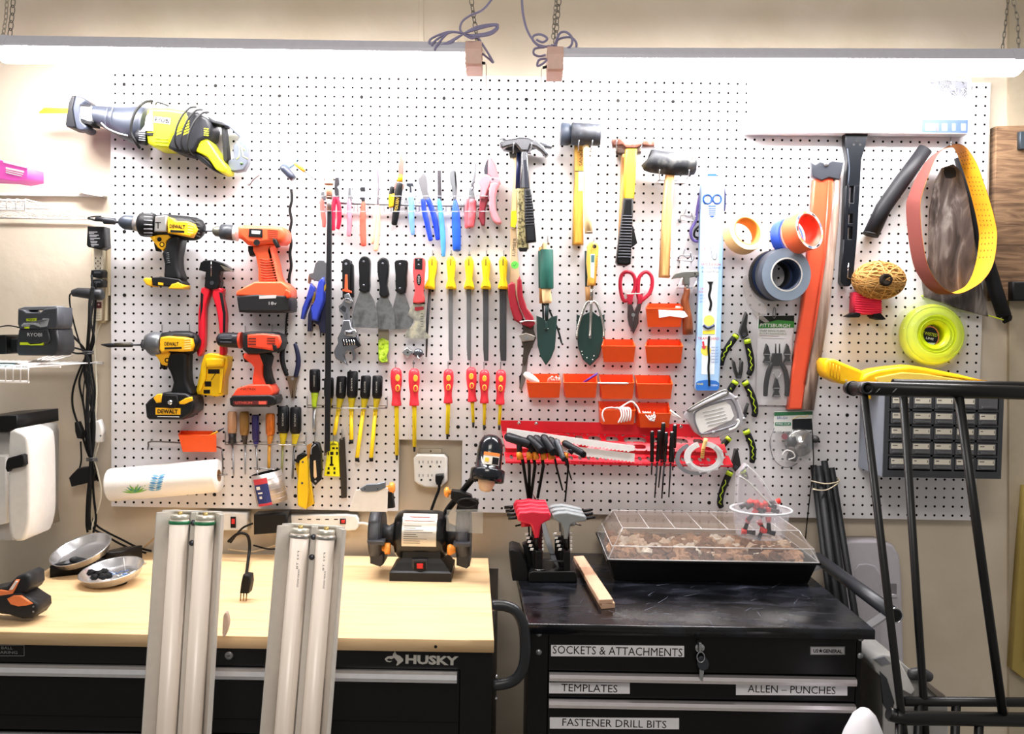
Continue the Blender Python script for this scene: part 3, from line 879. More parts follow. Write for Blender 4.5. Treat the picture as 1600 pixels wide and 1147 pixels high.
# ================================================================== power tools on the board
def hook(px, py, label, drop=12, d1=.075, r=.75):
    """steel peg hook: out of a hole, down, and up at its tip"""
    t = T('peg_hook', label, 'hook', 'steel pegboard hooks')
    t.me.U([(px, py, FB - .002), (px, py, FB + .004), (px, py + drop * .5, FB + .006), (px, py + drop, FB + .009), (px, py + drop + 1.5, d1 - .008), (px, py + drop, d1), (px, py + drop - 4, d1 + .002)], r, WIRE, sm=4)

# reciprocating saw
t = T('reciprocating_saw', 'lime and black corded reciprocating saw hung sideways at the upper left', 'saw')
SD = M('#2f3440', 0.45); SLIME = M('#d9e316', 0.4); SBK = M('#15161b', 0.5)
b = t.p('blade', 'yellow saw blade')
b.S([(60, 176), (69, 168), (106, 169), (106, 177), (62, 177)], .079, .081, M('#e8b21c', 0.35), 0)
b.S([(93, 171), (103, 171), (103, 173), (93, 173)], .081, .0812, M('#8f5f10', 0.5))
b = t.p('shoe')
b.S([(112, 149), (117, 149), (112, 170), (118, 198), (111, 199), (104, 198), (102, 194), (107, 160)], .045, .115, SBK, 1.5)
b.S([(112, 152), (120, 150), (129, 152), (134, 158), (126, 166), (126, 188), (134, 196), (133, 202), (126, 204), (118, 199), (114, 180)], .05, .11, M('#353a48', 0.45), 2.5, sm=2)
b.S([(124, 164), (141, 165), (143, 189), (136, 189), (126, 185)], .06, .108, M('#d4d6dc', 0.3, .6), 1)
b.S([(125, 163), (141, 164), (141, 166), (125, 165)], .108, .111, INK, 0)
b.S([(126, 187), (143, 190), (143, 195), (127, 193)], .06, .109, INK, 1)
b = t.p('gearbox')
b.L([(128, 178, 16), (146, 180, 15), (160, 182, 16), (180, 187, 20), (200, 193, 26), (216, 196, 29), (230, 198, 29)], SD, .08, 20, .9, 3)
for x0, y0 in ((168, 168), (177, 166)): b.U([(x0, y0, .108), (x0 - 4, y0 + 16, .115), (x0 - 3, y0 + 30, .108)], .8, M('#3b404d', .5))
b.U([(158, 192, .115), (168, 201, .118), (184, 208, .115), (200, 212, .11)], 1.2, M('#c9cbd2', .3, .5))
b = t.p('dial')
b.L([(216, 213, 12, .115), (229, 215, 11, .115)], SBK, .115, 14)
for k in range(5): b.U([(217, 205 + k * 3.4, .134), (227, 206 + k * 3.4, .134)], .5, M('#8e939d', .4), sm=0)
b = t.p('body')
b.S([(229, 171), (236, 167), (262, 168), (290, 172), (296, 182), (288, 200), (272, 212), (264, 231), (240, 230), (229, 223), (226, 200)], .045, .128, SLIME, 6)
b.S([(228, 182), (237, 172), (239, 205), (220, 204), (226, 196)], .125, .131, WHT, 1)
b.S([(222, 208), (240, 207), (239, 212), (232, 212)], .125, .13, INK, .5)
for k in range(3): b.U([(241, 216 + k * 5, .129), (264, 218 + k * 5, .129)], .6, M('#a9b30c', .5), sm=0)
l = b.sub('label', 'white maker plate'); l.S([(241, 182), (266, 184.5), (265.5, 194), (240.5, 191)], .1285, .1292, WHT)
l.X('RYOBI', 253.2, 188, .1296, 7, INK, 23, 6, bold=.05)
b = t.p('rear_housing')
b.S([(280, 172), (308, 175), (325, 185), (329, 196), (326, 214), (312, 220), (304, 236), (290, 240), (272, 236), (260, 230), (266, 211), (276, 198)], .048, .126, SBK, 5)
for k in range(5):
    for j in range(2): b.S([(277 + j * 10, 192 + k * 4.2), (286 + j * 10, 188 + k * 4.2), (285 + j * 10, 190.5 + k * 4.2), (276 + j * 10, 194.5 + k * 4.2)], .126, .1265, SLIME)
for k in range(4): b.S([(319, 200 + k * 3.4), (326, 201 + k * 3.4), (325.6, 202.2 + k * 3.4), (318.6, 201.2 + k * 3.4)], .126, .1265, SLIME)
b = t.p('handle')
b.S([(311, 217), (320, 215), (326, 219), (345, 248), (355, 261), (354, 269), (345, 270), (336, 264), (324, 246), (317, 242), (304, 236)], .055, .118, SLIME, 4)
b.S([(304, 237), (316, 244), (325, 252), (336, 265), (344, 270), (332, 266), (316, 254), (304, 243)], .06, .112, INK, 1.5)
b.S([(345, 194), (350, 194), (356, 248), (352, 254), (349, 250)], .07, .1, INK, 1)
b.S([(322, 180), (334, 187), (346, 190), (352, 196), (345, 196), (330, 192)], .06, .11, SBK, 2)
g = b.sub('grip_guard', 'grey guard with lime pattern')
g.S([(345, 187), (383, 191), (383.5, 212), (388, 235), (387, 254), (380, 266), (366, 268), (357, 266), (355, 250), (365, 248), (364, 228), (374, 214), (366, 207), (357, 198), (348, 194)], .06, .085, M('#565b66', .4), 2)
for q in (((370, 221), (374, 230), (374, 244), (370, 249)), ((371, 221), (378, 231), (384, 235)), ((377, 229), (380, 244), (387, 248))): g.U([(x, y, .0855) for x, y in q], .8, M('#d7df7a', .5), sm=0)
g.R(377, 255, [(2.2, .085), (2, .088), (0, .088)], M('#3d5a30', .5), 10)
b = t.p('power_cord', 'black cord wound round the body')
for k in range(3):
    x = 300 + k * 10; y = 168 + k * 4
    b.U([(x + 6, y - .5, .09), (x - 4, y + 1, .125), (x - 16, y + 14, .136), (x - 24, y + 32, .139), (x - 27, y + 50, .137), (x - 22, y + 64, .125), (x - 12, y + 70, .10)], 1.7, INK, sm=5)
b.U([(238, 158, .1), (226, 160, .125), (213, 172, .135), (206, 190, .138), (205, 208, .135), (212, 222, .13), (218, 231, .11)], 2.2, INK, sm=5)
b.U([(243, 164, .12), (246, 160, .13), (254, 162, .13), (264, 166, .125)], 1.3, INK, sm=3)

t = T('bit_pack', 'small light blue pack with a black cylinder and orange pick', 'tool pack')
b = t.p('pack'); b.S([(437, 244), (447, 232), (464, 246), (460, 256), (452, 262), (444, 256)], FB, FB + .012, M('#7db3d8', .3), 1)
b = t.p('cylinder'); b.L([(440, 260, 5), (444, 264, 6), (455, 275, 6), (459, 280, 5)], M('#2a3040', .4), .06, 12)
b = t.p('pick', 'orange handled pick')
b.L([(460, 255, 1.6), (464, 258, 3), (471, 263, 3.4), (476, 268, 2.4)], M('#d98a1e', .4), .052, 10)
b.L([(476, 268, 1), (492, 281, .7)], DSTL, .052, 6)
t = T('peg_hook', 'empty short grey peg hook beside the saw handle', 'hook', 'steel pegboard hooks')
t.me.U([(388, 288, FB), (390, 289, FB + .012), (396, 281, FB + .03), (406, 273, FB + .04)], 1.2, M('#8a8a8e', .4, .8))

DY = M('#f0b414', .42); DB = M('#0e0f12', .5); SIL = M('#b7b4b2', .35, .7)
# hammer drill, yellow
t = T('cordless_drill', 'yellow and black drill without battery, chuck pointing left', 'drill', 'cordless drills on the board')
b = t.p('bit', 'dark bit'); b.L([(137, 341, 1.5), (148, 344, 1.6), (151, 342, 4), (162, 343, 4), (163, 345, 5.2), (180, 346, 5.2), (181, 347, 2), (191, 348, 2)], M('#33353a', .4, .6), .09, 10)
b.U([(138, 340, .09), (146, 338.5, .092), (158, 338, .09)], 1, INK)
b = t.p('chuck'); b.L([(187, 347.5, 6), (192, 347.5, 10), (196, 347.5, 11.5), (213, 349, 11.5)], M('#3f4652', .4, .3), .09, 20)
b.L([(211, 349, 12.5), (219, 350, 13)], SIL, .09, 20)
b = t.p('clutch_ring'); b.L([(218, 351, 14), (221, 351, 18), (228, 351.5, 19), (240, 352, 18.5), (244, 352.5, 16)], DB, .09, 20)
for k in range(7):
    q = -1.1 + k * .36
    b.U([(225, 351.5 + 19 * math.sin(q), .09 + .034 * math.cos(q)), (238, 352 + 18.6 * math.sin(q), .09 + .033 * math.cos(q))], 1.1, M('#77797e', .5), sm=0)
b = t.p('body')
b.L([(242, 353, 17), (262, 354, 19), (292, 357, 19), (306, 358, 18), (314, 359, 15), (318, 360, 10)], DB, .085, 20, .85, rnd=.2)
b.S([(242, 338), (260, 336), (260, 362), (240, 362)], .09, .117, SIL, 2)
b.X('T', 247, 352, .1176, 10, INK, 9, 0)
for k in range(6): b.U([(300 + k * .5, 342 + k * 5, .105), (312, 344 + k * 5.2, .108)], .8, M('#34363b', .5), sm=0)
y = b.sub('yellow_shell')
y.S([(261, 338), (270, 341), (274, 345), (290, 345), (303, 350), (307, 358), (303, 366), (298, 371), (272, 366), (261, 364)], .09, .121, DY, 3)
y.X('DEWALT', 277, 354, .1216, 6, INK, 24, 3, bold=.03)
y.S([(266, 359), (288, 360.5), (288, 364), (266, 363)], .121, .1214, INK)
for k in range(4): y.S([(293.5, 350 + k * 4), (302, 351.5 + k * 4), (302, 353 + k * 4), (293.5, 351.5 + k * 4)], .121, .1214, M('#f5d37a', .4))
b = t.p('trigger')
b.S([(233, 370), (246, 367), (263, 366), (266, 371), (259, 377), (259, 386), (254, 392), (246, 387), (241, 380)], .07, .105, DY, 2)
b.S([(240, 379), (248, 386), (247, 393), (243, 392)], .075, .1, INK, 1); b.disc(253, 382, 4, .1058, INK, 14); b.disc(253, 382, 2.4, .1062, DY, 12); b.disc(249, 374, 3.6, .1058, INK, 12)
b = t.p('handle')
b.S([(262, 372), (281, 368), (280, 386), (277, 400), (278, 420), (283, 434), (278, 438), (258, 437), (255, 430), (256, 412), (252, 396), (256, 390)], .06, .108, DB, 5, sm=2)
for k in range(6): b.U([(259 + k * .3, 396 + k * 3, .1085), (264 + k * .3, 395.5 + k * 3, .1085)], .7, M('#44464b', .5), sm=0)
b = t.p('foot')
b.S([(236, 434), (252, 432), (280, 436), (285, 442), (285, 449), (252, 447), (238, 446)], .055, .11, DB, 2)
b.S([(223, 437), (226, 434), (235, 434), (239, 438), (237, 448), (228, 445)], .06, .105, DY, 2)
b.S([(262, 451), (268, 444), (278, 441), (286, 445), (286, 451)], .058, .113, DY, 1.5)
b.S([(247, 441), (255, 442), (255, 446), (247, 445)], .11, .1105, DY)

# orange drill with battery
BO = M('#ee5a30', .45)
t = T('cordless_drill', 'orange drill with a big black battery, hung in the upper row', 'drill', 'cordless drills on the board')
b = t.p('bit'); b.L([(318, 361, 1.2), (333, 361, 1.3)], DSTL, .09, 8)
b = t.p('chuck'); b.L([(333, 361.5, 5), (337, 361.5, 8), (344, 362, 8.5), (347, 362, 9)], M('#6b6a62', .4, .6), .09, 16)
b.L([(346, 362, 12), (366, 364, 12.5)], M('#30343b', .45), .09, 18)
b.L([(365, 364, 12), (371, 364, 13)], M('#d9d3cd', .4), .09, 18)
b = t.p('body')
b.S([(370, 354), (378, 351), (425, 352), (440, 354), (445, 362), (444, 374), (438, 380), (426, 380), (396, 384), (385, 382), (376, 374), (371, 372)], .05, .125, BO, 7)
b.S([(389, 357), (410, 358), (410, 371), (388, 370)], .125, .127, INK, 1); b.S([(393, 360), (407, 361), (406, 366), (393, 365)], .127, .1275, WHT)
for k in range(5): b.S([(418, 359 + k * 3), (434, 360 + k * 3), (434, 361.2 + k * 3), (418, 360.2 + k * 3)], .125, .1256, M('#8f2c12', .5))
b.S([(426, 372), (431, 374), (436, 385), (431, 387), (426, 378)], .12, .135, INK, 1.5)
b = t.p('trigger'); b.S([(387, 384), (399, 385), (398, 398), (390, 400), (387, 392)], .07, .1, INK, 2); b.disc(401, 379, 5, .1256, INK, 12)
b = t.p('handle')
b.S([(394, 384), (425, 381), (425, 392), (431, 412), (434, 430), (440, 444), (438, 452), (406, 452), (402, 420), (398, 400)], .06, .115, BO, 6, sm=2)
for k in range(9): b.U([(405 + k * .4, 404 + k * 4, .1155), (416, 406 + k * 4, .117), (428 + k * .6, 404 + k * 4, .1155)], .6, M('#d2471f', .5), sm=2)
b = t.p('battery')
b.S([(369, 455), (380, 449), (398, 440), (440, 440), (452, 450), (453, 462), (449, 468), (420, 465), (368, 462)], .045, .125, BO, 3)
b.S([(369, 463), (400, 460), (450, 462), (453, 470), (452, 486), (444, 488), (373, 488), (371, 476)], .045, .128, M('#1e1d20', .5), 3)
b.S([(405, 462), (432, 461), (431, 466), (405, 467)], .128, .1285, M('#c9c4c4', .4)); b.X('18v', 426, 474, .1288, 5, M('#b9b9b9', .5), 12, 0)
b.S([(446, 452), (453, 456), (454, 464), (448, 466), (444, 460)], .12, .133, ORG, 2)

# impact driver, yellow
t = T('impact_driver', 'yellow and black impact driver with battery in the lower row', 'drill', 'cordless drills on the board')
b = t.p('bit'); b.L([(158, 538.5, .8), (168, 539.5, 3), (172, 539.5, 3.4), (207, 539, 3.4), (208, 539, 1.4), (222, 539, 1.6)], M('#1f2023', .4, .3), .09, 10)
b.L([(180, 539, 3.5), (205, 538.5, 3.5)], M('#3a3426', .5), .09, 10)
b = t.p('nose'); b.L([(222, 539, 4.5), (224, 539, 7), (229, 539, 8), (231, 538, 15), (238, 537.5, 19), (250, 538, 19), (255, 538, 18)], M('#6a6d72', .35, .6), .088, 20)
b.L([(222, 539, 6), (231, 539, 7.5)], DB, .088, 16)
b = t.p('body')
b.L([(253, 537, 17), (275, 536, 19), (295, 536, 19), (304, 538, 17), (309, 540, 11)], DB, .085, 20, .85, rnd=.25)
b.S([(268, 521), (296, 521), (302, 526), (286, 527), (272, 526)], .09, .115, M('#3a3b3e', .5), 1.5)
y = b.sub('yellow_shell')
y.S([(250, 527), (262, 525), (290, 527), (299, 529), (301, 540), (297, 549), (285, 550), (262, 549), (252, 552), (248, 546)], .09, .121, DY, 3)
y.X('DEWALT', 268, 537.5, .1216, 6, INK, 22, 0, bold=.03)
y.S([(257, 543), (284, 542), (284, 545), (257, 546)], .121, .1214, INK)
for k in range(5): y.S([(288, 530 + k * 3.6), (298, 529 + k * 3.6), (298, 530.4 + k * 3.6), (288, 531.4 + k * 3.6)], .121, .1214, M('#f8dc8c', .4))
b = t.p('trigger')
b.S([(240, 552), (262, 549), (268, 553), (265, 567), (260, 572), (252, 570), (246, 560)], .07, .105, DY, 2)
b.disc(261, 563, 4, .1056, INK, 12); b.disc(261, 563, 2.2, .106, DY, 10); b.S([(250, 562), (257, 570), (256, 578), (250, 574)], .075, .1, INK, 1)
b = t.p('handle')
b.S([(264, 552), (289, 549), (291, 566), (291, 584), (293, 600), (300, 614), (296, 618), (270, 619), (266, 612), (270, 598), (264, 580), (260, 572)], .06, .108, DB, 5, sm=2)
b = t.p('battery')
b.S([(226, 632), (232, 625), (242, 618), (256, 613), (290, 615), (301, 622), (303, 634), (301, 644), (285, 656), (232, 656), (228, 652)], .045, .125, M('#141518', .4), 4)
b.S([(239, 622), (245, 616), (253, 615), (252, 629), (244, 630)], .12, .127, DY, 1.5)
b.S([(279, 628), (290, 622), (299, 620), (301, 626), (288, 632), (280, 632)], .12, .127, DY, 1.5)
b.S([(254, 617), (276, 618), (279, 630), (272, 638), (262, 638), (256, 630)], .12, .131, INK, 1.5); b.R(265, 629, [(4, .131), (3.5, .134), (0, .134)], CHR, 12)
b.S([(243, 637), (282, 638), (282, 648), (243, 648)], .125, .1256, DY); b.X('DEWALT', 262, 643, .126, 6.5, INK, 32, 0, bold=.04)
b.U([(246, 651, .1256), (280, 651.5, .1256)], .5, WHT, sm=0)

# small orange drill with battery
BR = M('#e84628', .45)
t = T('cordless_drill', 'orange and black drill with a slim battery in the lower row', 'drill', 'cordless drills on the board')
b = t.p('chuck'); b.L([(339, 531, 5), (342, 531, 9), (346, 531, 11), (352, 531, 11.5), (372, 532, 12), (376, 532, 12)], M('#1d1f25', .4), .09, 18)
b.L([(374, 532, 12.5), (378, 532, 12.5)], BR, .09, 18)
for q in (-.7, -.2, .3): b.U([(344, 531 + 11 * math.sin(q), .09 + .02 * math.cos(q)), (362, 531.5 + 11.6 * math.sin(q), .09 + .0215 * math.cos(q))], .7, M('#4d525c', .5), sm=0)
b = t.p('body')
b.S([(378, 520), (390, 518), (425, 519), (437, 523), (440, 534), (437, 545), (430, 550), (400, 554), (386, 553), (378, 546)], .055, .12, M('#1d1d20', .5), 5)
b.S([(386, 523), (410, 521), (436, 524), (439, 534), (436, 543), (426, 548), (408, 545), (386, 543)], .11, .125, BR, 3)
for k in range(3):
    b.S([(388, 528 + k * 4.5), (400, 528 + k * 4.5), (400, 530 + k * 4.5), (388, 530 + k * 4.5)], .125, .1256, M('#5c1a10', .5))
    b.S([(417, 528 + k * 4), (430, 528 + k * 4), (430, 529.5 + k * 4), (417, 529.5 + k * 4)], .125, .1256, M('#5c1a10', .5))
b.S([(425, 538), (431, 540), (432, 549), (427, 548)], .12, .132, INK, 1)
b = t.p('handle')
b.S([(381, 552), (396, 551), (410, 550), (416, 556), (411, 572), (412, 590), (420, 602), (414, 606), (396, 604), (394, 590), (396, 574), (388, 566), (380, 560)], .062, .108, BR, 4, sm=2)
b.S([(404, 552), (416, 550), (421, 558), (417, 575), (420, 590), (424, 600), (416, 603), (411, 588), (411, 570)], .062, .11, INK, 2)
b.S([(378, 552), (388, 556), (389, 566), (382, 566)], .075, .1, INK, 1)
b = t.p('battery')
b.S([(360, 622), (370, 607), (388, 601), (420, 601), (424, 606), (427, 612), (424, 620), (410, 622)], .05, .118, BR, 2.5)
b.X('MATRIX', 388, 608, .1186, 3.2, INK, 24, 0)
b.S([(358, 623), (364, 618), (420, 617), (429, 619), (431, 626), (428, 633), (418, 636), (364, 636), (359, 633)], .048, .122, M('#18191c', .35), 3)
b.S([(364, 627), (418, 626), (418, 632), (366, 633)], .122, .1224, M('#5c1a1c', .5)); b.X('LITHIUM', 381, 629.5, .1228, 3.6, M('#e25a48', .5), 26, 0)
b.S([(404, 627), (416, 627), (416, 632), (404, 632)], .1224, .1228, M('#e25a48', .5))
for x, y, l in ((253, 508, 'left peg hook holding the yellow impact driver'), (296, 508, 'right peg hook holding the yellow impact driver'), (383, 510, 'left peg hook above the small orange drill'), (425, 508, 'right peg hook above the small orange drill'), (425, 340, 'thin peg hook above the big orange drill'), (368, 346, 'red tipped peg hook holding the big orange drill')):
    hook(x, y, l, 12)

# hoof nippers
t = T('nipper_pliers', 'big black nippers with long red handles between the drills', 'nippers')
NB = M('#17181b', .35, .4)
b = t.p('jaws')
b.S([(313, 410), (318, 407), (330, 406), (336, 407), (348, 411), (356, 417), (361, 424), (352, 423), (344, 424), (342, 432), (344, 440), (341, 450), (336, 452), (326, 452), (319, 448), (320, 436), (321, 425), (310, 422)], .045, .075, NB, 2)
b.S([(344, 414), (356, 418), (361, 424), (351, 422)], .06, .077, M('#a39c8e', .3, .7), 0); b.U([(330, 408, .076), (330, 432, .076)], .6, CHR, sm=0)
b.disc(331, 442, 3.2, .077, DSTL)
for sx, P in ((0, [(314, 450), (327, 450), (326, 460), (320, 480), (319, 510), (318, 540), (313, 555), (308, 556), (307, 545), (309, 520), (309, 490), (312, 470)]), (1, [(334, 450), (348, 451), (346, 462), (350, 480), (352, 500), (350, 530), (351, 550), (347, 556), (342, 554), (343, 530), (341, 505), (337, 480), (331, 462)])):
    b = t.p('handle', 'red handle')
    b.S(P, .045, .072, M('#d4142c', .42), 3, sm=2)
    b.S([(x + (1.5 if sx == 0 else 5), y) for x, y in ((312, 456), (316, 460), (315, 480), (311, 500))] if sx == 0 else [(342, 456), (347, 458), (352, 490), (351, 520), (348, 520), (348, 490)], .07, .0735, INK, .8)

# yellow battery adapter
t = T('battery_adapter', 'yellow slotted plastic battery mount hung under the red nippers', 'battery mount')
YM = M('#f0c400', .4)
t.me.S([(319, 555), (326, 552), (342, 554), (356, 558), (355, 572), (349, 592), (348, 618), (338, 620), (308, 616), (306, 610), (312, 582), (314, 568)], FB, .075, YM, 2)
for q in ((325, 577, 343, 584), (320, 596, 330, 604), (318, 609, 328, 615)): t.me.box(*q, .075, .0756, INK, 0)
t.me.S([(317, 576), (322, 574), (321, 592), (313, 612), (309, 612)], .075, .083, YM, 1); t.me.S([(344, 576), (349, 576), (346, 614), (341, 615)], .075, .083, YM, 1)
t.me.S([(320, 560), (350, 560), (348, 572), (321, 574)], .075, .09, YM, 3)
t.me.U([(338, 582, .0758), (330, 594, .0758)], .5, INK, sm=0)

# wavy drain snake and chain
t = T('drain_snake', 'wavy black plastic drain strip hanging beside the drills', 'drain cleaner')
t.me.U([(455, 296, .04), (456, 312, .042), (453, 328, .042), (455.5, 345, .042), (453, 362, .042), (455, 380, .042), (453, 396, .042), (455, 415, .042), (452, 432, .042), (452, 446, .042)], 2.3, INK, sm=5)
t.me.U([(451, 446, .042), (449, 490, .04), (447.5, 500, .04), (446, 530, .04), (446, 536, .04)], 1.5, INK, sm=3)
for k in range(12): t.me.L([(449 - k * .25, 488 + k * 4, 2.2), (448.8 - k * .25, 490 + k * 4, 2.2)], M('#24252a', .5), .042, 6)
# ================================================================== plier rack
t = T('plier_rack', 'long steel wire rack the row of pliers hangs in', 'rack')
rm = M('#8f9199', .35, .9)
t.me.U([(504, 317, .05), (560, 318, .05), (660, 321, .05), (760, 322, .05), (764, 322, .045), (764, 322, FB)], 2, rm, sm=0)
t.me.U([(504, 317, .05), (500, 316, .045), (500, 316, FB)], 2, rm, sm=0)
for x, w in ((504, 16), (520, 22), (546, 14), (567, 16), (592, 16), (622, 22), (643, 14), (668, 26), (690, 14), (713, 16), (735, 20), (763, 26)):
    for y in (306, 330):
        t.me.U([(x - w / 2, y, .05), (x - w / 2, y + .5, .076), (x + w / 2, y + .5, .076), (x + w / 2, y, .05)], .6, WIRE, sm=2)
    for q in (-1, 1): t.me.U([(x + q * w / 2, 306, .05), (x + q * w / 2, 330, .05)], .6, WIRE, sm=0)

def pliers(label, head, hm, handles, hmat, jaw_d=.062, cat='pliers', pivot=None, name='pliers', th=.012, extra=None):
    """head: list of outlines; handles: list of limb point lists (px, py, r)"""
    t = T(name, label, cat)
    b = t.p('jaws')
    for o in head: b.S(o, jaw_d - .012, jaw_d, hm, .8)
    if pivot: b.disc(pivot[0], pivot[1], pivot[2], jaw_d + .001, DSTL, 12)
    for i, h in enumerate(handles):
        m = hmat[i] if isinstance(hmat, list) else hmat
        b = t.p('handle')
        b.L(h, m, jaw_d - .004, 12, .9, 3, rnd=.5)
    if extra: extra(t)
    return t
PNK = M('#d9838d', .4); PCH = M('#eeb896', .4); CRIM = M('#c0173f', .4); ORR = M('#e84a3a', .42); LBL = M('#6f9fe6', .4); CYB = M('#4d97dc', .4); RBL = M('#1c55c4', .4); DBL = M('#0f38c8', .42)
CH2 = M('#8a8d94', .3, .8)
# copper tube cutter / torch tip held upright, left end
t = T('sealant_tube', 'peach coloured translucent nozzle tube at the left end of the plier rack', 'tube')
b = t.p('tube'); b.L([(513, 233, 6.5), (513, 250, 7), (514, 286, 7), (514, 289, 7)], M('#dca98a', .3, alpha=.85), .085, 16)
b.L([(514, 289, 6), (514, 296, 5.5), (514.5, 306, 5)], M('#dba58c', .3), .085, 14)
b = t.p('collar'); b.L([(514.5, 307, 5), (514.5, 310, 5)], M('#6a4a40', .4), .085, 14); b = t.p('shank'); b.L([(514.5, 310, 4), (514.5, 329, 4)], M('#9a8f8a', .3, .8), .085, 14)
t.parts[0].L([(514, 287, 7.3), (514, 288.4, 7.3)], M('#6a4a40', .4), .085, 14)
pliers('small red handled pliers, leftmost in the rack', [[(501, 300), (507, 298), (508, 312), (502, 314)]], CH2, [[(503, 312, 3.4), (504, 330, 4), (506, 345, 3.6), (506, 354, 3)]], M('#e8645c', .4))
pliers('crimson handled pliers with spread handles beside the black bar', [[(523, 278), (529, 277), (530, 288), (526, 292), (529, 296), (529, 310), (524, 311), (522, 296)]], M('#3a3c42', .4, .5),
       [[(523, 308, 3), (521, 325, 3.6), (520, 345, 3.6), (521, 359, 3)], [(527, 309, 3), (530, 325, 3.6), (530, 345, 3.6), (528, 357, 3)]], CRIM)
pliers('slim dusty pink pliers seen from the side in the rack', [[(544, 293), (549, 293), (549, 314), (543, 314)]], CH2, [[(546, 312, 3), (545.5, 325, 4), (546, 350, 4), (545, 368, 3.4)]], M('#cf7f92', .4))
pliers('orange red pliers seen edge on in the rack', [[(563, 292), (570, 292), (570, 299), (563, 299)], [(563, 308), (570, 308), (569, 316), (566, 318)]], M('#2b2c30', .4, .5), [[(568, 316, 3), (567, 330, 4.4), (567, 360, 5), (568, 383, 4.4)]], M('#ec5a48', .42))
pliers('long peach handled pliers with a thin dark shank', [[(590, 255), (593, 268), (592, 290), (591, 322), (588, 322), (590, 290), (588, 268)]], M('#8f8791', .35, .7), [[(588, 322, 3.5), (587, 340, 4), (583, 372, 4), (582, 380, 3)], [(591, 322, 3), (591, 345, 3.6), (588, 380, 4), (587, 391, 3.4)]], PCH)
def tols(t):
    b = t.p('sleeve', 'yellow sleeve'); b.L([(626, 273, 3.6), (625, 284, 4.6)], DYEL, .06, 12)
    b = t.p('handle', 'short black and amber inner handle'); b.S([(607, 304), (616, 302), (615, 322), (607, 324)], .05, .07, DYEL, 1.5)
    t.parts[1].X('TOLSEN', 620, 320, .0752, 4.6, M('#c9a23a', .5), 22, -82)
t = pliers('black and yellow long nose pliers with printed handle', [[(625, 241), (629, 240), (630, 250), (632, 250), (630, 262), (629, 276), (623, 276), (622, 262)], [(618, 284), (632, 288), (630, 296), (614, 296)]], M('#8b6f68', .35, .5),
       [[(625, 288, 5.5), (622, 305, 6), (619, 330, 5.5), (616, 350, 4.6)], [(613, 293, 4), (611, 310, 4.4), (611, 320, 3.4)]], BLK, .064, extra=tols)
pliers('pale blue small pliers seen from the side', [[(635, 286), (645, 286), (646, 292), (642, 290), (643, 305), (640, 306), (640, 292), (635, 290)]], M('#2d3038', .4, .5), [[(641, 302, 3), (643, 318, 4.4), (643, 340, 4.4), (645, 366, 3)]], LBL)
pliers('deep blue end cutting pliers with open handles', [[(661, 267), (666, 274), (668, 285), (668, 298), (672, 312), (662, 313), (658, 298), (654, 285), (653, 278), (657, 276)]], M('#8d8c92', .3, .8),
       [[(661, 312, 3.6), (663, 330, 4), (668, 352, 4), (673, 375, 3.6)], [(669, 312, 4), (676, 330, 4.4), (681, 352, 4.2), (684, 374, 3.4)]], DBL)
pliers('light blue slender pliers with a straight dark jaw', [[(683, 266), (689, 266), (689, 290), (690, 314), (684, 314), (684, 292)]], M('#4b474d', .4, .6), [[(686, 312, 3.4), (689, 335, 4), (692, 370, 4.4), (693, 400, 3)]], CYB)
pliers('large royal blue grip pliers with curved chrome jaws', [[(702, 270), (708, 264), (713, 270), (714, 290), (712, 312), (708, 312), (706, 292), (703, 284)], [(709, 264), (713, 269), (714, 286), (712, 300), (710, 280)]], CH2, [[(711, 314, 2.8), (712, 330, 6), (713, 355, 7), (714, 390, 6.4)]], RBL)
def spr(t):
    b = t.p('spring'); b.U([(735, 300, .06), (740, 293, .062), (737, 288, .062), (742, 284, .06)], 1, DSTL)
pliers('pale red handled snips with thin steel blades', [[(742, 248), (744, 256), (743, 276), (740, 290), (736, 292), (738, 280), (741, 268)], [(733, 292), (740, 296), (742, 312), (732, 312)]], CH2,
       [[(731, 312, 3), (729, 330, 3.4), (730, 355, 4)], [(738, 314, 6), (737, 335, 6.6), (735, 353, 6)]], M('#d9606a', .42), extra=spr)
t = T('pruning_shears', 'pink bypass pruning shears with curved handles, in the rack', 'shears')
b = t.p('blade', 'dark cutting blade'); b.S([(757, 272), (756, 266), (759, 254), (763, 247), (765, 262), (764, 273)], .066, .069, M('#4b4a55', .3, .6), 0)
b = t.p('jaw'); b.S([(763, 247), (768, 247), (774, 257), (778, 270), (780, 280), (778, 286), (770, 282), (765, 274), (762, 274)], .06, .075, PNK, 2)
b.S([(747, 284), (752, 276), (758, 273), (766, 274), (768, 282), (762, 296), (757, 310), (750, 310), (751, 292)], .055, .076, PNK, 2)
b.S([(766, 276), (780, 278), (782, 286), (772, 290), (765, 284)], .055, .078, PNK, 2); b.disc(770, 280, 2, .0786, DSTL)
b = t.p('handle'); b.S([(766, 286), (780, 286), (777, 295), (774, 310), (775, 325), (779, 338), (784, 347), (778, 350), (770, 344), (765, 328), (764, 308)], .055, .08, PNK, 3, sm=2)
b = t.p('handle', 'dark red inner handle'); b.S([(750, 306), (764, 296), (762, 312), (758, 325), (758, 345), (757, 352), (752, 352), (748, 340), (749, 320)], .05, .07, M('#7a1d2c', .4), 2)

# black aluminium bar down the board
t = T('straight_bar', 'long thin black bar hanging straight down the board', 'bar')
t.me.S([(511, 330), (518, 330), (517, 520), (515, 705), (507, 708), (508, 520)], .078, .086, M('#14151a', .45), .8)
t.me.S([(507, 690), (514, 690), (510, 712), (506, 712)], .078, .084, M('#5a4a42', .5), .5)

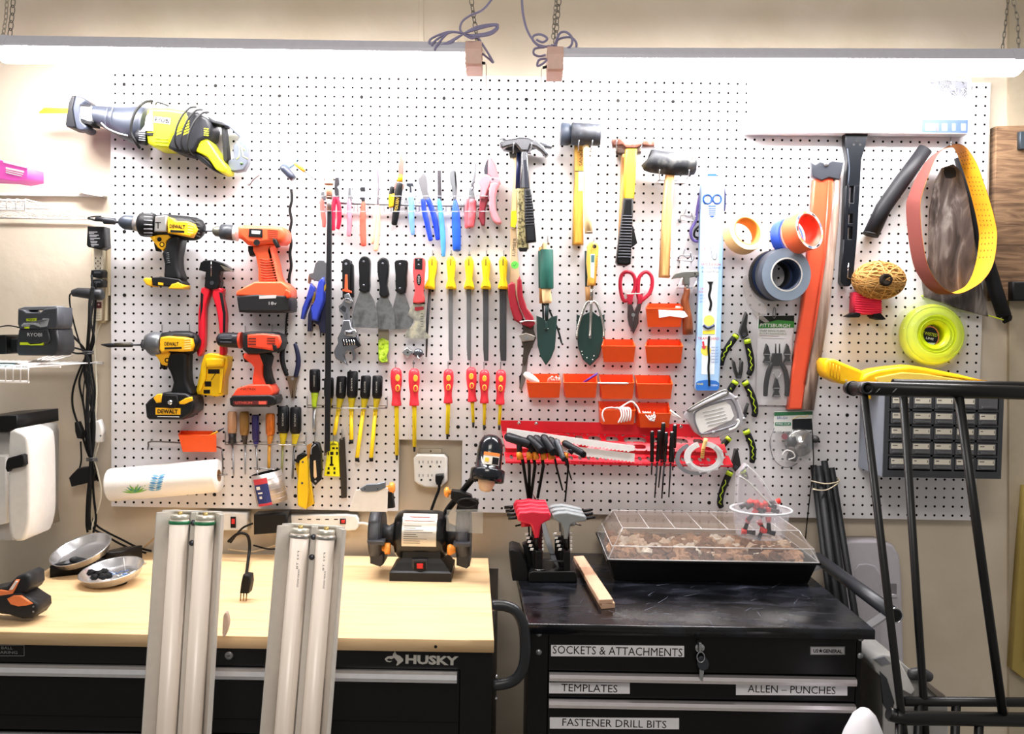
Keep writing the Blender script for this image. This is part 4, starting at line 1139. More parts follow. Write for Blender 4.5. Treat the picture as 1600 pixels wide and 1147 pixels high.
# locking pliers and cutters
t = T('locking_pliers', 'blue gripped locking pliers cluster left of the black bar', 'pliers')
b = t.p('jaws'); b.S([(492, 412), (497, 406), (506, 406), (511, 412), (513, 425), (510, 438), (504, 442), (498, 440), (484, 436), (482, 428), (489, 426)], .055, .07, CH2, 1.5)
b.S([(482, 430), (487, 432), (484, 444), (481, 442)], .05, .06, M('#b48d72', .3, .7), .5)
b = t.p('handle', 'blue front handle'); b.S([(497, 440), (505, 432), (507, 442), (506, 470), (499, 488), (496, 502), (486, 500), (485, 482), (492, 468), (494, 452)], .058, .082, M('#2b3fb0', .42), 3)
b = t.p('handle', 'blue left handle'); b.S([(485, 442), (492, 450), (490, 462), (484, 470), (478, 486), (474, 499), (469, 498), (472, 480), (479, 462)], .045, .068, M('#2b3fa8', .42), 2.5)
b = t.p('handle', 'dark blue lower handle'); b.S([(486, 476), (498, 476), (500, 502), (510, 500), (512, 440), (515, 440), (513, 522), (500, 520), (497, 508), (487, 502), (486, 518), (480, 518), (481, 492)], .04, .062, M('#191c3e', .45), 2)
b = t.p('lever', 'brass lever'); b.S([(489, 450), (493, 460), (491, 474), (487, 474), (488, 462)], .058, .066, M('#9a7a2c', .35, .6), .8); b.S([(505, 448), (512, 441), (512, 448), (506, 456)], .07, .08, M('#b89a40', .35, .5), .8)
b = t.p('screw'); b.L([(501, 519, 1.2), (501, 527, 1.2)], DSTL, .052, 8)
t = T('wire_stripper', 'dark blue handled needle pliers pointing down beside the orange drill', 'pliers')
b = t.p('jaws'); b.S([(447, 588), (466, 588), (462, 600), (459, 622), (457.5, 622), (457, 604), (456, 622), (454.5, 622), (451, 602)], FB, .05, M('#8b7a66', .35, .8), .6); b.disc(457, 592, 2.2, .051, STL)
for P in ([(445, 535, 3.4), (441, 550, 4), (442, 568, 4), (448, 586, 3.4)], [(461, 538, 3), (465, 552, 3.6), (466, 570, 4), (462, 588, 3.6)]):
    b = t.p('handle'); b.L(P, M('#1a1f42', .45) if P[0][0] > 450 else M('#1c1d22', .5), .052, 12, .9, 3, rnd=.5)

# ================================================================== scrapers, wrenches, small chuck
def scraper(label, handle, blade, hm, bm, d, rivets=(), bev=2.5, th=.022, sm=2, cat='putty knife'):
    t = T('putty_knife', label, cat, 'scrapers and putty knives')
    b = t.p('blade', 'steel blade'); b.S(blade, d - .0012, d, bm, 0)
    h = t.p('handle'); h.S(handle, d - th / 2, d + th / 2, hm, bev, sm=sm)
    for x, y in rivets:
        r = h.sub('rivet'); r.R(x, y, [(2, d + th / 2), (1.8, d + th / 2 + .001), (0, d + th / 2 + .0012)], DSTL, 10)
    return t
BLD = ramp_mat('worn_blade', [(0.3, '#7b7d80'), (0.5, '#9da0a3'), (0.7, '#6d6f72')], 30, rough=.32, metal=.9)
BLD2 = ramp_mat('stained_blade', [(0.3, '#6c6c68'), (0.5, '#a3a297'), (0.65, '#c9c4ac'), (0.8, '#595955')], 45, rough=.45, metal=.6)
t = T('pull_scraper', 'black handled scraper with an orange slider, leftmost of the scrapers', 'scraper', 'scrapers and putty knives')
b = t.p('handle'); b.S([(534, 412), (536, 406), (541, 404), (546, 406), (548, 413), (548, 466), (535, 466)], .042, .064, M('#111317', .5), 2)
b.S([(549, 410), (552, 415), (552, 464), (547, 464)], .04, .055, M('#1b1c20', .5), 1); b.disc(540.5, 412, 2, .0645, M('#7b7f88', .4))
b = t.p('slider', 'orange slider'); b.S([(539, 429), (542.5, 429), (543, 452), (549, 455), (550, 458), (535, 455), (535, 452), (538.5, 452)], .064, .068, M('#e8552c', .42), .8)
scraper('wide putty knife with a flat black riveted handle', [(562, 455), (561, 430), (560, 410), (564, 402), (570, 400), (576, 403), (578, 412), (577, 435), (576, 455)], [(563, 453), (575, 453), (585, 470), (590, 490), (591, 513), (549, 511), (551, 490), (556, 472)], BLK, BLD, .062, ((568, 409), (568, 446)), 2)
scraper('putty knife with a bulbous black soft grip handle', [(592, 460), (593, 448), (590, 430), (589, 412), (593, 404), (599, 402), (605, 405), (607, 414), (606, 430), (604, 446), (607, 460), (603, 465), (597, 465)], [(594, 463), (605, 463), (612, 476), (617, 495), (618, 515), (592, 515), (588, 490), (588, 474)], M('#101216', .4), BLD, .056, ((598, 412),), 3)
scraper('putty knife with a square black handle and grey blade', [(619, 456), (618, 430), (616, 410), (622, 406), (632, 406), (637, 410), (635, 432), (633, 457)], [(620, 456), (632, 457), (640, 480), (648, 498), (640, 514), (615, 515), (614, 480)], BLK, BLD, .05, ((625, 413), (625, 451)), 1.6)
t = scraper('red handled painters tool with a stained hooked blade', [(645, 473), (648, 455), (645, 425), (646, 405), (651, 402), (661, 403), (664, 410), (662, 440), (661, 458), (663, 472)], [(646, 474), (664, 474), (665, 518), (673, 527), (665, 530), (632, 528), (634, 518), (648, 506), (646, 498), (637, 492), (641, 482)], M('#d8474a', .4), BLD2, .066, ((654, 407), (654, 414)), 2.5)
b = t.parts[1]; b.S([(648, 403.5), (660.5, 403.5), (660, 422), (648, 421)], .076, .0775, INK, .5); b.S([(654.5 + 4 * math.cos(q), 437 + 9 * math.sin(q)) for q in [k * math.pi / 8 for k in range(16)]], .076, .078, INK, .4); b.X('HYDE', 654.5, 437, .0784, 3.2, M('#b9b9b9', .5), 12, -90)
b = t.parts[0]; b.S([(648, 480), (662, 479), (662, 484), (652, 486), (648, 485)], .066, .0664, M('#a02030', .5)); 
for k in range(6): b.S([(657, 490 + k * 4), (661 + k % 2, 490 + k * 4), (661 + k % 2, 490.6 + k * 4), (657, 490.6 + k * 4)], .066, .0664, INK)
b.S([(645.5, 472.5), (664, 472.5), (664, 475), (645.5, 475)], .064, .068, INK, .4)
t = T('green_scraper', 'narrow strip smeared with lime green behind the putty knives', 'scraper')
b = t.p('strip'); b.S([(591, 505), (607, 505), (608, 568), (591, 568)], .036, .042, M('#8e8774', .5), .5)
b = t.p('smear', 'lime green smear'); b.S([(591, 532), (597, 528), (607, 533), (607, 548), (604, 556), (606, 565), (597, 567), (591, 562)], .042, .045, ramp_mat('lime_smear', [(0.35, '#6f9a10'), (0.5, '#b4dc22'), (0.7, '#cfe86a')], 90, rough=.6, bump=.6), 1)
# adjustable wrenches nested on one hook
def wrench(label, d, head, hole, shank, sc=1.0):
    t = T('adjustable_wrench', label, 'wrench', 'adjustable wrenches')
    b = t.p('body')
    b.S(head, d - .012, d, CH2, 1.2); b.S(shank, d - .009, d - .002, CH2, 1)
    return t
CHD = M('#6e717a', .28, .95)
t = T('adjustable_wrench', 'chrome adjustable wrench on top, its jaw up beside the putty knife', 'wrench', 'adjustable wrenches')
b = t.p('body'); b.S([(537, 460), (545, 458), (549, 466), (551, 474), (546, 480), (545, 488), (547, 505), (551, 520), (551, 530), (540, 530), (540, 505), (536, 492), (530, 486), (529, 478), (534, 474), (538, 468)], .058, .070, CH2, 1.2)
b.S([(531, 482), (536, 477), (541, 481), (540, 488), (536, 487)], .0702, .0706, M('#3c3e45', .4, .6)); b.X('CHROME', 541.5, 497, .0706, 3, M('#4b4d55', .4, .6), 14, -90)
b = t.p('jaw'); b.S([(540, 466), (550, 469), (549, 474), (538, 472)], .068, .074, CHR, .8); b.L([(541, 467, 2), (547, 468.5, 2)], CHD, .074, 10)
t = T('adjustable_wrench', 'large dark chrome adjustable wrench with its jaws hanging down', 'wrench', 'adjustable wrenches')
b = t.p('body'); b.S([(536, 500), (547, 500), (549, 512), (555, 517), (559, 524), (562, 538), (561, 542), (553, 546), (556, 553), (555, 562), (550, 565), (551, 558), (549, 550), (543, 549), (537, 555), (540, 566), (543, 571), (533, 566), (524, 560), (521, 550), (524, 543), (528, 536), (527, 528), (532, 518)], .072, .088, M('#8f929b', .28, .95), 1.8)
b = t.p('jaw'); b.S([(537, 517), (555, 515), (559, 521), (556, 526), (538, 524)], .088, .093, CHR, 1); b.L([(541, 520.5, 2.6), (551, 519, 2.6)], CHD, .094, 10)
b.S([(534, 530), (556, 526), (564, 540), (560, 543), (553, 538), (536, 541)], .088, .095, M('#2c2d33', .3, .8), 1)
for k in range(5): b.U([(537 + k * 4, 531, .0955), (539 + k * 4, 539, .0955)], .7, CHR, sm=0)
# small chuck and square die on hooks
t = T('drill_chuck', 'small round chrome chuck with key hanging under the red scraper', 'chuck')
b = t.p('chuck'); b.R(653, 552, [(3, .034), (7, .036), (7.4, .05), (6, .058), (3, .06), (0, .06)], CHD, 18)
b = t.p('key'); b.L([(652, 556, 1.4, .062), (655, 563, 1.6, .066)], CHR, .06, 8)
t = T('square_die', 'small bright square steel block hanging beside the chuck', 'block')
t.me.S([(628, 551), (636, 543), (645, 550), (637, 559)], FB, .055, CHR, .8); t.me.disc(637, 551, 1.4, .0555, INK, 10)

# ================================================================== files with yellow handles
for i, (x, w, l, dark) in enumerate(((675, 2.3, 563, '#3b3c40'), (704, 3.2, 563, '#6b6c6e'), (732.5, 3.3, 563, '#626365'), (759, 4.2, 564, '#47484b'), (786, 5.4, 564, '#3f4043'))):
    names = ('thin round', 'half round', 'slim flat', 'flat', 'wide flat')
    t = T('hand_file', names[i] + ' file with a yellow handle, ' + ('leftmost', 'second from left', 'middle one', 'fourth from left', 'rightmost')[i] + ' of five', 'file', 'files with yellow handles')
    hook(x + 1, 392, 'peg hook holding the ' + names[i] + ' file with yellow handle', 9, .055)
    b = t.p('blade', 'dark cross-cut blade')
    x2 = x - (4 if i == 0 else -.5)
    if i == 0: b.L([(x - 3, 450, w), (x2 - 3, 500, w), (x2 - 5, 558, 1.2)], M(dark, .55, .5), .05, 10)
    else: b.S([(x - w, 450), (x + w, 450), (x + w, 545), (x + w * .8 + .6, l), (x - w * .8 + .6, l), (x - w, 545)], .046, .052, M(dark, .6, .5, bump=.3, scale=400), .5)
    h = t.p('handle', 'yellow plastic handle')
    sl = -2 if i == 0 else 0
    o = [(x - 8 + sl * 2, 451), (x - 8 + sl * 2, 447), (x - 4.5 + sl, 436), (x - 6, 420), (x - 7, 408), (x - 4, 401), (x, 400), (x + 4, 401), (x + 7, 408), (x + 6.5, 420), (x + 5 + sl, 436), (x + 8 + sl * 2, 447), (x + 8 + sl * 2, 452)]
    h.S(o, .034, .068, M('#f6cf10', .4), 5)
    h.S([(x - .8, 404), (x + .8, 404), (x + 1.2, 415), (x - 1.2, 415)], .068, .0684, M('#8a7208', .5))

# ================================================================== insulated screwdrivers, red
for i, (x, y0, y1, x2, tip) in enumerate(((619, 575, 634, 620, 719), (647, 576, 634, 647.5, 706), (701, 577, 630, 699, 686), (736, 574, 628, 739.5, 668), (757, 578, 630, 756.5, 672), (783, 578, 632, 780, 672))):
    pos = ('leftmost, the longest', 'second from the left', 'third, above the socket', 'fourth, with a crosswise tip', 'fifth from the left', 'rightmost, next to the red rack')[i]
    t = T('insulated_screwdriver', 'red and yellow insulated screwdriver, ' + pos, 'screwdriver', 'red insulated screwdrivers')
    hook(x - 1, y0 - 12, 'peg hook for the red insulated screwdriver, ' + pos.split(',')[0], 12, .062)
    k = (y1 - y0) / 59; dx = (x2 - x) / (tip - y0)
    h = t.p('handle')
    pts = [(0, 4), (4, 8), (14, 9), (28, 8.4), (40, 6.6), (50, 7), (56, 8), (59, 7.6)]
    h.L([(x + dx * a * k, y0 + a * k, r * min(k, 1)) for a, r in pts], M('#dc2f3c', .38), .062, 14, 1, 2)
    c = x + (2 if i < 2 else 0)
    for a, e in ((10, 21), (26, 37)):
        h.S([(c + 3.6 * math.cos(q) + dx * a, y0 + ((a + e) / 2 + (e - a) / 2 * math.sin(q)) * k) for q in [j * math.pi / 6 for j in range(12)]], .07, .0795, M('#f2b53a', .4), .6)
    h.S([(c + 2 * math.cos(q) + dx * 31, y0 + (31.5 + 4 * math.sin(q)) * k) for q in [j * math.pi / 6 for j in range(12)]], .079, .0802, M('#dc2f3c', .38))
    s = t.p('shaft', 'yellow sleeved shaft')
    xs = x + dx * (y1 - y0)
    s.L([(xs, y1, 4.2 if i < 3 else 3.2), (xs + .3, y1 + 6, 3.4 if i < 3 else 2.6), (x2, tip - 8, 3.2 if i < 3 else 2.4)], M('#f4d90c', .4), .062, 12)
    b = s.sub('tip', 'black tip'); b.L([(x2, tip - 8, 2), (x2, tip, 1.6)], M('#2a2a2c', .4, .6), .062, 8)

# ================================================================== screwdriver racks and nut drivers
t = T('screwdriver_rack', 'steel wire rack holding the black and yellow nut drivers', 'rack')
for y in (633, 637): t.me.U([(481, y, .04 + (y - 633) * .006), (540, y + 1, .04 + (y - 633) * .006), (604, y + 1, .04 + (y - 633) * .006)], .7, WIRE, sm=0)
for x in (480, 605): t.me.U([(x, 620, FB), (x, 621, .04), (x, 634, .042), (x, 637, .064)], .8, WIRE, sm=2)
t = T('screwdriver_rack', 'steel wire rack holding the short screwdrivers at the lower left', 'rack')
for y in (691, 695): t.me.U([(352, y, .04 + (y - 691) * .006), (420, y, .04 + (y - 691) * .006), (478, y, .04 + (y - 691) * .006)], .7, WIRE, sm=0)
for x in (352, 478): t.me.U([(x, 676, FB), (x, 677, .04), (x, 692, .042), (x, 695, .064)], .8, WIRE, sm=2)
def driver(label, x, y0, y1, w, hm, collar, xs, ys0, tip, r, sm, d=.055, cat='screwdriver', nm='screwdriver', lean=0, grp='screwdrivers in the wire racks', letter=None, tipm=None):
    t = T(nm, label, cat, grp)
    h = t.p('handle'); L_ = y1 - y0
    h.L([(x, y0, w * .8), (x, y0 + 2, w), (x + lean * .4, y0 + L_ * .5, w * 1.02), (x + lean * .8, y1 - 4, w), (x + lean, y1, w * .8)], hm, d, 16)
    for q in (-.5, 0, .5): h.U([(x + w * math.sin(q * 1.6), y0 + 4, d + S(d) * w * math.cos(q * 1.6)), (x + lean * .8 + w * math.sin(q * 1.6), y1 - 6, d + S(d) * w * math.cos(q * 1.6))], .6, hm, sm=0)
    if letter: h.X(letter, x + lean * .4 - 1, (y0 + y1) / 2, d + S(d) * w * 1.06, 2.6, M('#b9b9b4', .5), L_ * .5, -90)
    if collar:
        c = t.p('collar', 'translucent yellow neck'); c.L([(x + lean, y1, w * .72), (x + lean + (xs - x - lean) * .3, y1 + 5, w * .66), (xs, ys0, w * .42), (xs, ys0 + 4, w * .5)], collar, d, 12)
    s = t.p('shaft')
    s.L([(xs, ys0, r), (tip[0], tip[1] - 4, r), (tip[0], tip[1], r * .7)], sm, d, 10)
    if tipm: e = s.sub('tip', 'black tip'); e.L([(tip[0], tip[1] - 3, r * 1.05), (tip[0], tip[1] + 3, r)], tipm, d, 8)
    return t
YT = M('#d9c21a', .3, alpha=.9); YS = M('#e9c512', .4); CG = M('#101116', .5)
driver('black handled nut driver with a green neck, leftmost in its rack', 492, 577, 613, 8.4, CG, M('#b6d62a', .35), 491, 633, (491, 674), 2.6, STL, letter='SCREWDRIVER')
driver('black handled driver half hidden behind the long black bar', 514, 590, 622, 7.6, CG, YT, 514, 636, (514, 655), 2.2, YS, d=.05)
for i, (x, y0, y1, ln, xs, tip) in enumerate(((534, 588, 622, -2, 529, (523, 680)), (551, 580, 621, -1, 549, (549, 690)), (572, 587, 622, -2, 568, (558, 718)), (590, 587, 622, -1, 587, (580, 718)))):
    driver('black handled driver with a yellow shaft, ' + ('short and slanting left', 'thickest handle of its rack', 'second from the right in its rack', 'rightmost in its rack')[i], x, y0, y1, (8, 8.6, 8, 8)[i], CG, YT, xs, 638, tip, 3.2, YS, lean=ln, letter='DRIVER', tipm=INK if i else None)
driver('clear handled screwdriver with a black collar, leftmost of the short ones', 363, 643, 678, 7, M('#c79b78', .2, alpha=.85), None, 363, 690, (365, 744), 1.5, STL)
ALL[-1].parts[0].L([(363, 677, 6.4), (363, 684, 5.6), (363, 693, 6.6)], M('#23252c', .4), .055, 14)
driver('brown amber handled screwdriver beside the clear one', 382, 643, 680, 7, M('#8f6a35', .3), M('#3c3228', .4), 383, 691, (383, 741), 1.4, STL)
driver('small dark blue screwdriver in the lower left rack', 399, 648, 690, 5.6, M('#2a2260', .35), M('#3d3590', .35), 400, 693, (402, 735), 1.4, STL, lean=1)
driver('orange handled screwdriver with an orange tapered shaft', 422.5, 646, 680, 7, M('#c86a1c', .3), M('#d88a2c', .3), 421, 692, (420, 733), 2.6, M('#e8a63a', .35))
driver('black handled screwdriver with yellow neck, left of two alike', 443, 635, 676, 9, CG, YT, 442, 692, (440, 746), 1.8, M('#9a9a62', .35, .5), letter='SCREW')
driver('black handled screwdriver with yellow neck, right of two alike', 462, 636, 677, 8.8, CG, YT, 460, 692, (457, 748), 1.7, M('#77787a', .35, .8), letter='SCREW')

# ================================================================== things at the lower left of the board
def bin_(label, P, d1, mat=BINR, name='storage_bin'):
    """open plastic hanging bin: P = front face (x0, y0, x1, y1) at d1 and the back rim (xb0, yb0, xb1)"""
    x0, y0, x1, y1, xb0, yb0, xb1 = P
    t = T(name, label, 'bin', 'orange plastic hanging bins')
    b = t.me
    d0 = FB
    A = [V(x0, y0, d1), V(x1, y0 + .3, d1), V(x1 - 2, y1, d1), V(x0 + 4, y1, d1)]
    A[2].y += .012; A[3].y += .012
    C = [V(xb0, yb0, d0), V(xb1, yb0 + .3, d0)]
    C += [Vector((C[1].x - .003, -d0, A[2].z + .002)), Vector((C[0].x + .003, -d0, A[3].z + .002))]
    cen = sum(A + C, Vector()) / 8
    th = .0022
    def inn(p, top):
        q = Vector(p)
        q.x += th if q.x < cen.x else -th
        q.y += th if q.y < cen.y else -th
        if not top: q.z += th
        return q
    Ai = [inn(p, i < 2) for i, p in enumerate(A)]; Ci = [inn(p, i < 2) for i, p in enumerate(C)]
    vs = A + C + Ai + Ci
    fs = [[0, 3, 2, 1], [4, 5, 6, 7], [0, 4, 7, 3], [1, 2, 6, 5], [3, 7, 6, 2],
          [8, 9, 10, 11], [12, 15, 14, 13], [8, 11, 15, 12], [9, 13, 14, 10], [11, 10, 14, 15],
          [0, 1, 9, 8], [1, 5, 13, 9], [5, 4, 12, 13], [4, 0, 8, 12]]
    b.add(vs, fs, mat)
    b.rings([A[0], A[1], C[1]], .0013, mat, 6); b.rings([A[0], C[0]], .0013, mat, 6)
    return t
bin_('orange hanging bin with a pencil in it, above the paper towels', (279, 680, 338, 707, 282, 673, 332), .10)
t = T('pencil', 'short yellow and dark pencil leaning out of the left orange bin', 'pencil')
t.me.L([(322, 684, 1.6), (341, 674, 1.6)], DYEL, .072, 8); t.me.L([(341, 674, 1.8), (350, 669, .8)], M('#22304a', .5), .072, 8)
t = T('towel_holder', 'bent steel wire holder for the paper towel roll', 'holder')
t.me.U([(231, 702, FB), (232, 696, .05), (236, 690, .06), (280, 692, .06), (330, 697, .06), (344, 700, .075), (347, 706, .09), (348, 728, .092), (347, 740, .092), (341, 743.1, .092), (176, 757.7, .092)], 1.3, M('#77706e', .35, .9), sm=3)
t.me.U([(236, 690, .06), (236, 688, .05), (237, 688, FB)], 1.2, M('#77706e', .35, .9), sm=2)
t = T('paper_towel_roll', 'white paper towel roll printed with green and blue leaves', 'paper towels')
A, C = V(173, 758, .092), V(342, 743, .092)
ax = (C - A).normalized(); RR = 26 * S(.092); LL = (C - A).length
pt = M('#f3f0ec', .85, var=.02, bump=.15, scale=120)
b = t.p('roll')
b.rev(A, ax, [(.02, 0), (RR * .97, 0), (RR, .004), (RR, LL - .003), (RR * .985, LL), (.016, LL)], pt, 36)
core_ = t.p('cardboard_core', 'brown cardboard core'); core_.rev(A, ax, [(.016, LL - .0), (.0165, LL + .001), (.0145, LL + .001), (.0145, LL - .05)], M('#8c6645', .8), 20)
pr = t.p('printed_leaves', 'printed leaf pattern')
up = Vector((0, 0, 1)); fr = Vector((0, -1, 0))
def on_roll(u, a):      # u along, a angle (0 = facing the room)
    rr = RR + .0005
    return A + ax * u + fr * (rr * math.cos(a)) + (up - ax * up.dot(ax)).normalized() * (rr * math.sin(a))
def leaf(u, a, du, da, wd, mat):
    n = 5; L_, R_ = [], []
    ln = math.hypot(du, da * RR)
    nx, ny = -da * RR / ln, du / ln
    for k in range(n + 1):
        s = k / n; w = wd * math.sin(math.pi * min(s * .9 + .05, 1))
        L_.append(on_roll(u + du * s + nx * w, a + da * s + ny * w / RR)); R_.append(on_roll(u + du * s - nx * w, a + da * s - ny * w / RR))
    vs = L_ + R_
    pr.add(vs, [[k, k + 1, n + 2 + k, n + 1 + k] for k in range(n)], mat)
gl = [M(c, .8) for c in ('#6faa3c', '#8cc06a', '#3f8f7a', '#7fb7d6', '#4f8fc0')]
for k in range(7):
    u0 = LL * (.22 + .025 * k); leaf(u0, -.42 + .05 * k, .004, .06, .001, gl[0])
    for s in (-1, 1): leaf(LL * .28, -.5, .022 * (k - 3) / 3 + .012 * s, .55 - abs(k - 3) * .13, .0024, gl[(k + (s > 0)) % 3])
    for s in (-1, 1): leaf(LL * (.46 + .008 * k), -.45 + .14 * k, s * .018, .1, .003, gl[3 + k % 2])
t = T('tin_can', 'open tin can with red and blue label hanging under the screwdrivers', 'can')
A, C = V(396, 727, .085), V(400, 790, .085)
cx = Vector((V(421, 752, .085))); ax = (V(426, 785, .085) - V(416, 738, .085)); hh = ax.length; ax.normalize()
o = V(416, 738, .085); rr = 24 * S(.085)
b = t.p('can'); b.rev(o, ax, [(rr * .96, 0), (rr, 0), (rr, hh), (0, hh)], M('#b3aaa5', .35, .7), 28); b.rev(o, ax, [(rr * .96, 0), (rr * .96, hh * .98), (0, hh * .98)], INK, 28)
for k in range(5): b.rev(o + ax * hh * (.18 + .17 * k), ax, [(rr, 0), (rr * 1.015, .001), (rr, .002)], M('#b3aaa5', .35, .7), 28)
lb = t.p('label', 'red and blue printed label')
def on_can(a, s):
    u = ax.cross(Vector((0, -1, 0))).normalized(); f = u.cross(ax).normalized()
    if f.y > 0: f = -f
    return o + ax * (hh * s) + f * ((rr + .0012) * math.cos(a)) + u * ((rr + .0012) * math.sin(a))
def can_patch(a0, a1, s0, s1, mat):
    n = 6
    vs = [on_can(a0 + (a1 - a0) * k / n, s) for s in (s0, s1) for k in range(n + 1)]
    lb.add(vs, [[k, k + 1, n + 2 + k, n + 1 + k] for k in range(n)], mat, True)
_dir = 1 if on_can(.5, .5).x > on_can(-.5, .5).x else -1
for a0, a1, s0, s1, m in ((-.75, .25, .12, .3, M('#c23440', .6)), (-.75, .25, .3, .92, M('#23306e', .6)), (-.75, .25, .92, 1.0, M('#c23440', .6)), (-.6, -.3, .36, .46, WHT), (-.55, -.2, .55, .6, WHT), (-.5, -.3, .68, .76, WHT)):
    can_patch(a0 * _dir, a1 * _dir, s0, s1, m)
    if m is WHT:
        lb.v[-14:] = [tuple(Vector(q) + Vector((0, -.0006, 0))) for q in lb.v[-14:]]
pp = t.p('leaflet', 'patterned paper tag'); pp.S([(434, 743), (449, 763), (443, 775), (432, 784)], .07, .0712, M('#dcc4b0', .7))
for q in ((438, 755, 3), (443, 765, 3.4), (437, 774, 3)): pp.disc(q[0], q[1], q[2], .0716, M('#a8323a', .6), 7)
hk = t.p('wire_bail', 'steel wire bail'); hk.U([(398, 733, .085), (402, 736, .108), (403, 746, .11)], .8, WIRE, sm=2); hk.U([(397, 731, .1), (410, 732, .112), (430, 734, .11)], .8, WIRE, sm=2)
t = T('utility_knife', 'yellow folding drywall knife with a black end, hanging by the pocket knife', 'knife')
b = t.p('handle'); b.S([(468, 720), (480, 712), (482, 740), (481, 770), (478, 796), (465, 790), (464, 760)], .052, .07, M('#f2c80c', .4), 1.5)
b.disc(473, 722, 1.6, .0706, DSTL); b.disc(472, 755, 1.8, .0706, DSTL)
b = t.p('handle', 'second yellow half'); b.S([(461, 724), (466, 722), (470, 740), (484, 745), (490, 788), (480, 794), (470, 780)], .034, .05, M('#dcb20c', .4), 1.2)
b = t.p('pivot', 'black rounded end'); b.S([(461, 722), (464, 712), (471, 708), (479, 712), (474, 716), (466, 724)], .05, .068, INK, 1.5)
t = T('pocket_knife', 'black folding utility knife with a pale insert hanging on a hook', 'knife')
b = t.p('handle'); b.S([(486, 697), (492, 691), (498, 693), (501, 705), (502, 735), (501, 750), (492, 759), (485, 752), (483, 730), (484, 710)], .068, .088, M('#0e0f12', .45), 2)
b.S([(490, 720), (493, 719), (495, 745), (492, 748), (490, 744)], .088, .0886, M('#d8b78a', .4)); b.disc(493, 752, 1.6, .0886, STL); b.U([(486, 710, .089), (487, 700, .089), (493, 695, .089)], .9, M('#9aa0a8', .3, .6))
b = t.p('clip', 'brown grip'); b.S([(479, 696), (486, 693), (484, 716), (480, 716)], .06, .072, M('#a8742c', .45), 1)
t = T('stud_finder', 'bright yellow flat plastic gauge with black slots', 'gauge')
t.me.S([(512, 693), (520, 689), (528, 692), (529, 715), (531, 745), (506, 744), (510, 715)], .036, .05, M('#f2ea10', .4), 1)
for q in ((513, 699, 516, 702), (519, 699, 523, 702), (525, 699, 528, 702), (516, 706, 521, 711), (525, 706, 528, 711), (512, 706, 514, 711), (516.5, 713, 519.5, 728), (515, 725, 521, 728), (512, 730, 515, 734), (521, 730, 524, 734), (511, 737, 515, 741), (521, 737, 524, 741)): t.me.box(*q, .05, .0505, INK, 0)
t.me.S([(514, 696), (520, 692), (527, 695)], .05, .0505, M('#8c8a10', .5))
t = T('saw_blade', 'dark flat hacksaw blade hanging beside the yellow gauge', 'blade')
t.me.S([(530, 686), (538, 683), (541, 740), (541.5, 778), (533, 779), (531, 730)], .04, .046, M('#3a3530', .5, .5), .5); t.me.disc(534, 686, 1.4, .0465, STL, 8)
for q in ((500 - 8, 676, 'peg hook holding the black pocket knife', 14), (521, 678, 'peg hook holding the bright yellow gauge', 12), (534, 672, 'peg hook holding the dark hacksaw blade', 12)): hook(*q, d1=.06)
# ================================================================== hammers and mallets
HS = M('#54565c', .35, .9)
def pair_hook(x0, x1, y, label, d1=.11):
    t = T('hammer_hook', label, 'hook', 'double hammer hooks')
    for x in (x0, x1): t.me.U([(x, y + 14, FB - .002), (x, y + 14, .05), (x - (x - (x0 + x1) / 2) * .1, y + 12, d1 - .01), (x + 1, y + 6, d1), (x + 2, y - 3, d1 + .003)], .9, WIRE, sm=4)
    t.me.U([(x0, y + 14, .036), (x1, y + 14, .036)], .9, WIRE, sm=0)
def clawhead(b, pts_face, pts_claw, mat, d, th=.022):
    b.S(pts_face, d - th / 2, d + th / 2, mat, 2, sm=0); b.S(pts_claw, d - th / 2, d + th / 2, mat, 1.6)
# claw hammer in front
t = T('claw_hammer', 'steel claw hammer with black ribbed grip, in front on its hook', 'hammer', 'hammers on the board')
b = t.p('head', 'polished steel claw head')
b.S([(783, 217), (788, 216), (790, 218), (804, 216), (812, 214), (826, 215), (832, 218), (840, 220), (850, 228), (857, 241), (853, 244), (846, 236), (838, 230), (829, 227), (826, 236), (814, 236), (806, 226), (792, 229), (784, 232), (782, 226)], .085, .112, M('#777981', .25, .95), 2.5)
b.L([(781, 224, 7.5, .0985), (788, 223.5, 8, .0985), (791, 223.5, 6, .0985)], M('#9b9da3', .25, .95), .0985, 16)
b = t.p('shank', 'steel shank'); b.S([(815, 232), (824, 232), (825, 262), (828, 294), (813, 294), (815, 262)], .09, .107, M('#8b8e97', .22, .95), 1.5)
b.S([(818, 250), (822, 250), (826, 292), (820, 292)], .107, .1075, M('#1c2030', .4), 0)
b = t.p('grip', 'black ribbed grip'); b.S([(819, 295), (829, 295), (833, 320), (838, 377), (822, 379), (820, 340)], .084, .112, M('#101218', .55), 3)
for k in range(11): b.U([(820 + k * .05, 306 + k * 4.5, .1122), (831 + k * .5, 305 + k * 4.5, .1122)], .7, M('#2a2d36', .5), sm=0)
t = T('claw_hammer', 'darker claw hammer with a mossy camouflage grip, behind the black gripped one', 'hammer', 'hammers on the board')
b = t.p('head'); b.S([(784, 226), (800, 224), (812, 224), (830, 222), (845, 222), (855, 225), (863, 229), (861, 231), (850, 230), (840, 230), (826, 234), (812, 238), (798, 236), (786, 234)], .058, .08, HS, 1.5)
b = t.p('shank', 'dark blue shank'); b.L([(811, 236, 3.6), (810, 262, 3.6), (809, 295, 3.8)], M('#1c2650', .35, .3), .07, 12)
b = t.p('grip', 'mossy camouflage grip'); b.S([(808, 294), (822, 294), (824, 340), (826, 388), (822, 391), (812, 391), (808, 386), (809, 340)], .058, .082, ramp_mat('camouflage', [(0.35, '#231f12'), (0.45, '#7a6f45'), (0.55, '#b9ad7c'), (0.7, '#4d4527')], 110, rough=.6), 2.5)
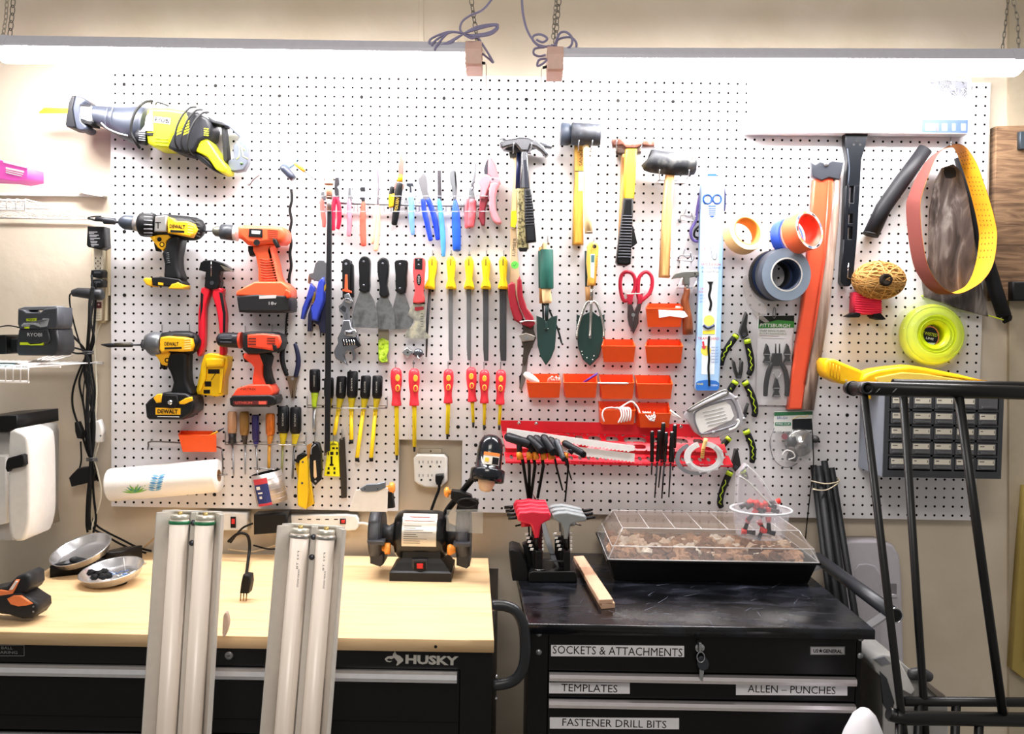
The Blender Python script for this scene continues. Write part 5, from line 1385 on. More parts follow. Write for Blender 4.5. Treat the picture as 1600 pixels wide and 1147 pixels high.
b.S([(810, 387), (825, 387), (823, 392), (812, 392)], .056, .084, INK, 1)
t = T('wooden_hammer', 'wooden handled hammer with a yellow tag, furthest back of three on the hook', 'hammer', 'hammers on the board')
b = t.p('head'); b.S([(792, 226), (806, 226), (806, 246), (797, 246), (795, 236)], .04, .058, M('#6b6964', .4, .8), 1.2)
b = t.p('handle', 'pale wooden handle'); b.S([(803, 240), (811, 240), (811, 280), (808, 330), (805, 356), (797, 352), (800, 300), (803, 270)], .036, .056, LWOOD, 2.5)
b.X('\u2191', 810, 262, .0568, 12, M('#1a2352', .5), 5, 0)
b = t.p('tag', 'yellow tag'); b.S([(799, 330), (807, 329), (808, 345), (805, 356), (798, 354)], .0562, .06, M('#f4e80c', .5), .5)
t = T('lumber_stick', 'pale wooden stick lettered lumber with a round green sticker', 'stick')
t.me.S([(797.5, 357), (807, 357), (809, 400), (813, 445), (812, 470), (796, 470), (797, 420)], .036, .044, M('#e2c69e', .6), .6)
t.me.X('LUMBER', 803.5, 386, .0444, 5, INK, 28, -86); t.me.disc(804.5, 414, 6, .0446, M('#6fdc5a', .5), 18); t.me.X('\u2713', 804.5, 414, .045, 6, M('#2a8a3a', .5), 5, 0)
pair_hook(801, 829, 226, 'double steel hook carrying the three hammers at the left', .118)

# rubber mallet with two handles
RUBH = ramp_mat('worn_rubber', [(0.35, '#1c1e24'), (0.55, '#2a2d35'), (0.75, '#5a5f6a')], 40, rough=.55)
t = T('rubber_mallet', 'black rubber mallet with a pale round handle, second hanging group from the left', 'mallet', 'hammers on the board')
b = t.p('head', 'black rubber head'); b.L([(893, 209, 16), (894, 209, 17.5), (936, 211, 16.5), (938, 211, 15.5)], RUBH, .095, 24)
b = t.p('handle', 'pale wooden handle'); b.L([(916, 224, 4.6), (917, 280, 5), (918, 340, 5.6), (920, 364, 6.2)], LWOOD, .095, 14)
b.L([(920, 362, 6.2), (920, 364.6, 6)], M('#6b5a4a', .6), .0952, 14)
t = T('rubber_mallet', 'grey blue rubber mallet with a yellow lacquered handle, behind the black one', 'mallet', 'hammers on the board')
b = t.p('head', 'grey blue rubber head'); b.L([(876, 209, 15), (877, 209, 17.5), (888, 210, 17), (892, 210, 15)], M('#3a4250', .5), .064, 24); b.L([(892, 212, 6), (912, 213, 6)], M('#3a4250', .5), .05, 14)
b = t.p('handle', 'yellow lacquered handle'); b.S([(898, 226), (912, 226), (912, 268), (911, 300), (912, 382), (895, 382), (896, 330), (898, 280)], .036, .062, YWOOD, 4)
b.X('SANKE', 907.5, 246, .0626, 5, M('#4a2708', .5), 26, -90)
b = t.p('label', 'white paper label'); b.S([(904, 268), (912, 268), (911, 298), (904, 298)], .062, .0626, WHT); b.S([(898, 267), (912, 267), (912, 268.4), (898, 268.4)], .062, .0625, INK)
pair_hook(903, 924, 222, 'double steel hook carrying the two rubber mallets', .122)

# yellow hammer with a black grip and one behind it
t = T('ball_hammer', 'hammer with a yellow shaft and black ribbed grip', 'hammer', 'hammers on the board')
b = t.p('head', 'brown steel head'); b.S([(956, 217), (970, 216), (974, 220), (978, 224), (1000, 224), (1004, 219), (1008, 218), (1023, 218), (1023, 229), (1008, 229), (1002, 228), (996, 232), (978, 232), (972, 227), (958, 229)], .085, .115, ramp_mat('rusty_head', [(0.35, '#4a2b22'), (0.6, '#7a4a3c'), (0.8, '#a58a82')], 30, rough=.45, metal=.6), 2.5)
b = t.p('shaft', 'yellow shaft'); b.S([(978, 228), (996, 228), (994, 270), (991, 311), (975, 311), (976, 270)], .088, .112, M('#f0c430', .4), 3)
b = t.p('grip', 'black ribbed grip'); b.S([(975, 309), (990, 309), (989, 345), (986, 412), (980, 415), (966, 414), (963, 409), (968, 370), (972, 340)], .084, .116, M('#0b0c0f', .4), 3.5)
for k in range(15): b.U([(971.5 - k * .42, 337 + k * 4.6, .1165), (988.5 - k * .2, 337.5 + k * 4.6, .1165)], .9, M('#4a4d55', .4), sm=0)
t = T('ball_hammer', 'wooden hammer with a dark rubber end behind the yellow shafted one', 'hammer', 'hammers on the board')
b = t.p('head'); b.S([(962, 226), (1002, 228), (1002, 240), (964, 240)], .04, .062, M('#3f3028', .45, .6), 1.5)
b = t.p('handle', 'wooden handle'); b.S([(972, 238), (984, 238), (981, 310), (976, 386), (966, 386), (969, 320)], .038, .06, WOOD, 3)
b = t.p('rubber_end', 'dark rubber end'); b.S([(984, 345), (990, 355), (996, 380), (988, 386), (976, 382)], .05, .07, RUB, 1)
pair_hook(962, 1002, 222, 'double steel hook carrying the yellow hammer', .122)
# big black mallet
t = T('rubber_mallet', 'large worn black mallet with a straight orange wood handle', 'mallet', 'hammers on the board')
b = t.p('head', 'worn black rubber head'); b.L([(1011, 249, 13), (1012, 250, 17), (1020, 252, 18), (1050, 256, 18), (1078, 257, 17), (1085, 257, 16), (1087, 257, 12)], ramp_mat('scuffed_rubber', [(0.35, '#101217'), (0.5, '#23262c'), (0.62, '#5c5b58'), (0.7, '#1b1d22')], 22, rough=.6), .1, 24)
b = t.p('handle', 'orange wood handle'); b.S([(1041, 272), (1055, 273), (1050, 340), (1047, 434), (1031, 433), (1035, 350)], .088, .112, WOOD, 4)
pair_hook(1029, 1075, 268, 'double steel hook carrying the large black mallet', .128)

# ================================================================== garden tools
GRN = M('#1d5c52', .5); DGRN = M('#12322e', .45)
t = T('trowel', 'dark green garden trowel with a green foam grip', 'trowel', 'garden hand tools')
b = t.p('handle', 'wooden handle'); b.L([(853, 379, 4), (853, 382, 6), (853, 390, 7), (853.5, 450, 7), (855, 470, 7.5), (855, 474, 6)], LWOOD, .08, 14)
b.disc(857, 381, 2, .0985, M('#5a4025', .6), 8)
g = b.sub('foam_grip', 'green foam grip'); g.L([(854, 390, 9.8), (854, 391, 10.2), (854.5, 450, 10.4), (854.5, 451, 9.8)], GRN, .08, 18)
b = t.p('shank'); b.L([(855, 470, 3.4), (854, 492, 3), (854, 500, 2.6)], M('#1c2a2c', .35, .5), .08, 10)
b = t.p('blade', 'dark green pointed scoop'); b.S([(838, 493), (846, 496), (853, 501), (862, 495), (871, 493), (869, 520), (867, 545), (861, 560), (853, 571), (845, 558), (840, 540)], .07, .076, DGRN, 1); b.U([(853.5, 500, .077), (853.5, 512, .078), (853.5, 516, .0765)], 2, DGRN, sm=2); b.U([(850.5, 513, .0775), (854, 514.5, .0778), (857, 513, .0775)], .5, CHR, sm=2)
t = T('hand_rake', 'green gripped garden fork mostly hidden behind the green trowel', 'garden fork', 'garden hand tools')
b = t.p('handle'); b.L([(846, 392, 5), (846.5, 450, 5)], GRN, .045, 12); b.L([(846, 386, 4), (847, 474, 4.4)], WOOD, .045, 12)
b = t.p('tines'); b.U([(848, 474, .045), (849, 500, .045), (848, 520, .05)], 1.6, M('#2a3234', .35, .6)); b.U([(856, 480, .05), (863, 495, .05), (872, 516, .05), (877, 534, .055), (879, 538, .07)], 1.5, M('#1d2527', .35, .6))
b.U([(848, 474, .045), (856, 480, .05)], 1.6, M('#2a3234', .35, .6), sm=0)
t = T('trowel', 'garden trowel with a dark green scoop behind a steel fork', 'trowel', 'garden hand tools')
b = t.p('handle', 'dark green handle'); b.L([(917, 392, 3.6), (918, 450, 3.8)], M('#0f2a28', .5), .045, 12); b.L([(918, 448, 4), (919, 470, 4)], WOOD, .045, 12)
b = t.p('blade', 'dark green rounded scoop'); b.S([(901, 491), (908, 494), (916, 490), (925, 486), (935, 494), (945, 491), (944, 515), (941, 540), (936, 558), (922, 572), (911, 562), (904, 545), (901, 520)], .05, .056, DGRN, 1)
for q in ((909, 549), (910, 554), (917, 559), (926, 562), (928, 556)): b.disc(q[0], q[1], 1, .0563, WHT, 7)
t = T('hand_fork', 'steel three pronged garden fork with an orange wood handle', 'garden fork', 'garden hand tools')
b = t.p('handle', 'orange wood handle with paper label'); b.S([(918, 384), (921, 379), (927, 377), (933, 379), (936, 385), (934, 415), (932, 435), (931, 446), (918, 446), (919, 432), (917, 410)], .075, .1, YWOOD, 4)
b.disc(929, 385, 3, .1004, INK, 12); b.S([(922.5, 397), (929.5, 397), (928, 435), (923, 433)], .1, .1006, WHT); b.S([(923.5, 398.5), (929, 398.5), (928.5, 410), (923.5, 410)], .1006, .101, M('#3f6a70', .6))
b.X('GARDEN', 932.3, 415, .1008, 2.4, M('#7a5210', .5), 30, -88)
b = t.p('tines', 'steel tines')
fm = M('#a39f9a', .25, .95)
b.L([(925, 446, 2.6), (924, 470, 2.4)], fm, .088, 10); b.U([(924, 468, .088), (923, 500, .092), (922, 524, .1), (922, 527, .104)], 2.2, fm, sm=3)
for s in (-1, 1): b.U([(924, 473, .088), (924 + s * 6, 472, .088), (924 + s * 13, 486, .09), (924 + s * 20 - 1, 512, .096), (924 + s * 21 - 2, 528, .102)], 2, fm, sm=4)
for q in ((856, 369, 'peg hook holding the green gripped trowel', .09), (928, 373, 'peg hook holding the steel garden fork', .105)): hook(*q[:3], 12, q[3])
# anvil pruners, red
t = T('pruning_shears', 'dark red pruners pointing down below the lumber stick', 'shears')
RM = M('#8c1526', .35)
b = t.p('handle', 'dark red handle'); b.S([(793, 445), (800, 440), (805, 443), (806, 460), (811, 480), (818, 496), (812, 506), (803, 500), (797, 480), (794, 462)], .06, .085, RM, 3)
b = t.p('handle', 'dark red handle'); b.S([(808, 437), (812, 431), (815, 438), (817, 462), (824, 482), (833, 494), (836, 506), (830, 513), (814, 506), (822, 500), (812, 480), (808, 460)], .062, .088, RM, 3)
b = t.p('jaws', 'worn steel jaws'); b.S([(814, 504), (835, 502), (834, 515), (838, 528), (830, 546), (822, 566), (820, 572), (816, 566), (818, 545), (813, 526), (818, 514)], .058, .075, M('#4a423c', .4, .6), 1.2)
b.S([(810, 524), (822, 520), (836, 525), (834, 532), (816, 534)], .075, .082, M('#a8a098', .3, .8), .8); b.disc(823, 528, 3, .083, CHR, 12)
b.S([(818, 556), (826, 552), (822, 590), (815, 612), (811, 606), (815, 580)], .05, .058, M('#8b857f', .35, .8), .6); b.S([(811, 588), (815, 584), (812, 604)], .058, .0586, INK)
b = t.p('strap', 'pale wire loop'); b.U([(812, 503, .087), (825, 501, .09), (837, 502, .087)], .8, WHT, sm=2)

# red tin snips
t = T('tin_snips', 'small scissors with red loop handles hanging open side down', 'scissors')
for P in ([(975, 470), (971, 460), (969, 445), (971, 431), (978, 425), (987, 427), (992, 436), (992, 450), (988, 460), (982, 468)], [(997, 450), (998, 436), (1003, 428), (1011, 425), (1018, 432), (1019, 445), (1015, 458), (1007, 466), (1001, 470), (997, 462)]):
    b = t.p('handle', 'red loop handle'); b.U(P, 3, M('#c4203c', .35), .055, 10, 3, True)
    x = 984 if P[0][0] < 990 else 999
    b.S([(x - 4 + (3 if x > 990 else 0), 460), (x + 6, 460), (x + 4, 476), (x - 3, 476)], .048, .062, M('#c4203c', .35), 1.5)
b = t.p('blades', 'dark steel blades'); b.S([(981, 475), (988, 476), (991, 486), (997, 474), (1003, 473), (1001, 484), (998, 492), (998, 505), (990, 522), (983, 508), (981, 496)], .05, .062, M('#5d4f50', .35, .8), 1); b.disc(989.5, 492, 3, .0625, CHR, 12); b.U([(989, 496, .0622), (990, 519, .0622)], .5, M('#2e2728', .4), sm=0)
t = T('peg_hook', 'bent steel wire hook the red scissors hang on', 'hook', 'steel pegboard hooks')
t.me.U([(978, 458, FB), (980, 459, .07), (992, 459, .07), (1004, 458, .07), (1005, 457, FB)], .8, WHT, sm=2)
# tack hammer
t = T('tack_hammer', 'small claw hammer with a reddish wooden handle beside the long package', 'hammer', 'hammers on the board')
b = t.p('head', 'grey claw head'); b.S([(1050, 436), (1056, 427), (1066, 424), (1084, 423), (1092, 423), (1094, 431), (1086, 432), (1078, 434), (1078, 445), (1068, 445), (1068, 434), (1060, 434)], .05, .072, M('#8f8f8c', .35, .85), 1.5); b.disc(1086, 428, 1.4, .0724, INK, 8)
b.L([(1073, 444, 4), (1073, 452, 4)], M('#c9c7c4', .25, .9), .061, 12)
b = t.p('handle', 'reddish wooden handle'); b.L([(1073, 451, 4.6), (1073, 458, 5), (1070, 470, 6.6), (1072, 485, 7), (1074, 500, 8), (1075, 523, 8.4)], ramp_mat('red_wood', [(0.3, '#6e3418'), (0.6, '#94502a'), (0.8, '#5c2a12')], 18, (4, 4, .8), .35), .061, 14, .9, 2)
for k, (x, y, l) in enumerate(((1062, 335, 'upper'), (1060, 398, 'lower'))):
    t = T('wire_clip', l + ' bent steel wire hook beside the long blue package', 'hook', 'bent wire hooks')
    t.me.U([(x + 10, y - 8, FB), (x + 8, y + 2, .05), (x + 18, y + 4, .08), (x + 19, y - 4, .085)], 1, WIRE, sm=3); t.me.U([(x, y + 10, FB), (x - 2, y + 8, .07), (x + 22, y + 10, .07), (x + 24, y + 2, .075)], .9, WIRE, sm=2)
    t.me.U([(x + 2, y + 12, FB), (x + 2, y + 2, .07), (x + 20, y + 2, .07), (x + 20, y + 12, FB)], .8, WIRE, sm=2)
t = T('wire_clip', 'bent steel hook carrying the small claw hammer', 'hook', 'bent wire hooks')
t.me.U([(1058, 450, FB), (1058, 450, .08), (1064, 440, .08), (1066, 434, .082)], 1, WHT, sm=2); t.me.U([(1084, 450, FB), (1084, 450, .08), (1088, 440, .08)], 1, WHT, sm=2); t.me.U([(1058, 450, .06), (1084, 450, .06)], .8, WIRE, sm=0)

# ================================================================== orange bins and what is in them
bin_('orange hanging bin stuffed with white cards, highest of the bins', (1009, 482, 1067, 511, 1013, 474, 1062), .085)
bin_('orange bin left of two in the second row of bins', (940, 541, 993, 566, 944, 530, 988), .085)
bin_('orange bin right of two in the second row, beside the long package', (1008, 541, 1067, 568, 1012, 530, 1062), .085)
bin_('orange bin at the left end of the row of four, with white foam in it', (823, 598, 876, 622, 824, 584, 872), .085)
bin_('orange bin second in the row of four, with a purple pen in it', (881, 598, 933, 622, 880, 584, 932), .085)
bin_('orange bin third in the row of four, with a white stick across it', (938, 598, 991, 624, 936, 585, 988), .085)
bin_('empty orange bin at the right end of the row of four', (995, 600, 1051, 624, 992, 586, 1046), .085)
bin_('orange bin in the lowest pair with coiled white cable over its rim', (938, 641, 993, 664, 935, 627, 988), .085)
bin_('orange bin in the lowest pair with white ties in it', (998, 646, 1048, 669, 992, 629, 1044), .085)
t = T('paper_cards', 'torn white cards sticking out of the highest orange bin', 'cards')
t.me.S([(1029, 484), (1045, 485), (1069, 486), (1075, 494), (1068, 497), (1047, 494), (1030, 497)], .087, .09, WHT, .4)
t.me.S([(1056, 478), (1062, 478), (1070, 487), (1060, 487), (1054, 485)], .06, .064, WHT, .4)
t = T('foam_scraps', 'white foam and paper scraps in the leftmost bin of the row', 'scraps')
t.me.L([(820, 584, 3.5), (826, 588, 6), (834, 594, 6), (841, 597, 3)], M('#efece8', .8, bump=.3), .075, 10, .8, 2, rnd=.5)
for k in range(8): t.me.U([(856 + k * 2.4, 598, .07), (857 + k * 2.4, 592 - (k % 3) * 2, .075), (861 + k * 1.7, 590 + (k % 2) * 5, .078)], .8, M('#f0d9d0', .7), sm=2)
t = T('pen', 'purple and pink pen leaning in the second bin of the row', 'pen'); t.me.L([(912, 598, 1.8, .07), (930, 586, 1.8, .07), (934, 583, .8, .07)], M('#5a2a9a', .4), .07, 8)
t = T('white_stick', 'white stick lying over the rims of two orange bins', 'stick'); t.me.L([(934, 598.5, 1.2, .0885), (978, 599, 1.4, .0885), (982, 599, .8, .0885)], WHT, .0885, 8)
t = T('cable_coil', 'white cable coils hanging over the rim of the lowest left bin', 'cable')
for k in range(5): t.me.U([(966 + k * 4.4, 661 - k * .8, .094), (971 + k * 3.6, 650, .096), (969 + k * 4, 640, .093), (964 + k * 4, 637, .085), (962 + k * 4, 641, .075)], 1.3, WHT, sm=4)
t.me.U([(944, 659, .092), (941, 648, .095), (945, 639, .093), (955, 637, .09), (966, 638, .085)], 1.2, WHT, sm=4)
t.me.U([(968, 638, .085), (980, 630, .08), (988, 628, .08), (996, 636, .08), (1000, 646, .08)], 1.3, WHT, sm=4)
t = T('cable_ties', 'bunch of white ties in the lowest right bin', 'ties')
for k in range(7): t.me.U([(1004 + k * 2, 643 + k % 2, .075), (1012 + k * 1.2, 652 + (k % 3) * 2, .0885), (1018 + k, 658 - k % 4 * 3, .0885), (1022, 644, .08)], .8, WHT, sm=3)
t = T('white_cable', 'white cable end reaching from the lowest bins toward the clear case', 'cable')
t.me.L([(1047, 641, 1.4, .075), (1056, 648, 1.5, .08), (1064, 654, 1.4, .085)], WHT, .08, 8); t.me.L([(1048, 646, 1.4, .075), (1062, 655, 1.4, .08)], WHT, .08, 8)

# ================================================================== red tool rack
RR_ = M('#e81c30', .4)
t = T('tool_rack', 'red steel tool rack with rows of holes and slots', 'rack')
b = t.p('back_plate')
b.S([(782, 657), (1118, 664), (1124, 684), (784, 674)], FB, .036, RR_, .8)
def shelf(b, y0l, y0r, d0, y1l, y1r, d1, xs, holes):
    """steel strip from the back edge to the front edge with real openings: built as cells"""
    xl0, xr0, xl1, xr1 = xs
    def Pt(u, v):
        a = V(xl0 + (xr0 - xl0) * u, y0l + (y0r - y0l) * u, d0); c = V(xl1 + (xr1 - xl1) * u, y1l + (y1r - y1l) * u, d1)
        return a.lerp(c, v)
    cuts = sorted(holes)
    u = 0.0
    def cell(ua, ub, va, vb):
        q = [Pt(ua, va), Pt(ub, va), Pt(ub, vb), Pt(ua, vb)]
        b.poly(q, (0, 0, -1), .0015, RR_, 0)
    for ua, ub, va, vb in cuts:
        if ua > u: cell(u, ua, 0, 1)
        # ring of the opening: superellipse inside the cell
        n = 16; cu, cv, hu, hv = (ua + ub) / 2, (va + vb) / 2, (ub - ua) / 2, (vb - va) / 2
        inn, out = [], []
        for k in range(n):
            a = 2 * math.pi * (k + .5) / n
            ca, sa = math.cos(a), math.sin(a)
            e = .5
            inn.append(Pt(cu + hu * .94 * math.copysign(abs(ca) ** e, ca), cv + hv * math.copysign(abs(sa) ** .8, sa)))
            m = 1 / max(abs(ca), abs(sa))
            out.append(Pt(cu + hu * ca * m, .5 + .5 * sa * m))
        vs = inn + out
        b.add(vs, [[k, (k + 1) % n, n + (k + 1) % n, n + k] for k in range(n)], RR_)
        u = ub
    if u < 1: cell(u, 1, 0, 1)
b = t.p('shelf', 'sloping shelf with large holes')
shelf(b, 674, 684, .037, 690, 700, .066, (784, 1124, 788, 1130), [(.02, .12, .25, .8), (.19, .31, .2, .8), (.33, .37, .2, .8), (.39, .45, .2, .8), (.47, .53, .2, .8), (.55, .66, .2, .8), (.68, .76, .2, .8), (.78, .85, .2, .8), (.87, .92, .2, .8)])
b.S([(788, 690), (1130, 700), (1130, 702), (788, 692)], .064, .066, RR_, 0)
b = t.p('shelf', 'middle shelf with slots')
shelf(b, 684, 694, .066, 700, 707, .088, (786, 1132, 790, 1136), [(.06, .16, .3, .8), (.26, .31, .3, .8), (.33, .38, .3, .8), (.41, .56, .3, .8), (.58, .64, .3, .8), (.66, .76, .3, .8), (.8, .86, .2, .8), (.9, .95, .2, .8)])
b = t.p('shelf', 'front shelf with small holes')
shelf(b, 706, 712, .066, 722, 726, .1, (788, 1138, 790, 1145), [(.02 + k * .038, .036 + k * .038, .3, .7) for k in range(25)])
b.S([(790, 721), (1145, 727.5), (1145, 730), (790, 724)], .098, .1, M('#d0162a', .4), 0)
b = t.p('riser'); b.S([(788, 692), (1132, 702), (1134, 714), (790, 708)], .066, .0675, M('#d0162a', .4), 0); 
for q in ((811, 661), (838, 662), (1064, 667)): b = t.p('screw'); b.R(q[0], q[1], [(3, .036), (2.5, .0372), (0, .0376)], CHR, 10)
t = T('saw_blade', 'upper of two white coated saw blades lying on the red rack', 'blade', 'white saw blades on the red rack')
sw = M('#f2eeec', .5)
def sawb(t, P):
    t.me.S(P, .103, .106, sw, 0)
def teeth(x0, y0, x1, y1, n, h):
    o = []
    for k in range(n):
        o += [(x0 + (x1 - x0) * k / n, y0 + (y1 - y0) * k / n), (x0 + (x1 - x0) * (k + .7) / n, y0 + (y1 - y0) * (k + .7) / n + h)]
    return o
sawb(t, [(792, 669), (862, 679), (992, 697), (991.5, 704)] + teeth(985, 705, 885, 691, 17, 2.4) + [(862, 688), (792, 680)])
t = T('saw_blade', 'lower of two white coated saw blades lying on the red rack', 'blade', 'white saw blades on the red rack')
t.me.S([(868, 694), (992, 709), (991, 723)] + teeth(990, 721, 905, 711, 15, 2) + [(868, 702)], .1, .1026, sw, 0)
# hex drivers with black handles
HD = M('#1a1c22', .42); AMB = M('#e08a1e', .4)
for i, (hx0, hy0, hx1, hy1, r, cx, sx, tipx, tipy) in enumerate((
    (792, 682, 830, 696, 7.5, 815, 818, 826, 782), (826, 684, 846, 704, 6, 830, 827, 827, 778), (836, 684, 855, 702, 6.5, 840, 836, 829, 782), (848, 683, 864, 706, 6.5, 852, 849, 840, 778), (859, 686, 872, 708, 5.5, 864, 0, 0, 0), (868, 688, 881, 717, 4.5, 876, 869, 879, 766), (881, 692, 911, 710, 5.5, 893, 888, 883, 784))):
    nm = ('leftmost and largest', 'second from the left', 'third from the left', 'middle one', 'fifth, short', 'grey edged and slender', 'rightmost, leaning right')[i]
    t = T('hex_driver', 'black handled hex driver lying in the red rack, ' + nm, 'hex driver', 'hex drivers in the red rack')
    of = .017 * (i % 2)
    h = t.p('handle'); h.L([(hx0, hy0, r * .8, .116 + of), (hx0 + 2, hy0 + 1, r, .12 + of), (hx1 - 2, hy1 - 2, r, .14 + of), (hx1, hy1, r * .8, .143 + of)], M('#3a3e46', .4) if i == 5 else HD, .13, 14)
    h.L([(hx1, hy1, r, .1405 + of), (hx1 + .4, hy1 + .4, r * .95, .143 + of)], INK, .14, 14)
    c = t.p('collar', 'amber collar')
    if i < 5: c.L([(cx - 4, 706 + (i == 4), 4.5, .1325), (cx - 2, 718, 5.5, .134)], AMB, .13, 10)
    else: c.L([(hx0 - 1, hy0 - 1, r * .6, .113), (hx0, hy0, r * .7, .116)], AMB, .12, 10)
    b = t.p('neck'); b.L([((hx0 + hx1) / 2, (hy0 + hy1) / 2, 4.5, .13), (cx - 3, 708, 4.5, .132)], HD, .13, 10)
    if sx: s = t.p('blade', 'black hex blade'); s.L([(sx - 2, 716, 1.6 + (i < 4), .128), (sx, 728, 1.6 + (i < 4), .122), (tipx, tipy, 1.3 + (i < 4), .09)], INK, .1, 6)
t = T('hex_driver', 'thin hex driver whose blade crosses another, right end of the row', 'hex driver', 'hex drivers in the red rack')
t.me.L([(885, 716, 4, .128), (884, 708, 4, .128)], AMB, .128, 10); t.me.L([(883, 718, 1.3, .112), (893, 750, 1.1, .095)], INK, .1, 6)
for i, (x, y0, y1, w, tx, ty) in enumerate(((1019, 674, 722, 3.2, 1018, 742), (1030, 673, 721, 3, 1023, 778), (1036.5, 661, 718, 3.4, 1029, 762), (1041, 676, 722, 3, 1034, 779), (1050, 675, 722, 3.4, 1045, 777), (1054.5, 664, 700, 3.4, 1051, 735))):
    t = T('punch', 'black steel punch standing in the red rack, ' + ('leftmost', 'second', 'tall third', 'fourth', 'fifth', 'rightmost behind')[i] + ' of six', 'punch', 'black punches in the red rack')
    d = .108 if i not in (2, 5) else .094
    t.me.L([(x, y0, w * .8), (x, y0 + 2, w), (x - (x - tx) * .4, y1, w)], M('#0b0c0e', .4, .3), d, 10); t.me.L([(x - (x - tx) * .42, y1 + 1, 1.5), (tx, ty, 1.1)], M('#26272b', .4, .6), d, 8)
    t.me.L([(x, y0 - .6, w * .8), (x, y0 + 1, w * .85)], STL, d, 10)
# white ring and its shims
t = T('clamp_ring', 'white notched ring lying over the right end of the red rack', 'ring')
RW = M('#e9e9ea', .45)
def ring_part(b, cx, cy, ro, ri, sx, d, mat, a0=0, a1=2 * math.pi, th=.003, n=32, notch=0):
    f = [(cx + (ro + (notch if k % 4 == 0 else 0)) * sx * math.cos(a0 + (a1 - a0) * k / n), cy + (ro + (notch if k % 4 == 0 else 0)) * math.sin(a0 + (a1 - a0) * k / n) * .78) for k in range(n + 1)]
    g = [(cx + ri * sx * math.cos(a0 + (a1 - a0) * k / n), cy + ri * math.sin(a0 + (a1 - a0) * k / n) * .78) for k in range(n, -1, -1)]
    b.S(f + g, d - th, d, mat, 0)
b = t.p('ring'); ring_part(b, 1100, 714, 31, 21, 1, .116, RW, -1.5, 4.4)
ring_part(b, 1102, 716, 28, 25, 1, .118, M('#c9c9cc', .4), -1.0, 2.8, .0015, 32, 4)
b = t.p('ring', 'grey lower ring'); ring_part(b, 1088, 717, 33, 26, 1, .109, M('#8f9198', .4, .3), .6, 4.3)
t = T('yellow_tube', 'small yellow tube standing inside the white notched ring', 'tube')
t.me.L([(1097, 716, 3), (1099, 700, 3), (1102, 690, 3.4), (1103, 685, 3)], M('#e8c07a', .4), .122, 10)
for k in range(4): t.me.S([(1095 + k * .5, 712 - k * 3), (1100 + k * .5, 712 - k * 3), (1100 + k * .5, 710.6 - k * 3), (1095 + k * .5, 710.6 - k * 3)], .1265, .127, M('#c07a1a', .5))
# clear hinged case with a white label
t = T('clear_case', 'clear plastic hinged case with a white label, hung tilted over the rack', 'case')
b = t.p('shell', 'translucent shell'); b.S([(1069, 648), (1078, 638), (1098, 628), (1130, 614), (1140, 612), (1152, 620), (1160, 640), (1165, 655), (1164, 664), (1152, 674), (1120, 684), (1098, 684), (1086, 676), (1076, 660)], .088, .112, M('#b9b8be', .15, alpha=.62), 4)
b.U([(1092, 640, .113), (1135, 624, .113), (1146, 628, .113), (1153, 650, .113), (1148, 664, .113), (1100, 678, .113), (1090, 670, .113), (1085, 652, .113)], 1.6, M('#77767e', .2, alpha=.9), closed=True, sm=4)
l = t.p('label', 'white paper label'); l.S([(1083, 644), (1088, 639), (1134, 628), (1141, 633), (1147, 650), (1143, 656), (1097, 677), (1091, 673)], .1125, .1135, WHT, 0)
for k in range(5): l.U([(1098 + k * 2, 645 + k * 5, .1138), (1130 + k * 2, 637 + k * 5, .1138)], .35, M('#9a9aa0', .6), sm=0)
b = t.p('clasp', 'grey clasps')
b.U([(1075, 640, .115), (1100, 625, .118), (1131, 610, .115), (1136, 616, .112), (1104, 630, .115), (1080, 642, .113)], 1.6, M('#8c8a85', .3, .7), closed=True, sm=3)
b = t.p('hook', 'pale crescent cut out'); b.U([(1139, 672, .114), (1149, 668, .114), (1154, 660, .114), (1152, 655, .114)], 2.2, WHT, sm=4)
for q in ((1151, 622), (1163, 655), (1115, 676)): b = t.p('rivet'); b.R(q[0], q[1], [(3, .113), (2.4, .116), (0, .116)], M('#a9a8ac', .3, .5), 10)

# ================================================================== outlet in the cut-out
t = T('wall_socket', 'white six outlet wall tap in the cut-out of the pegboard', 'wall socket')
wp = M('#ece8e2', .4)
b = t.p('cover_plate', 'beige cover plate'); b.box(655, 701, 690, 712, .001, .008, M('#c9bda8', .5), 1); b.disc(673, 705, 1.6, .0085, M('#6b5a44', .5), 8)
b = t.p('tap'); b.S([(651, 710), (694, 711), (699, 716), (699, 752), (693, 758), (686, 763), (664, 762), (653, 757), (647, 752), (646, 716)], .003, .042, wp, 3)
for r, y in enumerate((722, 743)):
    for k, x in enumerate((658, 672, 686)):
        b.box(x - 3.6, y - 2, x - 2.6, y + 2.4, .042, .0424, INK, 0); b.box(x + 2.4, y - 2, x + 3.4, y + 1.6, .042, .0424, INK, 0); b.disc(x + .4, y + 7, 1.7, .0424, INK, 10)
t = T('grinder_plug', 'black plug with its cable in the lower right outlet', 'plug')
t.me.S([(680, 743), (692, 742), (693, 748), (690, 753), (689, 758), (682, 758), (680, 752)], .0425, .072, BLK, 2)
t.me.U([(686, 756, .062), (686, 764, .062), (682, 775, .06), (677, 788, .06), (673, 800, .06), (668, 815, .07), (655, 830, .1)], 2.2, INK, sm=4)
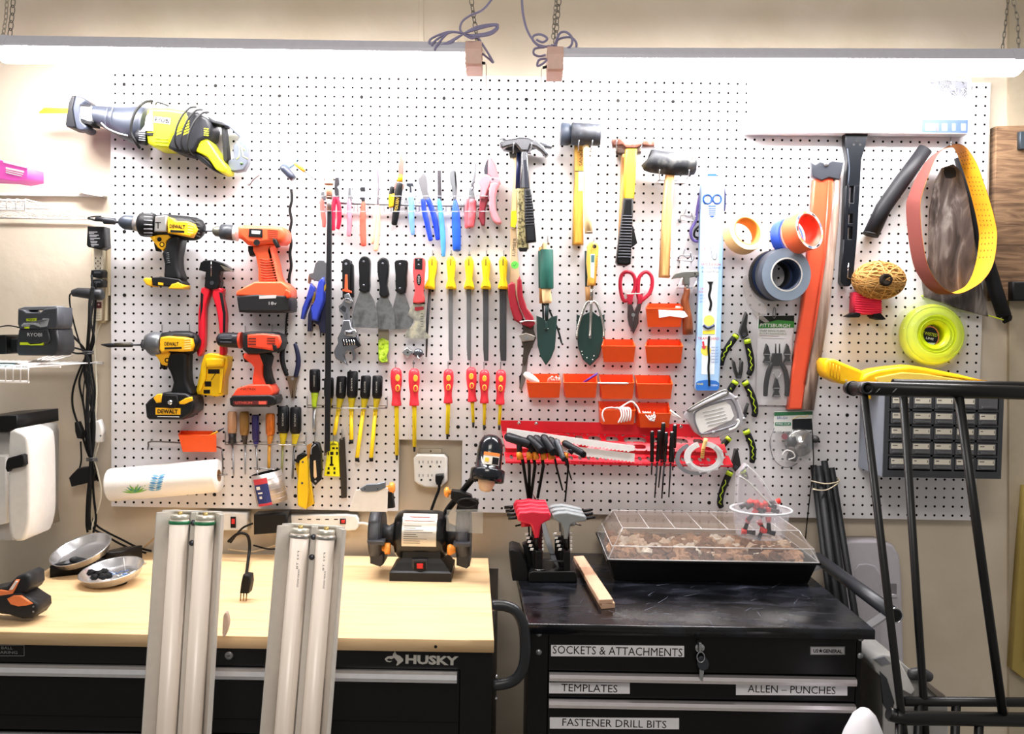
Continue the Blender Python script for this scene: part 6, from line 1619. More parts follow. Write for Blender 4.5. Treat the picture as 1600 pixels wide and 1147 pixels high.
# ================================================================== right of the board
# long printed package with a wavy drain strip
t = T('drain_snake_pack', 'tall narrow light blue package showing scissors and a wavy black strip', 'package')
LB = M('#a9cdf2', .35); LB2 = M('#e9f1fb', .35); PBL = M('#1f4fae', .45); PRD = M('#d03a4a', .5)
b = t.p('card'); b.S([(1097, 275), (1130, 275), (1132, 300), (1130, 420), (1126, 560), (1124, 606), (1121, 611), (1089, 611), (1086, 606), (1088, 560), (1093, 420), (1096, 300)], .05, .075, LB, 2)
b.S([(1102, 290), (1125, 290), (1122, 440), (1116, 585), (1096, 585), (1099, 440)], .075, .0753, LB2)
b = t.p('printed_pattern', 'printed pictures and words'); D = .0757
b.S([(1105, 276), (1107, 271), (1119, 271), (1121, 276)], .052, .073, PBL, .5)
for cx in (1105.5, 1120.5): b.U([(cx + 6.5 * math.cos(q), 311 + 7 * math.sin(q), D) for q in [k * math.pi / 6 for k in range(12)]], 1.5, PBL, closed=True, sm=2)
b.S([(1107, 321), (1119, 321), (1118, 336), (1113, 340), (1108, 336)], .0753, .077, PBL, .3)
for k in range(5): b.S([(1107, 323.5 + k * 3), (1119, 323.5 + k * 3), (1119, 324.3 + k * 3), (1107, 324.3 + k * 3)], .077, .0772, LB2)
b.X('HAIR SNAKE', 1111, 351, D, 3, M('#c9d3e6', .5), 22, 0)
b.U([(1108, 376, D), (1111, 390, D), (1113, 402, D), (1117, 405, D), (1120, 400, D), (1118, 394, D)], .7, M('#98a6b8', .4), sm=3)
for y0, y1, m in ((391, 400, PRD),): b.X('1\u2033', 1104, 389, D, 5, PRD, 6, 0)
b.X('SAFE DESIGN', 1110.5, 413, D, 3.4, PRD, 30, 0); b.X('UNCLOGS DRAINS', 1110, 418.5, D, 3, PBL, 30, 0); b.X('& Liquid Free', 1109.5, 425, D, 3.6, INK, 26, 0)
b.U([(1110, 440, D), (1110, 452, D), (1108, 462, D), (1111, 474, D), (1109, 485, D)], 1.9, INK, sm=4); b.S([(1105, 440), (1115, 440), (1112, 444), (1108, 444)], .0753, .077, INK)
b.X('18\u2033', 1098, 451, D, 3, PRD, 6, 0); b.X('REACH', 1098, 456, D, 3, PRD, 11, 0)
for k in range(3): b.X('GET OUT', 1098, 461.5 + k * 5, D, 2.6, PBL, 9, 0)
b.S([(1099, 491), (1117, 491), (1117, 521), (1099, 521)], .0753, .0755, M('#cfd8e8', .4))
b.disc(1108, 501, 8.5, .076, M('#eedc6a', .5), 18); b.U([(1099, 508, D), (1106, 513, D), (1116, 508, D)], 2, M('#27365c', .4), sm=3); b.S([(1098, 517), (1117, 515), (1117, 522), (1098, 522)], .0755, .076, M('#f0e04a', .5))
b.X('TRAPGUARD', 1107, 529, D, 4.2, PRD, 33, 0)
b.disc(1103, 548, 8, .0755, M('#f4df5c', .5), 16); b.S([(1097, 534), (1100, 533), (1101, 541), (1104, 541), (1100, 546), (1096, 541), (1098, 541)], .0756, .0765, PRD)
b.U([(1108, 525, D), (1107, 545, D), (1108, 560, D), (1107, 575, D), (1108, 595, D), (1108, 603, D)], 1.8, INK, sm=4)
for k in range(6): b.X('HAIR OUT', 1117, 543 + k * 4.6, D, 2.6, PBL, 11, 0)
b.S([(1087.5, 598), (1092, 595), (1105, 593.5), (1119, 595), (1124, 599), (1123.5, 607), (1120, 610), (1089, 610), (1087, 606)], .0753, .0758, M('#2f6fc4', .4))
b.X('HAIR', 1094, 600, .0762, 3, M('#e8e05a', .5), 10, 0); b.X('COBRA', 1115, 602, .0762, 3, LB2, 13, 0)
t = T('purple_scissors', 'purple handled scissors half hidden behind the tall blue package', 'scissors')
pm = M('#6a5aa6', .4)
b = t.p('handle'); b.U([(1097, 292, .045), (1091, 318, .045), (1087, 345, .045), (1080, 358, .045), (1080, 370, .045), (1086, 377, .045), (1095, 376, .045)], 2.2, pm, sm=4); b.U([(1094, 352, .047), (1086, 360, .047), (1085, 369, .047), (1092, 372, .047)], 1.6, INK, sm=4)
b = t.p('handle'); b.U([(1132, 295, .045), (1133, 312, .045), (1132, 330, .045)], 1.6, M('#2a2d52', .4), sm=3)

# rolls of tape
def roll(name, label, layers, px, py, d, axis, ro, ri, wid, face, side, inner, n=36):
    t = T(name, label, 'tape', 'rolls of tape on the board')
    b = t.p('tape'); c = V(px, py, d); ax = Vector(axis).normalized(); R_, r_ = ro * S(d), ri * S(d)
    c0 = c - ax * wid
    b.rev(c0, ax, [(r_, 0), (R_ - .002, 0), (R_, .002), (R_, wid - .002), (R_ - .001, wid)], side, n)
    b.rev(c, ax, [(R_ - .001, 0), (r_ + .004, .0002)], face, n)
    k = t.p('core', 'cardboard core'); k.rev(c0, ax, [(r_, 0), (r_, wid), (r_ + .004, wid + .0003)], inner, n)
    return t, c, ax, R_, r_
roll('masking_tape', 'pale masking tape roll with an orange core', 0, 1168, 361, .105, (.30, -1, .28), 31, 21, .04, M('#efdcb2', .7), M('#dcb57a', .7), M('#d58a34', .7))
t, c, ax, R_, r_ = roll('packing_tape', 'orange labelled tape roll with printed rim above the duct tape', 0, 1265, 359, .15, (.62, -1, .24), 31, 24, .05, M('#c9c9cc', .5), M('#e8683a', .5), M('#e8401c', .5))
u = ax.cross(Vector((0, 0, 1))).normalized(); q_ = ax.cross(u)
p = t.parts[0]
for k in range(9):
    a = k * .7
    o = c + ax * .0008 + (u * math.cos(a) + q_ * math.sin(a)) * ((R_ + r_) / 2 + .001)
    e1 = (u * -math.sin(a) + q_ * math.cos(a)); e2 = (u * math.cos(a) + q_ * math.sin(a))
    p.add([o + e1 * .007 + e2 * .002, o - e1 * .007 + e2 * .002, o - e1 * .007 - e2 * .002, o + e1 * .007 - e2 * .002], [[0, 1, 2, 3]], (INK, M('#e8a23a', .5), M('#35527a', .5))[k % 3])
p.S([(1224, 372), (1236, 366), (1239, 379), (1228, 384)], .12, .1265, M('#d5cfc6', .5), 0)
roll('painters_tape', 'blue tape roll just showing behind the orange labelled tape', 0, 1236, 369, .082, (.62, -1, .24), 29, 22, .03, M('#2453c4', .5), M('#1d48b4', .5), M('#bfae92', .6))
t, c, ax, R_, r_ = roll('duct_tape', 'grey blue duct tape roll facing the room', 0, 1229, 429, .115, (.16, -1, -.02), 41, 23, .045, M('#8493a6', .5), M('#3b424e', .5), M('#20304e', .5))
t.parts[0].rev(c, ax, [(r_ + .006, .0006), (r_ + .002, .001)], WHT, 32)
roll('duct_tape', 'dark roll of tape behind the grey blue duct tape', 0, 1214, 430, .066, (.1, -1, 0), 40, 19, .03, M('#22345c', .5), M('#0c0d12', .5), M('#14161c', .6))
t = T('cable_tie_bag', 'crumpled clear plastic bag hanging left of the dark tape', 'bag')
t.me.S([(1160, 440), (1166, 430), (1172, 445), (1180, 466), (1198, 478), (1196, 492), (1180, 486), (1168, 474)], .034, .04, M('#e9e2e2', .1, alpha=.3), .6, sm=2)
t.me.S([(1176, 487), (1188, 490), (1203, 503), (1196, 505), (1182, 496)], .035, .042, M('#d9d2cc', .1, alpha=.35), .6)

# orange sleeve of rolled sheet
t = T('plastic_sleeve', 'long translucent orange plastic roll hanging from a black clip', 'plastic roll')
om = M('#e8593a', .25, alpha=.93, bump=.25, scale=25)
b = t.p('sheet', 'orange sheet'); b.S([(1272, 280), (1304, 276), (1300, 330), (1292, 400), (1280, 490), (1262, 580), (1254, 640), (1231, 640), (1240, 570), (1254, 480), (1263, 400), (1268, 340)], .036, .06, om, 3)
b = t.p('edge', 'brownish rolled edge'); b.L([(1308, 278, 6), (1304, 340, 7), (1296, 410, 8), (1284, 500, 9), (1270, 580, 10), (1262, 640, 10)], ramp_mat('rolled_edge', [(0.35, '#54403a'), (0.5, '#8a7468'), (0.65, '#b5a194'), (0.8, '#6d564c')], 60, (1, 1, .08), .3), .056, 12, .7)
b.L([(1295, 282, 1.2), (1288, 400, 1.4), (1273, 500, 1.6), (1257, 600, 1.6)], M('#c44a30', .3), .062, 8)
b = t.p('clip', 'black crumpled clip'); b.S([(1267, 253), (1274, 257), (1282, 252), (1291, 256), (1300, 251), (1319, 253), (1316, 266), (1312, 281), (1296, 277), (1284, 282), (1270, 276)], .05, .066, M('#2b2e35', .35), 1.5); b.R(1292, 256, [(4, .066), (3.6, .07), (2, .07), (0, .071)], STL, 14)

# black slotted plastic bar
t = T('slotted_bar', 'long black plastic bar with slots and a clear top end', 'bar')
bm = M('#0d1016', .35)
b = t.p('bar')
for P in ([(1321, 207), (1357, 207), (1353, 225), (1346, 250), (1344, 291), (1322, 291), (1325, 250), (1321, 225)], [(1322, 290), (1327.5, 290), (1324.5, 375), (1318.5, 375)], [(1335, 290), (1344, 290), (1339, 375), (1331, 375)], [(1327, 317), (1336, 317), (1335, 334), (1326, 334)], [(1326, 349), (1335, 349), (1334, 354), (1325, 354)], [(1318.5, 374), (1339, 374), (1333, 440), (1328, 447), (1319, 447), (1314, 440)]):
    b.S(P, .04, .066, bm, 1)
b.S([(1328, 211), (1354, 211), (1351, 214), (1330, 214)], .066, .0664, INK)
for q, r in (((1339, 220), 2.6), ((1334, 226), 2), ((1344, 226), 2)): b.disc(q[0], q[1], r, .0668, INK if r > 2.2 else CHR, 10)
b.U([(1326, 410, .067), (1324, 434, .067), (1330, 436, .067)], .8, CHR, sm=0); b.U([(1324, 232, .0665), (1327, 262, .0665), (1325, 290, .0665)], .7, M('#4a5361', .4), sm=3)
b = t.p('clear_end', 'frosted clear end'); b.S([(1324, 186), (1359, 186), (1359, 207), (1322, 207)], .045, .062, M('#aebccd', .3, alpha=.75), 1.5)

# clear sheet and long printed box at the upper right
t = T('clear_sheet', 'clear acrylic sheet standing on the long box under the right light', 'acrylic sheet')
t.me.S([(1168, 119), (1518, 122), (1518, 182), (1168, 181)], .045, .05, M('#f4f6f8', .08, alpha=.35, var=.02), .5)
t.me.S([(1512, 123), (1518, 123), (1518, 182), (1512, 182)], .05, .053, M('#e9edf2', .15, alpha=.5), .3)
t.me.S([(1450, 128), (1516, 128), (1514, 148), (1500, 151), (1480, 146)], .0502, .051, M('#8f929c', .25, alpha=.55), 0, sm=2)  # grey patch paints a blurry reflection at the sheet's right end
t = T('long_box', 'long white box with a blue printed end, under the clear sheet', 'box')
t.me.S([(1168, 184), (1516, 184), (1514, 209), (1168, 206)], .035, .078, M('#efedf0', .5), 1)
l = t.p('print', 'blue and red printing'); D = .0786
l.S([(1441, 187), (1513, 187), (1512, 208), (1440, 207)], .078, .0784, M('#2f45a8', .5))
for k, (x, w, m) in enumerate(((1446, 16, 0), (1464, 2, 1), (1472, 8, 0), (1488, 5, 0), (1502, 7, 0))): l.S([(x, 193), (x + w, 193), (x + w, 204), (x, 204)], .0784, .0787, M('#8e9bd6', .5) if not m else M('#d8506a', .5))
l.X('LEVEL', 1406, 193.4, D, 3, PRD, 42, 0); l.X('EDGE 24', 1408, 200, D, 5, M('#e0705a', .5), 30, 0); l.S([(1382, 190), (1438, 190), (1438, 191), (1382, 191)], .078, .0786, PRD); l.S([(1382, 205), (1438, 205), (1438, 205.6), (1382, 205.6)], .078, .0786, PRD)

# foam tube, sanding belt, bag and neon spool
def tube_open(b, pts, mat, d):
    b.L(pts, mat, d, 18)
t = T('foam_tube', 'black foam pipe tube slanting down to the left behind the belt', 'pipe insulation')
t.me.L([(1446, 233, 11, .07), (1410, 282, 12, .065), (1380, 325, 12, .06), (1361, 366, 12, .055)], M('#15161a', .55), .06, 18)
t.me.L([(1361, 365, 12.2, .055), (1360, 368, 12, .055)], INK, .055, 18)
t = T('foam_tube', 'black foam tube hanging behind the sanding belt, its end pointing right', 'pipe insulation')
t.me.L([(1500, 245, 9, .0495), (1522, 320, 10, .0495), (1540, 400, 10, .0495), (1556, 455, 10.5, .051), (1569, 494, 10.5, .053)], M('#17181c', .6), .05, 18)
t.me.L([(1571, 496, 10, .053), (1579, 497, 5, .053)], INK, .05, 10)
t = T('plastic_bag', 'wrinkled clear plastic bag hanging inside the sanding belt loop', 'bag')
t.me.S([(1462, 284), (1472, 262), (1490, 256), (1504, 268), (1514, 310), (1522, 360), (1528, 420), (1540, 465), (1545, 495), (1500, 483), (1445, 464), (1442, 440), (1452, 400), (1453, 330)], .069, .0765, ramp_mat('film_painted_glints', [(0.35, '#332d2b'), (0.52, '#544b48'), (0.66, '#8b8480'), (0.76, '#443d3a')], 10, (2.6, 1, .7), .1, 4, 1.0, dist=.9), 2)  # pale streaks in the ramp paint the reflections on the creased bag
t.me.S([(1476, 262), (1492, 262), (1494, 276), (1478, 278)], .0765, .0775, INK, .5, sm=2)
t = T('sanding_belt', 'brown sanding belt loop with yellow backing, hung on the right', 'sanding belt')
front = [(1494, 225), (1477, 231), (1463, 246), (1451, 274), (1441, 303), (1438, 325), (1441, 369), (1449, 412), (1462, 437), (1478, 453), (1496, 459), (1516, 452), (1537, 437), (1552, 412), (1558, 372), (1555, 346), (1546, 312), (1537, 285), (1526, 255), (1510, 231)]
back = [(1487, 230), (1468, 236), (1449, 250), (1432, 277), (1421, 303), (1416, 322), (1419, 366), (1427, 412), (1440, 438), (1455, 454), (1473, 460), (1494, 455), (1512, 443), (1524, 414), (1530, 374), (1527, 346), (1519, 312), (1511, 285), (1502, 258), (1494, 238)]
fr = [V(x, y, .135) for x, y in cr(front, 4, True)]; bk = [V(x, y, .081) for x, y in cr(back, 4, True)]
cen = sum(fr, Vector()) / len(fr)
def band(b, off, mat):
    n = len(fr); vs = []
    for P in (fr, bk):
        c_ = sum(P, Vector()) / n
        for q in P:
            r = (q - c_); r.y = 0
            vs.append(q + r.normalized() * off)
    b.add(vs, [[k, (k + 1) % n, n + (k + 1) % n, n + k] for k in range(n)], mat, True)
b = t.p('abrasive', 'brown abrasive face'); band(b, .0008, M('#70352f', .9, var=.25, scale=900))
b = t.p('backing', 'yellow cloth backing'); band(b, -.0004, ramp_mat('belt_backing', [(0.3, '#d98d10'), (0.6, '#e8a41e'), (0.8, '#cf8410')], 8, rough=.6))
pr_ = t.p('printing', 'printed marks on the backing')
for k, i in enumerate(range(53, 76)):
    i %= len(fr)
    c_f, c_b = fr[i], bk[i]
    if k % 6 == 5: continue
    for s in (.2, .4, .6, .8):
        o = c_f.lerp(c_b, s) + (cen - c_f.lerp(c_b, s)).normalized() * .0012
        e = (fr[(i + 1) % len(fr)] - c_f).normalized() * .004; f = (c_b - c_f).normalized() * .0035
        pr_.add([o, o + e, o + e + f, o + f], [[0, 1, 2, 3]], M('#8a5a0c', .6))
hook(1486, 214, 'peg hook carrying the sanding belt', 12, .14)
t = T('twine_ball', 'ball of coarse brown jute twine with a dark centre hole', 'twine')
c = V(1373, 438, .085); k_ = S(.085)
b = t.p('ball'); b.blob(c, (39 * k_, 28 * k_, 28 * k_), M('#b98a4a', .9, var=.25, scale=200), 0, 20, 14, .1)
s_ = t.p('strands', 'wound twine strands'); rnd_ = random.Random(3)
for q in range(46):
    # each turn is a tilted ellipse hugging the ball
    n1 = Vector((rnd_.gauss(0, .5), rnd_.gauss(0, .6), rnd_.gauss(0, 1))).normalized()
    if q % 3 == 0: n1 = Vector((rnd_.gauss(.2, .25), rnd_.gauss(0, .6), rnd_.gauss(0, .5))).normalized()
    u = n1.orthogonal().normalized(); v = n1.cross(u)
    of = rnd_.uniform(-.35, .35); rr = math.sqrt(1 - of * of)
    W = []
    for j in range(26):
        a = 2 * math.pi * j / 26
        p = (u * math.cos(a) + v * math.sin(a)) * rr + n1 * of
        W.append(c + Vector((p.x * 40.5 * k_, p.y * 29.5 * k_, p.z * 29.5 * k_)))
    s_.rings(W, .9 * k_, M(('#b98a4a', '#cba05e', '#976a30')[q % 3], .9), 5, closed=True)
h_ = t.p('hole', 'dark centre'); h_.rev(V(1386, 437, .1415), Vector((.25, -1, .05)), [(10 * k_, -.02), (9.5 * k_, 0), (6 * k_, -.002), (0, -.004)], M('#1c120a', .9), 14)
t = T('cord_reel', 'pink red string wound on a black reel under the twine ball', 'string')
b = t.p('winding', 'pink red string'); b.S([(1337, 456), (1378, 458), (1378, 492), (1336, 491)], .036, .08, M('#e8123e', .55), 3)
for k in range(9): b.U([(1336, 459 + k * 3.6, .0805), (1357, 460 + k * 3.7, .082), (1378, 461 + k * 3.5, .0805)], .9, M('#f02a52', .5), sm=2)
b = t.p('reel_end', 'black reel end'); b.S([(1326, 494), (1338, 488), (1345, 490), (1343, 496), (1334, 496)], .04, .085, INK, 1); b = t.p('reel_end', 'black reel end'); b.S([(1366, 491), (1376, 489), (1385, 499), (1379, 500), (1368, 497)], .04, .085, INK, 1)
t = T('trimmer_line', 'neon yellow green coil of trimmer line in a clear blister', 'trimmer line')
c = V(1450, 524, .088); k_ = S(.088); NE = M('#dcf214', .35)
b = t.p('coil', 'neon coil'); b.rev(V(1450, 524, .042), (-.06, -1, .06), [(16 * k_, .004), (45 * k_, .0), (48 * k_, .012), (48 * k_, .034), (45 * k_, .046), (34 * k_, .052), (22 * k_, .048), (16 * k_, .040), (16 * k_, .004)], NE, 40)
for r in (22, 27, 32, 37, 42): b.rev(V(1450, 524, .042), (-.06, -1, .06), [(r * k_, .0495 if r < 36 else .0465), ((r + 1) * k_, .0522 if r < 36 else .049), ((r + 2) * k_, .0495 if r < 36 else .0455)], M('#c2dc0c', .35), 40)
l = t.p('label', 'dark round centre label'); l.S([(1453 + 14.5 * math.cos(q), 526 + 16.5 * math.sin(q)) for q in [j * math.pi / 12 for j in range(24)]], .06, .078, M('#e08a4a', .5)); l.S([(1453 + 13 * math.cos(q), 526 + 15 * math.sin(q)) for q in [j * math.pi / 12 for j in range(24)]], .078, .0785, M('#10141a', .4))
l.X('TWISTED', 1453, 522, .0792, 5, M('#c9dc2a', .5), 24, 10); l.X('LINE', 1453, 529, .0792, 3.4, WHT, 12, 10); l.S([(1445, 535), (1462, 536), (1457, 541), (1450, 541)], .0785, .079, M('#c8d4dc', .4))
b = t.p('blister', 'clear blister shell'); b.rev(V(1449, 524, .040), (-.06, -1, .06), [(55 * k_, 0), (55 * k_, .01), (52 * k_, .044), (46 * k_, .060), (30 * k_, .066)], M('#e4efb0', .08, alpha=.18, var=.02), 36)
b = t.p('header', 'clear header bag with a lime edge'); b.S([(1440, 463), (1470, 470), (1525, 486), (1532, 491), (1522, 490), (1490, 486), (1450, 475)], .034, .038, M('#dfe9b0', .15, alpha=.4), .4); b.U([(1440, 462, .0405), (1480, 473, .0405), (1525, 487, .06), (1568, 500, .078)], 1, M('#cfe030', .3), sm=3)

# yellow plastic scoop behind the stand's rail
t = T('yellow_scoop', 'yellow plastic scoop lying behind the top rail of the black stand', 'scoop')
ym = M('#f6bf10', .35)
b = t.p('pan'); b.S([(1352, 584), (1372, 577), (1400, 573), (1425, 571), (1450, 575), (1500, 585), (1552, 598), (1552, 601), (1460, 603), (1370, 603), (1345, 600)], .09, .16, ym, 6)
b.S([(1368, 590), (1410, 582), (1445, 584), (1530, 598), (1530, 601), (1420, 598), (1372, 598)], .16, .166, M('#f9d25a', .3), 1.5)
b.S([(1351, 598), (1362, 600), (1361, 624), (1352, 622)], .11, .14, ym, 1)
b = t.p('handle'); b.S([(1289, 566), (1294, 560), (1304, 561), (1325, 570), (1345, 578), (1358, 586), (1352, 603), (1336, 604), (1312, 599), (1294, 590), (1290, 580)], .07, .14, ym, 5)
for k in range(4): b.U([(1297 + k * 5, 566 + k * 2, .1405), (1297 + k * 5, 588 + k * 2, .1405)], .6, M('#d89a08', .4), sm=0)
t = T('peg_hook', 'thick peg hook the yellow scoop rests on', 'hook', 'steel pegboard hooks')
t.me.U([(1342, 606, FB), (1342, 608, .1), (1343, 603, .15)], 1.2, WIRE, sm=2); t.me.U([(1320, 600, FB), (1320, 602, .1), (1322, 594, .142)], 1.2, WIRE, sm=2)

# small parts cabinet
t = T('parts_cabinet', 'grey parts cabinet of small clear labelled drawers, on the board at the right', 'cabinet')
FD = .20
A = V(1384, 600, FD); C = V(1564, 751, FD)
x0, x1, z1, z0 = A.x, C.x, V(1384, 609, FD).z, V(1475, 747, FD).z
b = t.p('case', 'grey plastic case')
gm = M('#7b818c', .5); th = .012
b.wbox((x0, -FD + .005, z0), (x0 + .004, -.0315, z1), gm); b.wbox((x1 - .004, -FD + .005, z0), (x1, -.0315, z1), gm)
b.wbox((x0 + .004, -FD + .005, z0), (x1 - .004, -.0315, z0 + .004), gm); b.wbox((x0 + .004, -FD + .005, z1 - .004), (x1 - .004, -.0315, z1), gm); b.wbox((x0 + .004, -.038, z0 + .004), (x1 - .004, -.0315, z1 - .004), gm)
fm_ = M('#3c3f45', .5); fr_ = t.p('front_frame', 'dark front grid')
cw = (x1 - x0 - .024) / 5; rh = (z1 - z0 - .03) / 5
fr_.wbox((x0, -FD, z0), (x0 + .012, -FD + .005, z1), fm_); fr_.wbox((x1 - .012, -FD, z0), (x1, -FD + .005, z1), fm_)
fr_.wbox((x0 + .012, -FD, z0), (x1 - .012, -FD + .005, z0 + .018), fm_); fr_.wbox((x0 + .012, -FD, z1 - .012), (x1 - .012, -FD + .005, z1), fm_)
for i in range(1, 5):
    fr_.wbox((x0 + .012 + cw * i - .003, -FD + .001, z0 + .018), (x0 + .012 + cw * i + .003, -FD + .06, z1 - .012), fm_)
    fr_.wbox((x0 + .012, -FD + .001, z0 + .018 + rh * i - .003), (x1 - .012, -FD + .06, z0 + .018 + rh * i + .003), fm_)
dm = M('#6b6c70', .15, alpha=.75); lm = M('#e6dfd0', .6)
for r in range(5):
    for c_ in range(5):
        xa = x0 + .012 + cw * c_ + .0045; xb = xa + cw - .009; za = z0 + .018 + rh * r + .0045; zb_ = za + rh - .010
        d = t.p('drawer'); yy = -FD - .001
        d.wbox((xa, yy, za), (xb, yy + .002, zb_), dm); d.wbox((xa, yy + .002, za), (xa + .001, yy + .055, zb_ - .004), dm); d.wbox((xb - .001, yy + .002, za), (xb, yy + .055, zb_ - .004), dm); d.wbox((xa, yy + .002, za), (xb, yy + .055, za + .001), dm)
        d.wbox((xa + .006, yy - .008, za + .004), (xb - .006, yy, za + .008), dm)
        if (r, c_) != (4, 4):
            l = d.sub('label', 'cream drawer label'); j = rnd_.uniform(-.001, .001)
            l.wbox((xa + .003 + j, yy - .0006, zb_ - .017), (xb - .003 + j, yy - .0001, zb_ - .003), lm)
            w_ = rnd_.uniform(.25, .55)
            l.wbox((xa + .006, yy - .0008, zb_ - .009), (xa + .006 + (xb - xa) * w_ * .5, yy - .0006, zb_ - .007), INK); l.wbox((xb - .007, yy - .0008, zb_ - .013), (xb - .0055, yy - .0006, zb_ - .006), INK)
        if rnd_.random() < .7:
            k = d.sub('contents', 'small loose parts'); k.kind = 'stuff'
            for q in range(5): k.blob(Vector((rnd_.uniform(xa + .005, xb - .005), yy + rnd_.uniform(.008, .04), za + .006)), (.005, .006, .004), M(('#9a9690', '#6d6258', '#b5a890')[q % 3], .4, .4), .1, 6, 4)

# green black pliers in a column
GB = M('#15161a', .5); GL = M('#b8d820', .42); NS = M('#3f3f40', .35, .7)
def gpliers(label, jaw, piv, L_, R2, mk=True):
    t = T('pliers', label, 'pliers', 'black and lime pliers in a column')
    b = t.p('jaws')
    for o in jaw: b.S(o, .042, .06, NS, 1)
    b.disc(piv[0], piv[1], 3, .0608, DSTL, 10)
    for P in (L_, R2):
        if not P: continue
        h = t.p('handle', 'black handle with lime inlay'); h.L(P, GB, .052, 12, .9, 3, rnd=.4)
        g = h.sub('inlay', 'lime green inlay')
        g.L([(P[0][0], P[0][1], P[0][2] * 1.05, .053), (P[0][0] * .55 + P[1][0] * .45, P[0][1] * .55 + P[1][1] * .45, (P[0][2] + P[1][2]) * .53, .053)], GL, .053, 12, .95)
        zz = [(x + (1.5 if i % 2 else -1.5), y, .0525 + S(.05) * r * .9) for i, (x, y, r) in enumerate(cr(P, 3)[3:-2])]
        g.U(zz, .8, GL, sm=0)
    return t
gpliers('black and lime long nose pliers, topmost of the column, jaws up', [[(1166, 487), (1169, 492), (1167, 510), (1170, 524), (1161, 530), (1156, 520), (1160, 505)]], (1163, 523), [(1151, 524, 5), (1144, 533, 5.5), (1134, 548, 5), (1129, 560, 4.5), (1127, 570, 4)], [(1167, 530, 5), (1170, 545, 5.5), (1173, 560, 5.5), (1174, 575, 5), (1170, 585, 4.5)])
gpliers('black and lime pliers with bent split tips, second in the column', [[(1145, 562), (1149, 566), (1152, 580), (1158, 590), (1152, 592), (1148, 580)], [(1158, 562), (1162, 566), (1161, 580), (1158, 592), (1154, 590), (1157, 578)]], (1155, 589), [(1150, 596, 5), (1143, 606, 5.5), (1139, 614, 5)], [(1163, 596, 5), (1170, 608, 5.5), (1177, 625, 5.5), (1180, 642, 5), (1178, 650, 4.5)])
gpliers('black and lime pliers half hidden behind the clear case', [[(1169, 630), (1170, 634), (1166, 650), (1162, 652), (1165, 640)]], (1164, 650), [(1140, 684, 4.5), (1132, 693, 5), (1126, 700, 5)], [(1165, 672, 5), (1171, 685, 5.5), (1176, 700, 5.5), (1176, 715, 5), (1175, 722, 4.5)])
gpliers('black and lime pliers, lowest of the column above the seed tray', [[(1149, 702), (1153, 702), (1156, 716), (1158, 728), (1150, 738), (1143, 728), (1146, 716)]], (1150, 730), [(1141, 737, 5), (1135, 750, 5.5), (1128, 768, 5), (1125, 785, 5), (1127, 792, 4.5)], [(1160, 736, 5), (1164, 742, 4.5), (1166, 748, 4)])

# carded plier set and bagged wire cup brush
t = T('plier_set_pack', 'carded set of black ring pliers with green printed header', 'package')
b = t.p('card', 'printed card'); b.S([(1184, 494), (1240, 494), (1241, 512), (1238, 530), (1236, 634), (1181, 633), (1183, 540)], .036, .04, M('#d5d3d6', .5), .5)
b.S([(1186, 494), (1241, 493), (1241, 512), (1185, 513)], .04, .0405, M('#2f7a2c', .5)); b.S([(1186, 494), (1241, 493), (1241, 502), (1215, 500), (1186, 507)], .0405, .0408, M('#11150f', .5))
b.X('PITTSBURGH', 1211, 508.6, .0412, 5.4, WHT, 46, 0, 0, .15); b.X('SNAP RING PLIERS', 1207, 517, .0408, 3, M('#2f5a2c', .5), 40, 0); b.X('INTERCHANGEABLE', 1208, 521.5, .0408, 3, M('#4a6a3a', .5), 42, 0)
b.S([(1187, 524), (1217, 525), (1217, 525.6), (1187, 524.6)], .04, .0406, M('#8a6a70', .5)); b.S([(1190, 528), (1226, 529), (1226, 529.6), (1190, 528.6)], .04, .0406, M('#9a9aa0', .5))
hb = t.p('hang_loop', 'wire loop'); hb.U([(1210, 480, .045), (1212, 486, .045), (1211, 496, .045), (1208, 496, .045), (1208, 486, .045)], .7, M('#77787c', .3, .8), closed=True, sm=3)
b = t.p('pliers', 'black ring pliers'); pk = M('#0e0e10', .35)
for P in ([(1207, 568, 3.4), (1201, 580, 4), (1197, 600, 4), (1196, 618, 3.6)], [(1221, 568, 3.4), (1227, 580, 4), (1230, 600, 4), (1229, 618, 3.6)]): b.L(P, pk, .052, 10, .8, 3, rnd=.4)
b.S([(1208, 552), (1222, 552), (1223, 568), (1217, 572), (1210, 572), (1206, 566)], .044, .056, pk, 1); 
for x in (1212, 1218): b.L([(x, 552, 1.4), (x, 537, .8)], pk, .05, 8)
b.U([(1208, 582, .054), (1214, 592, .054), (1221, 582, .054)], .6, WIRE, sm=3)
for cx, cy in ((1199, 553), (1231, 553), (1214, 606)):
    e = t.p('spare_tip', 'spare plier tip'); e.S([(cx - 1, cy - 16), (cx + 2, cy - 12), (cx + 5, cy), (cx + 3, cy + 6), (cx + 6, cy + 14), (cx - 6, cy + 14), (cx - 3, cy + 6), (cx - 5, cy)], .042, .054, pk, 1)
    for q in (0, 12): e.S([(cx - 5, cy + q), (cx + 5, cy + q), (cx + 5, cy + q + 1.2), (cx - 5, cy + q + 1.2)], .054, .0546, CHR)
b = t.p('blister', 'clear blister'); b.S([(1186, 534), (1192, 529), (1232, 530), (1238, 537), (1236, 625), (1230, 632), (1188, 631), (1183, 624)], .041, .062, M('#e9e9ee', .05, alpha=.05, var=.02), 4)
t = T('cup_brush_pack', 'bagged round steel brush with green and black printed header', 'package')
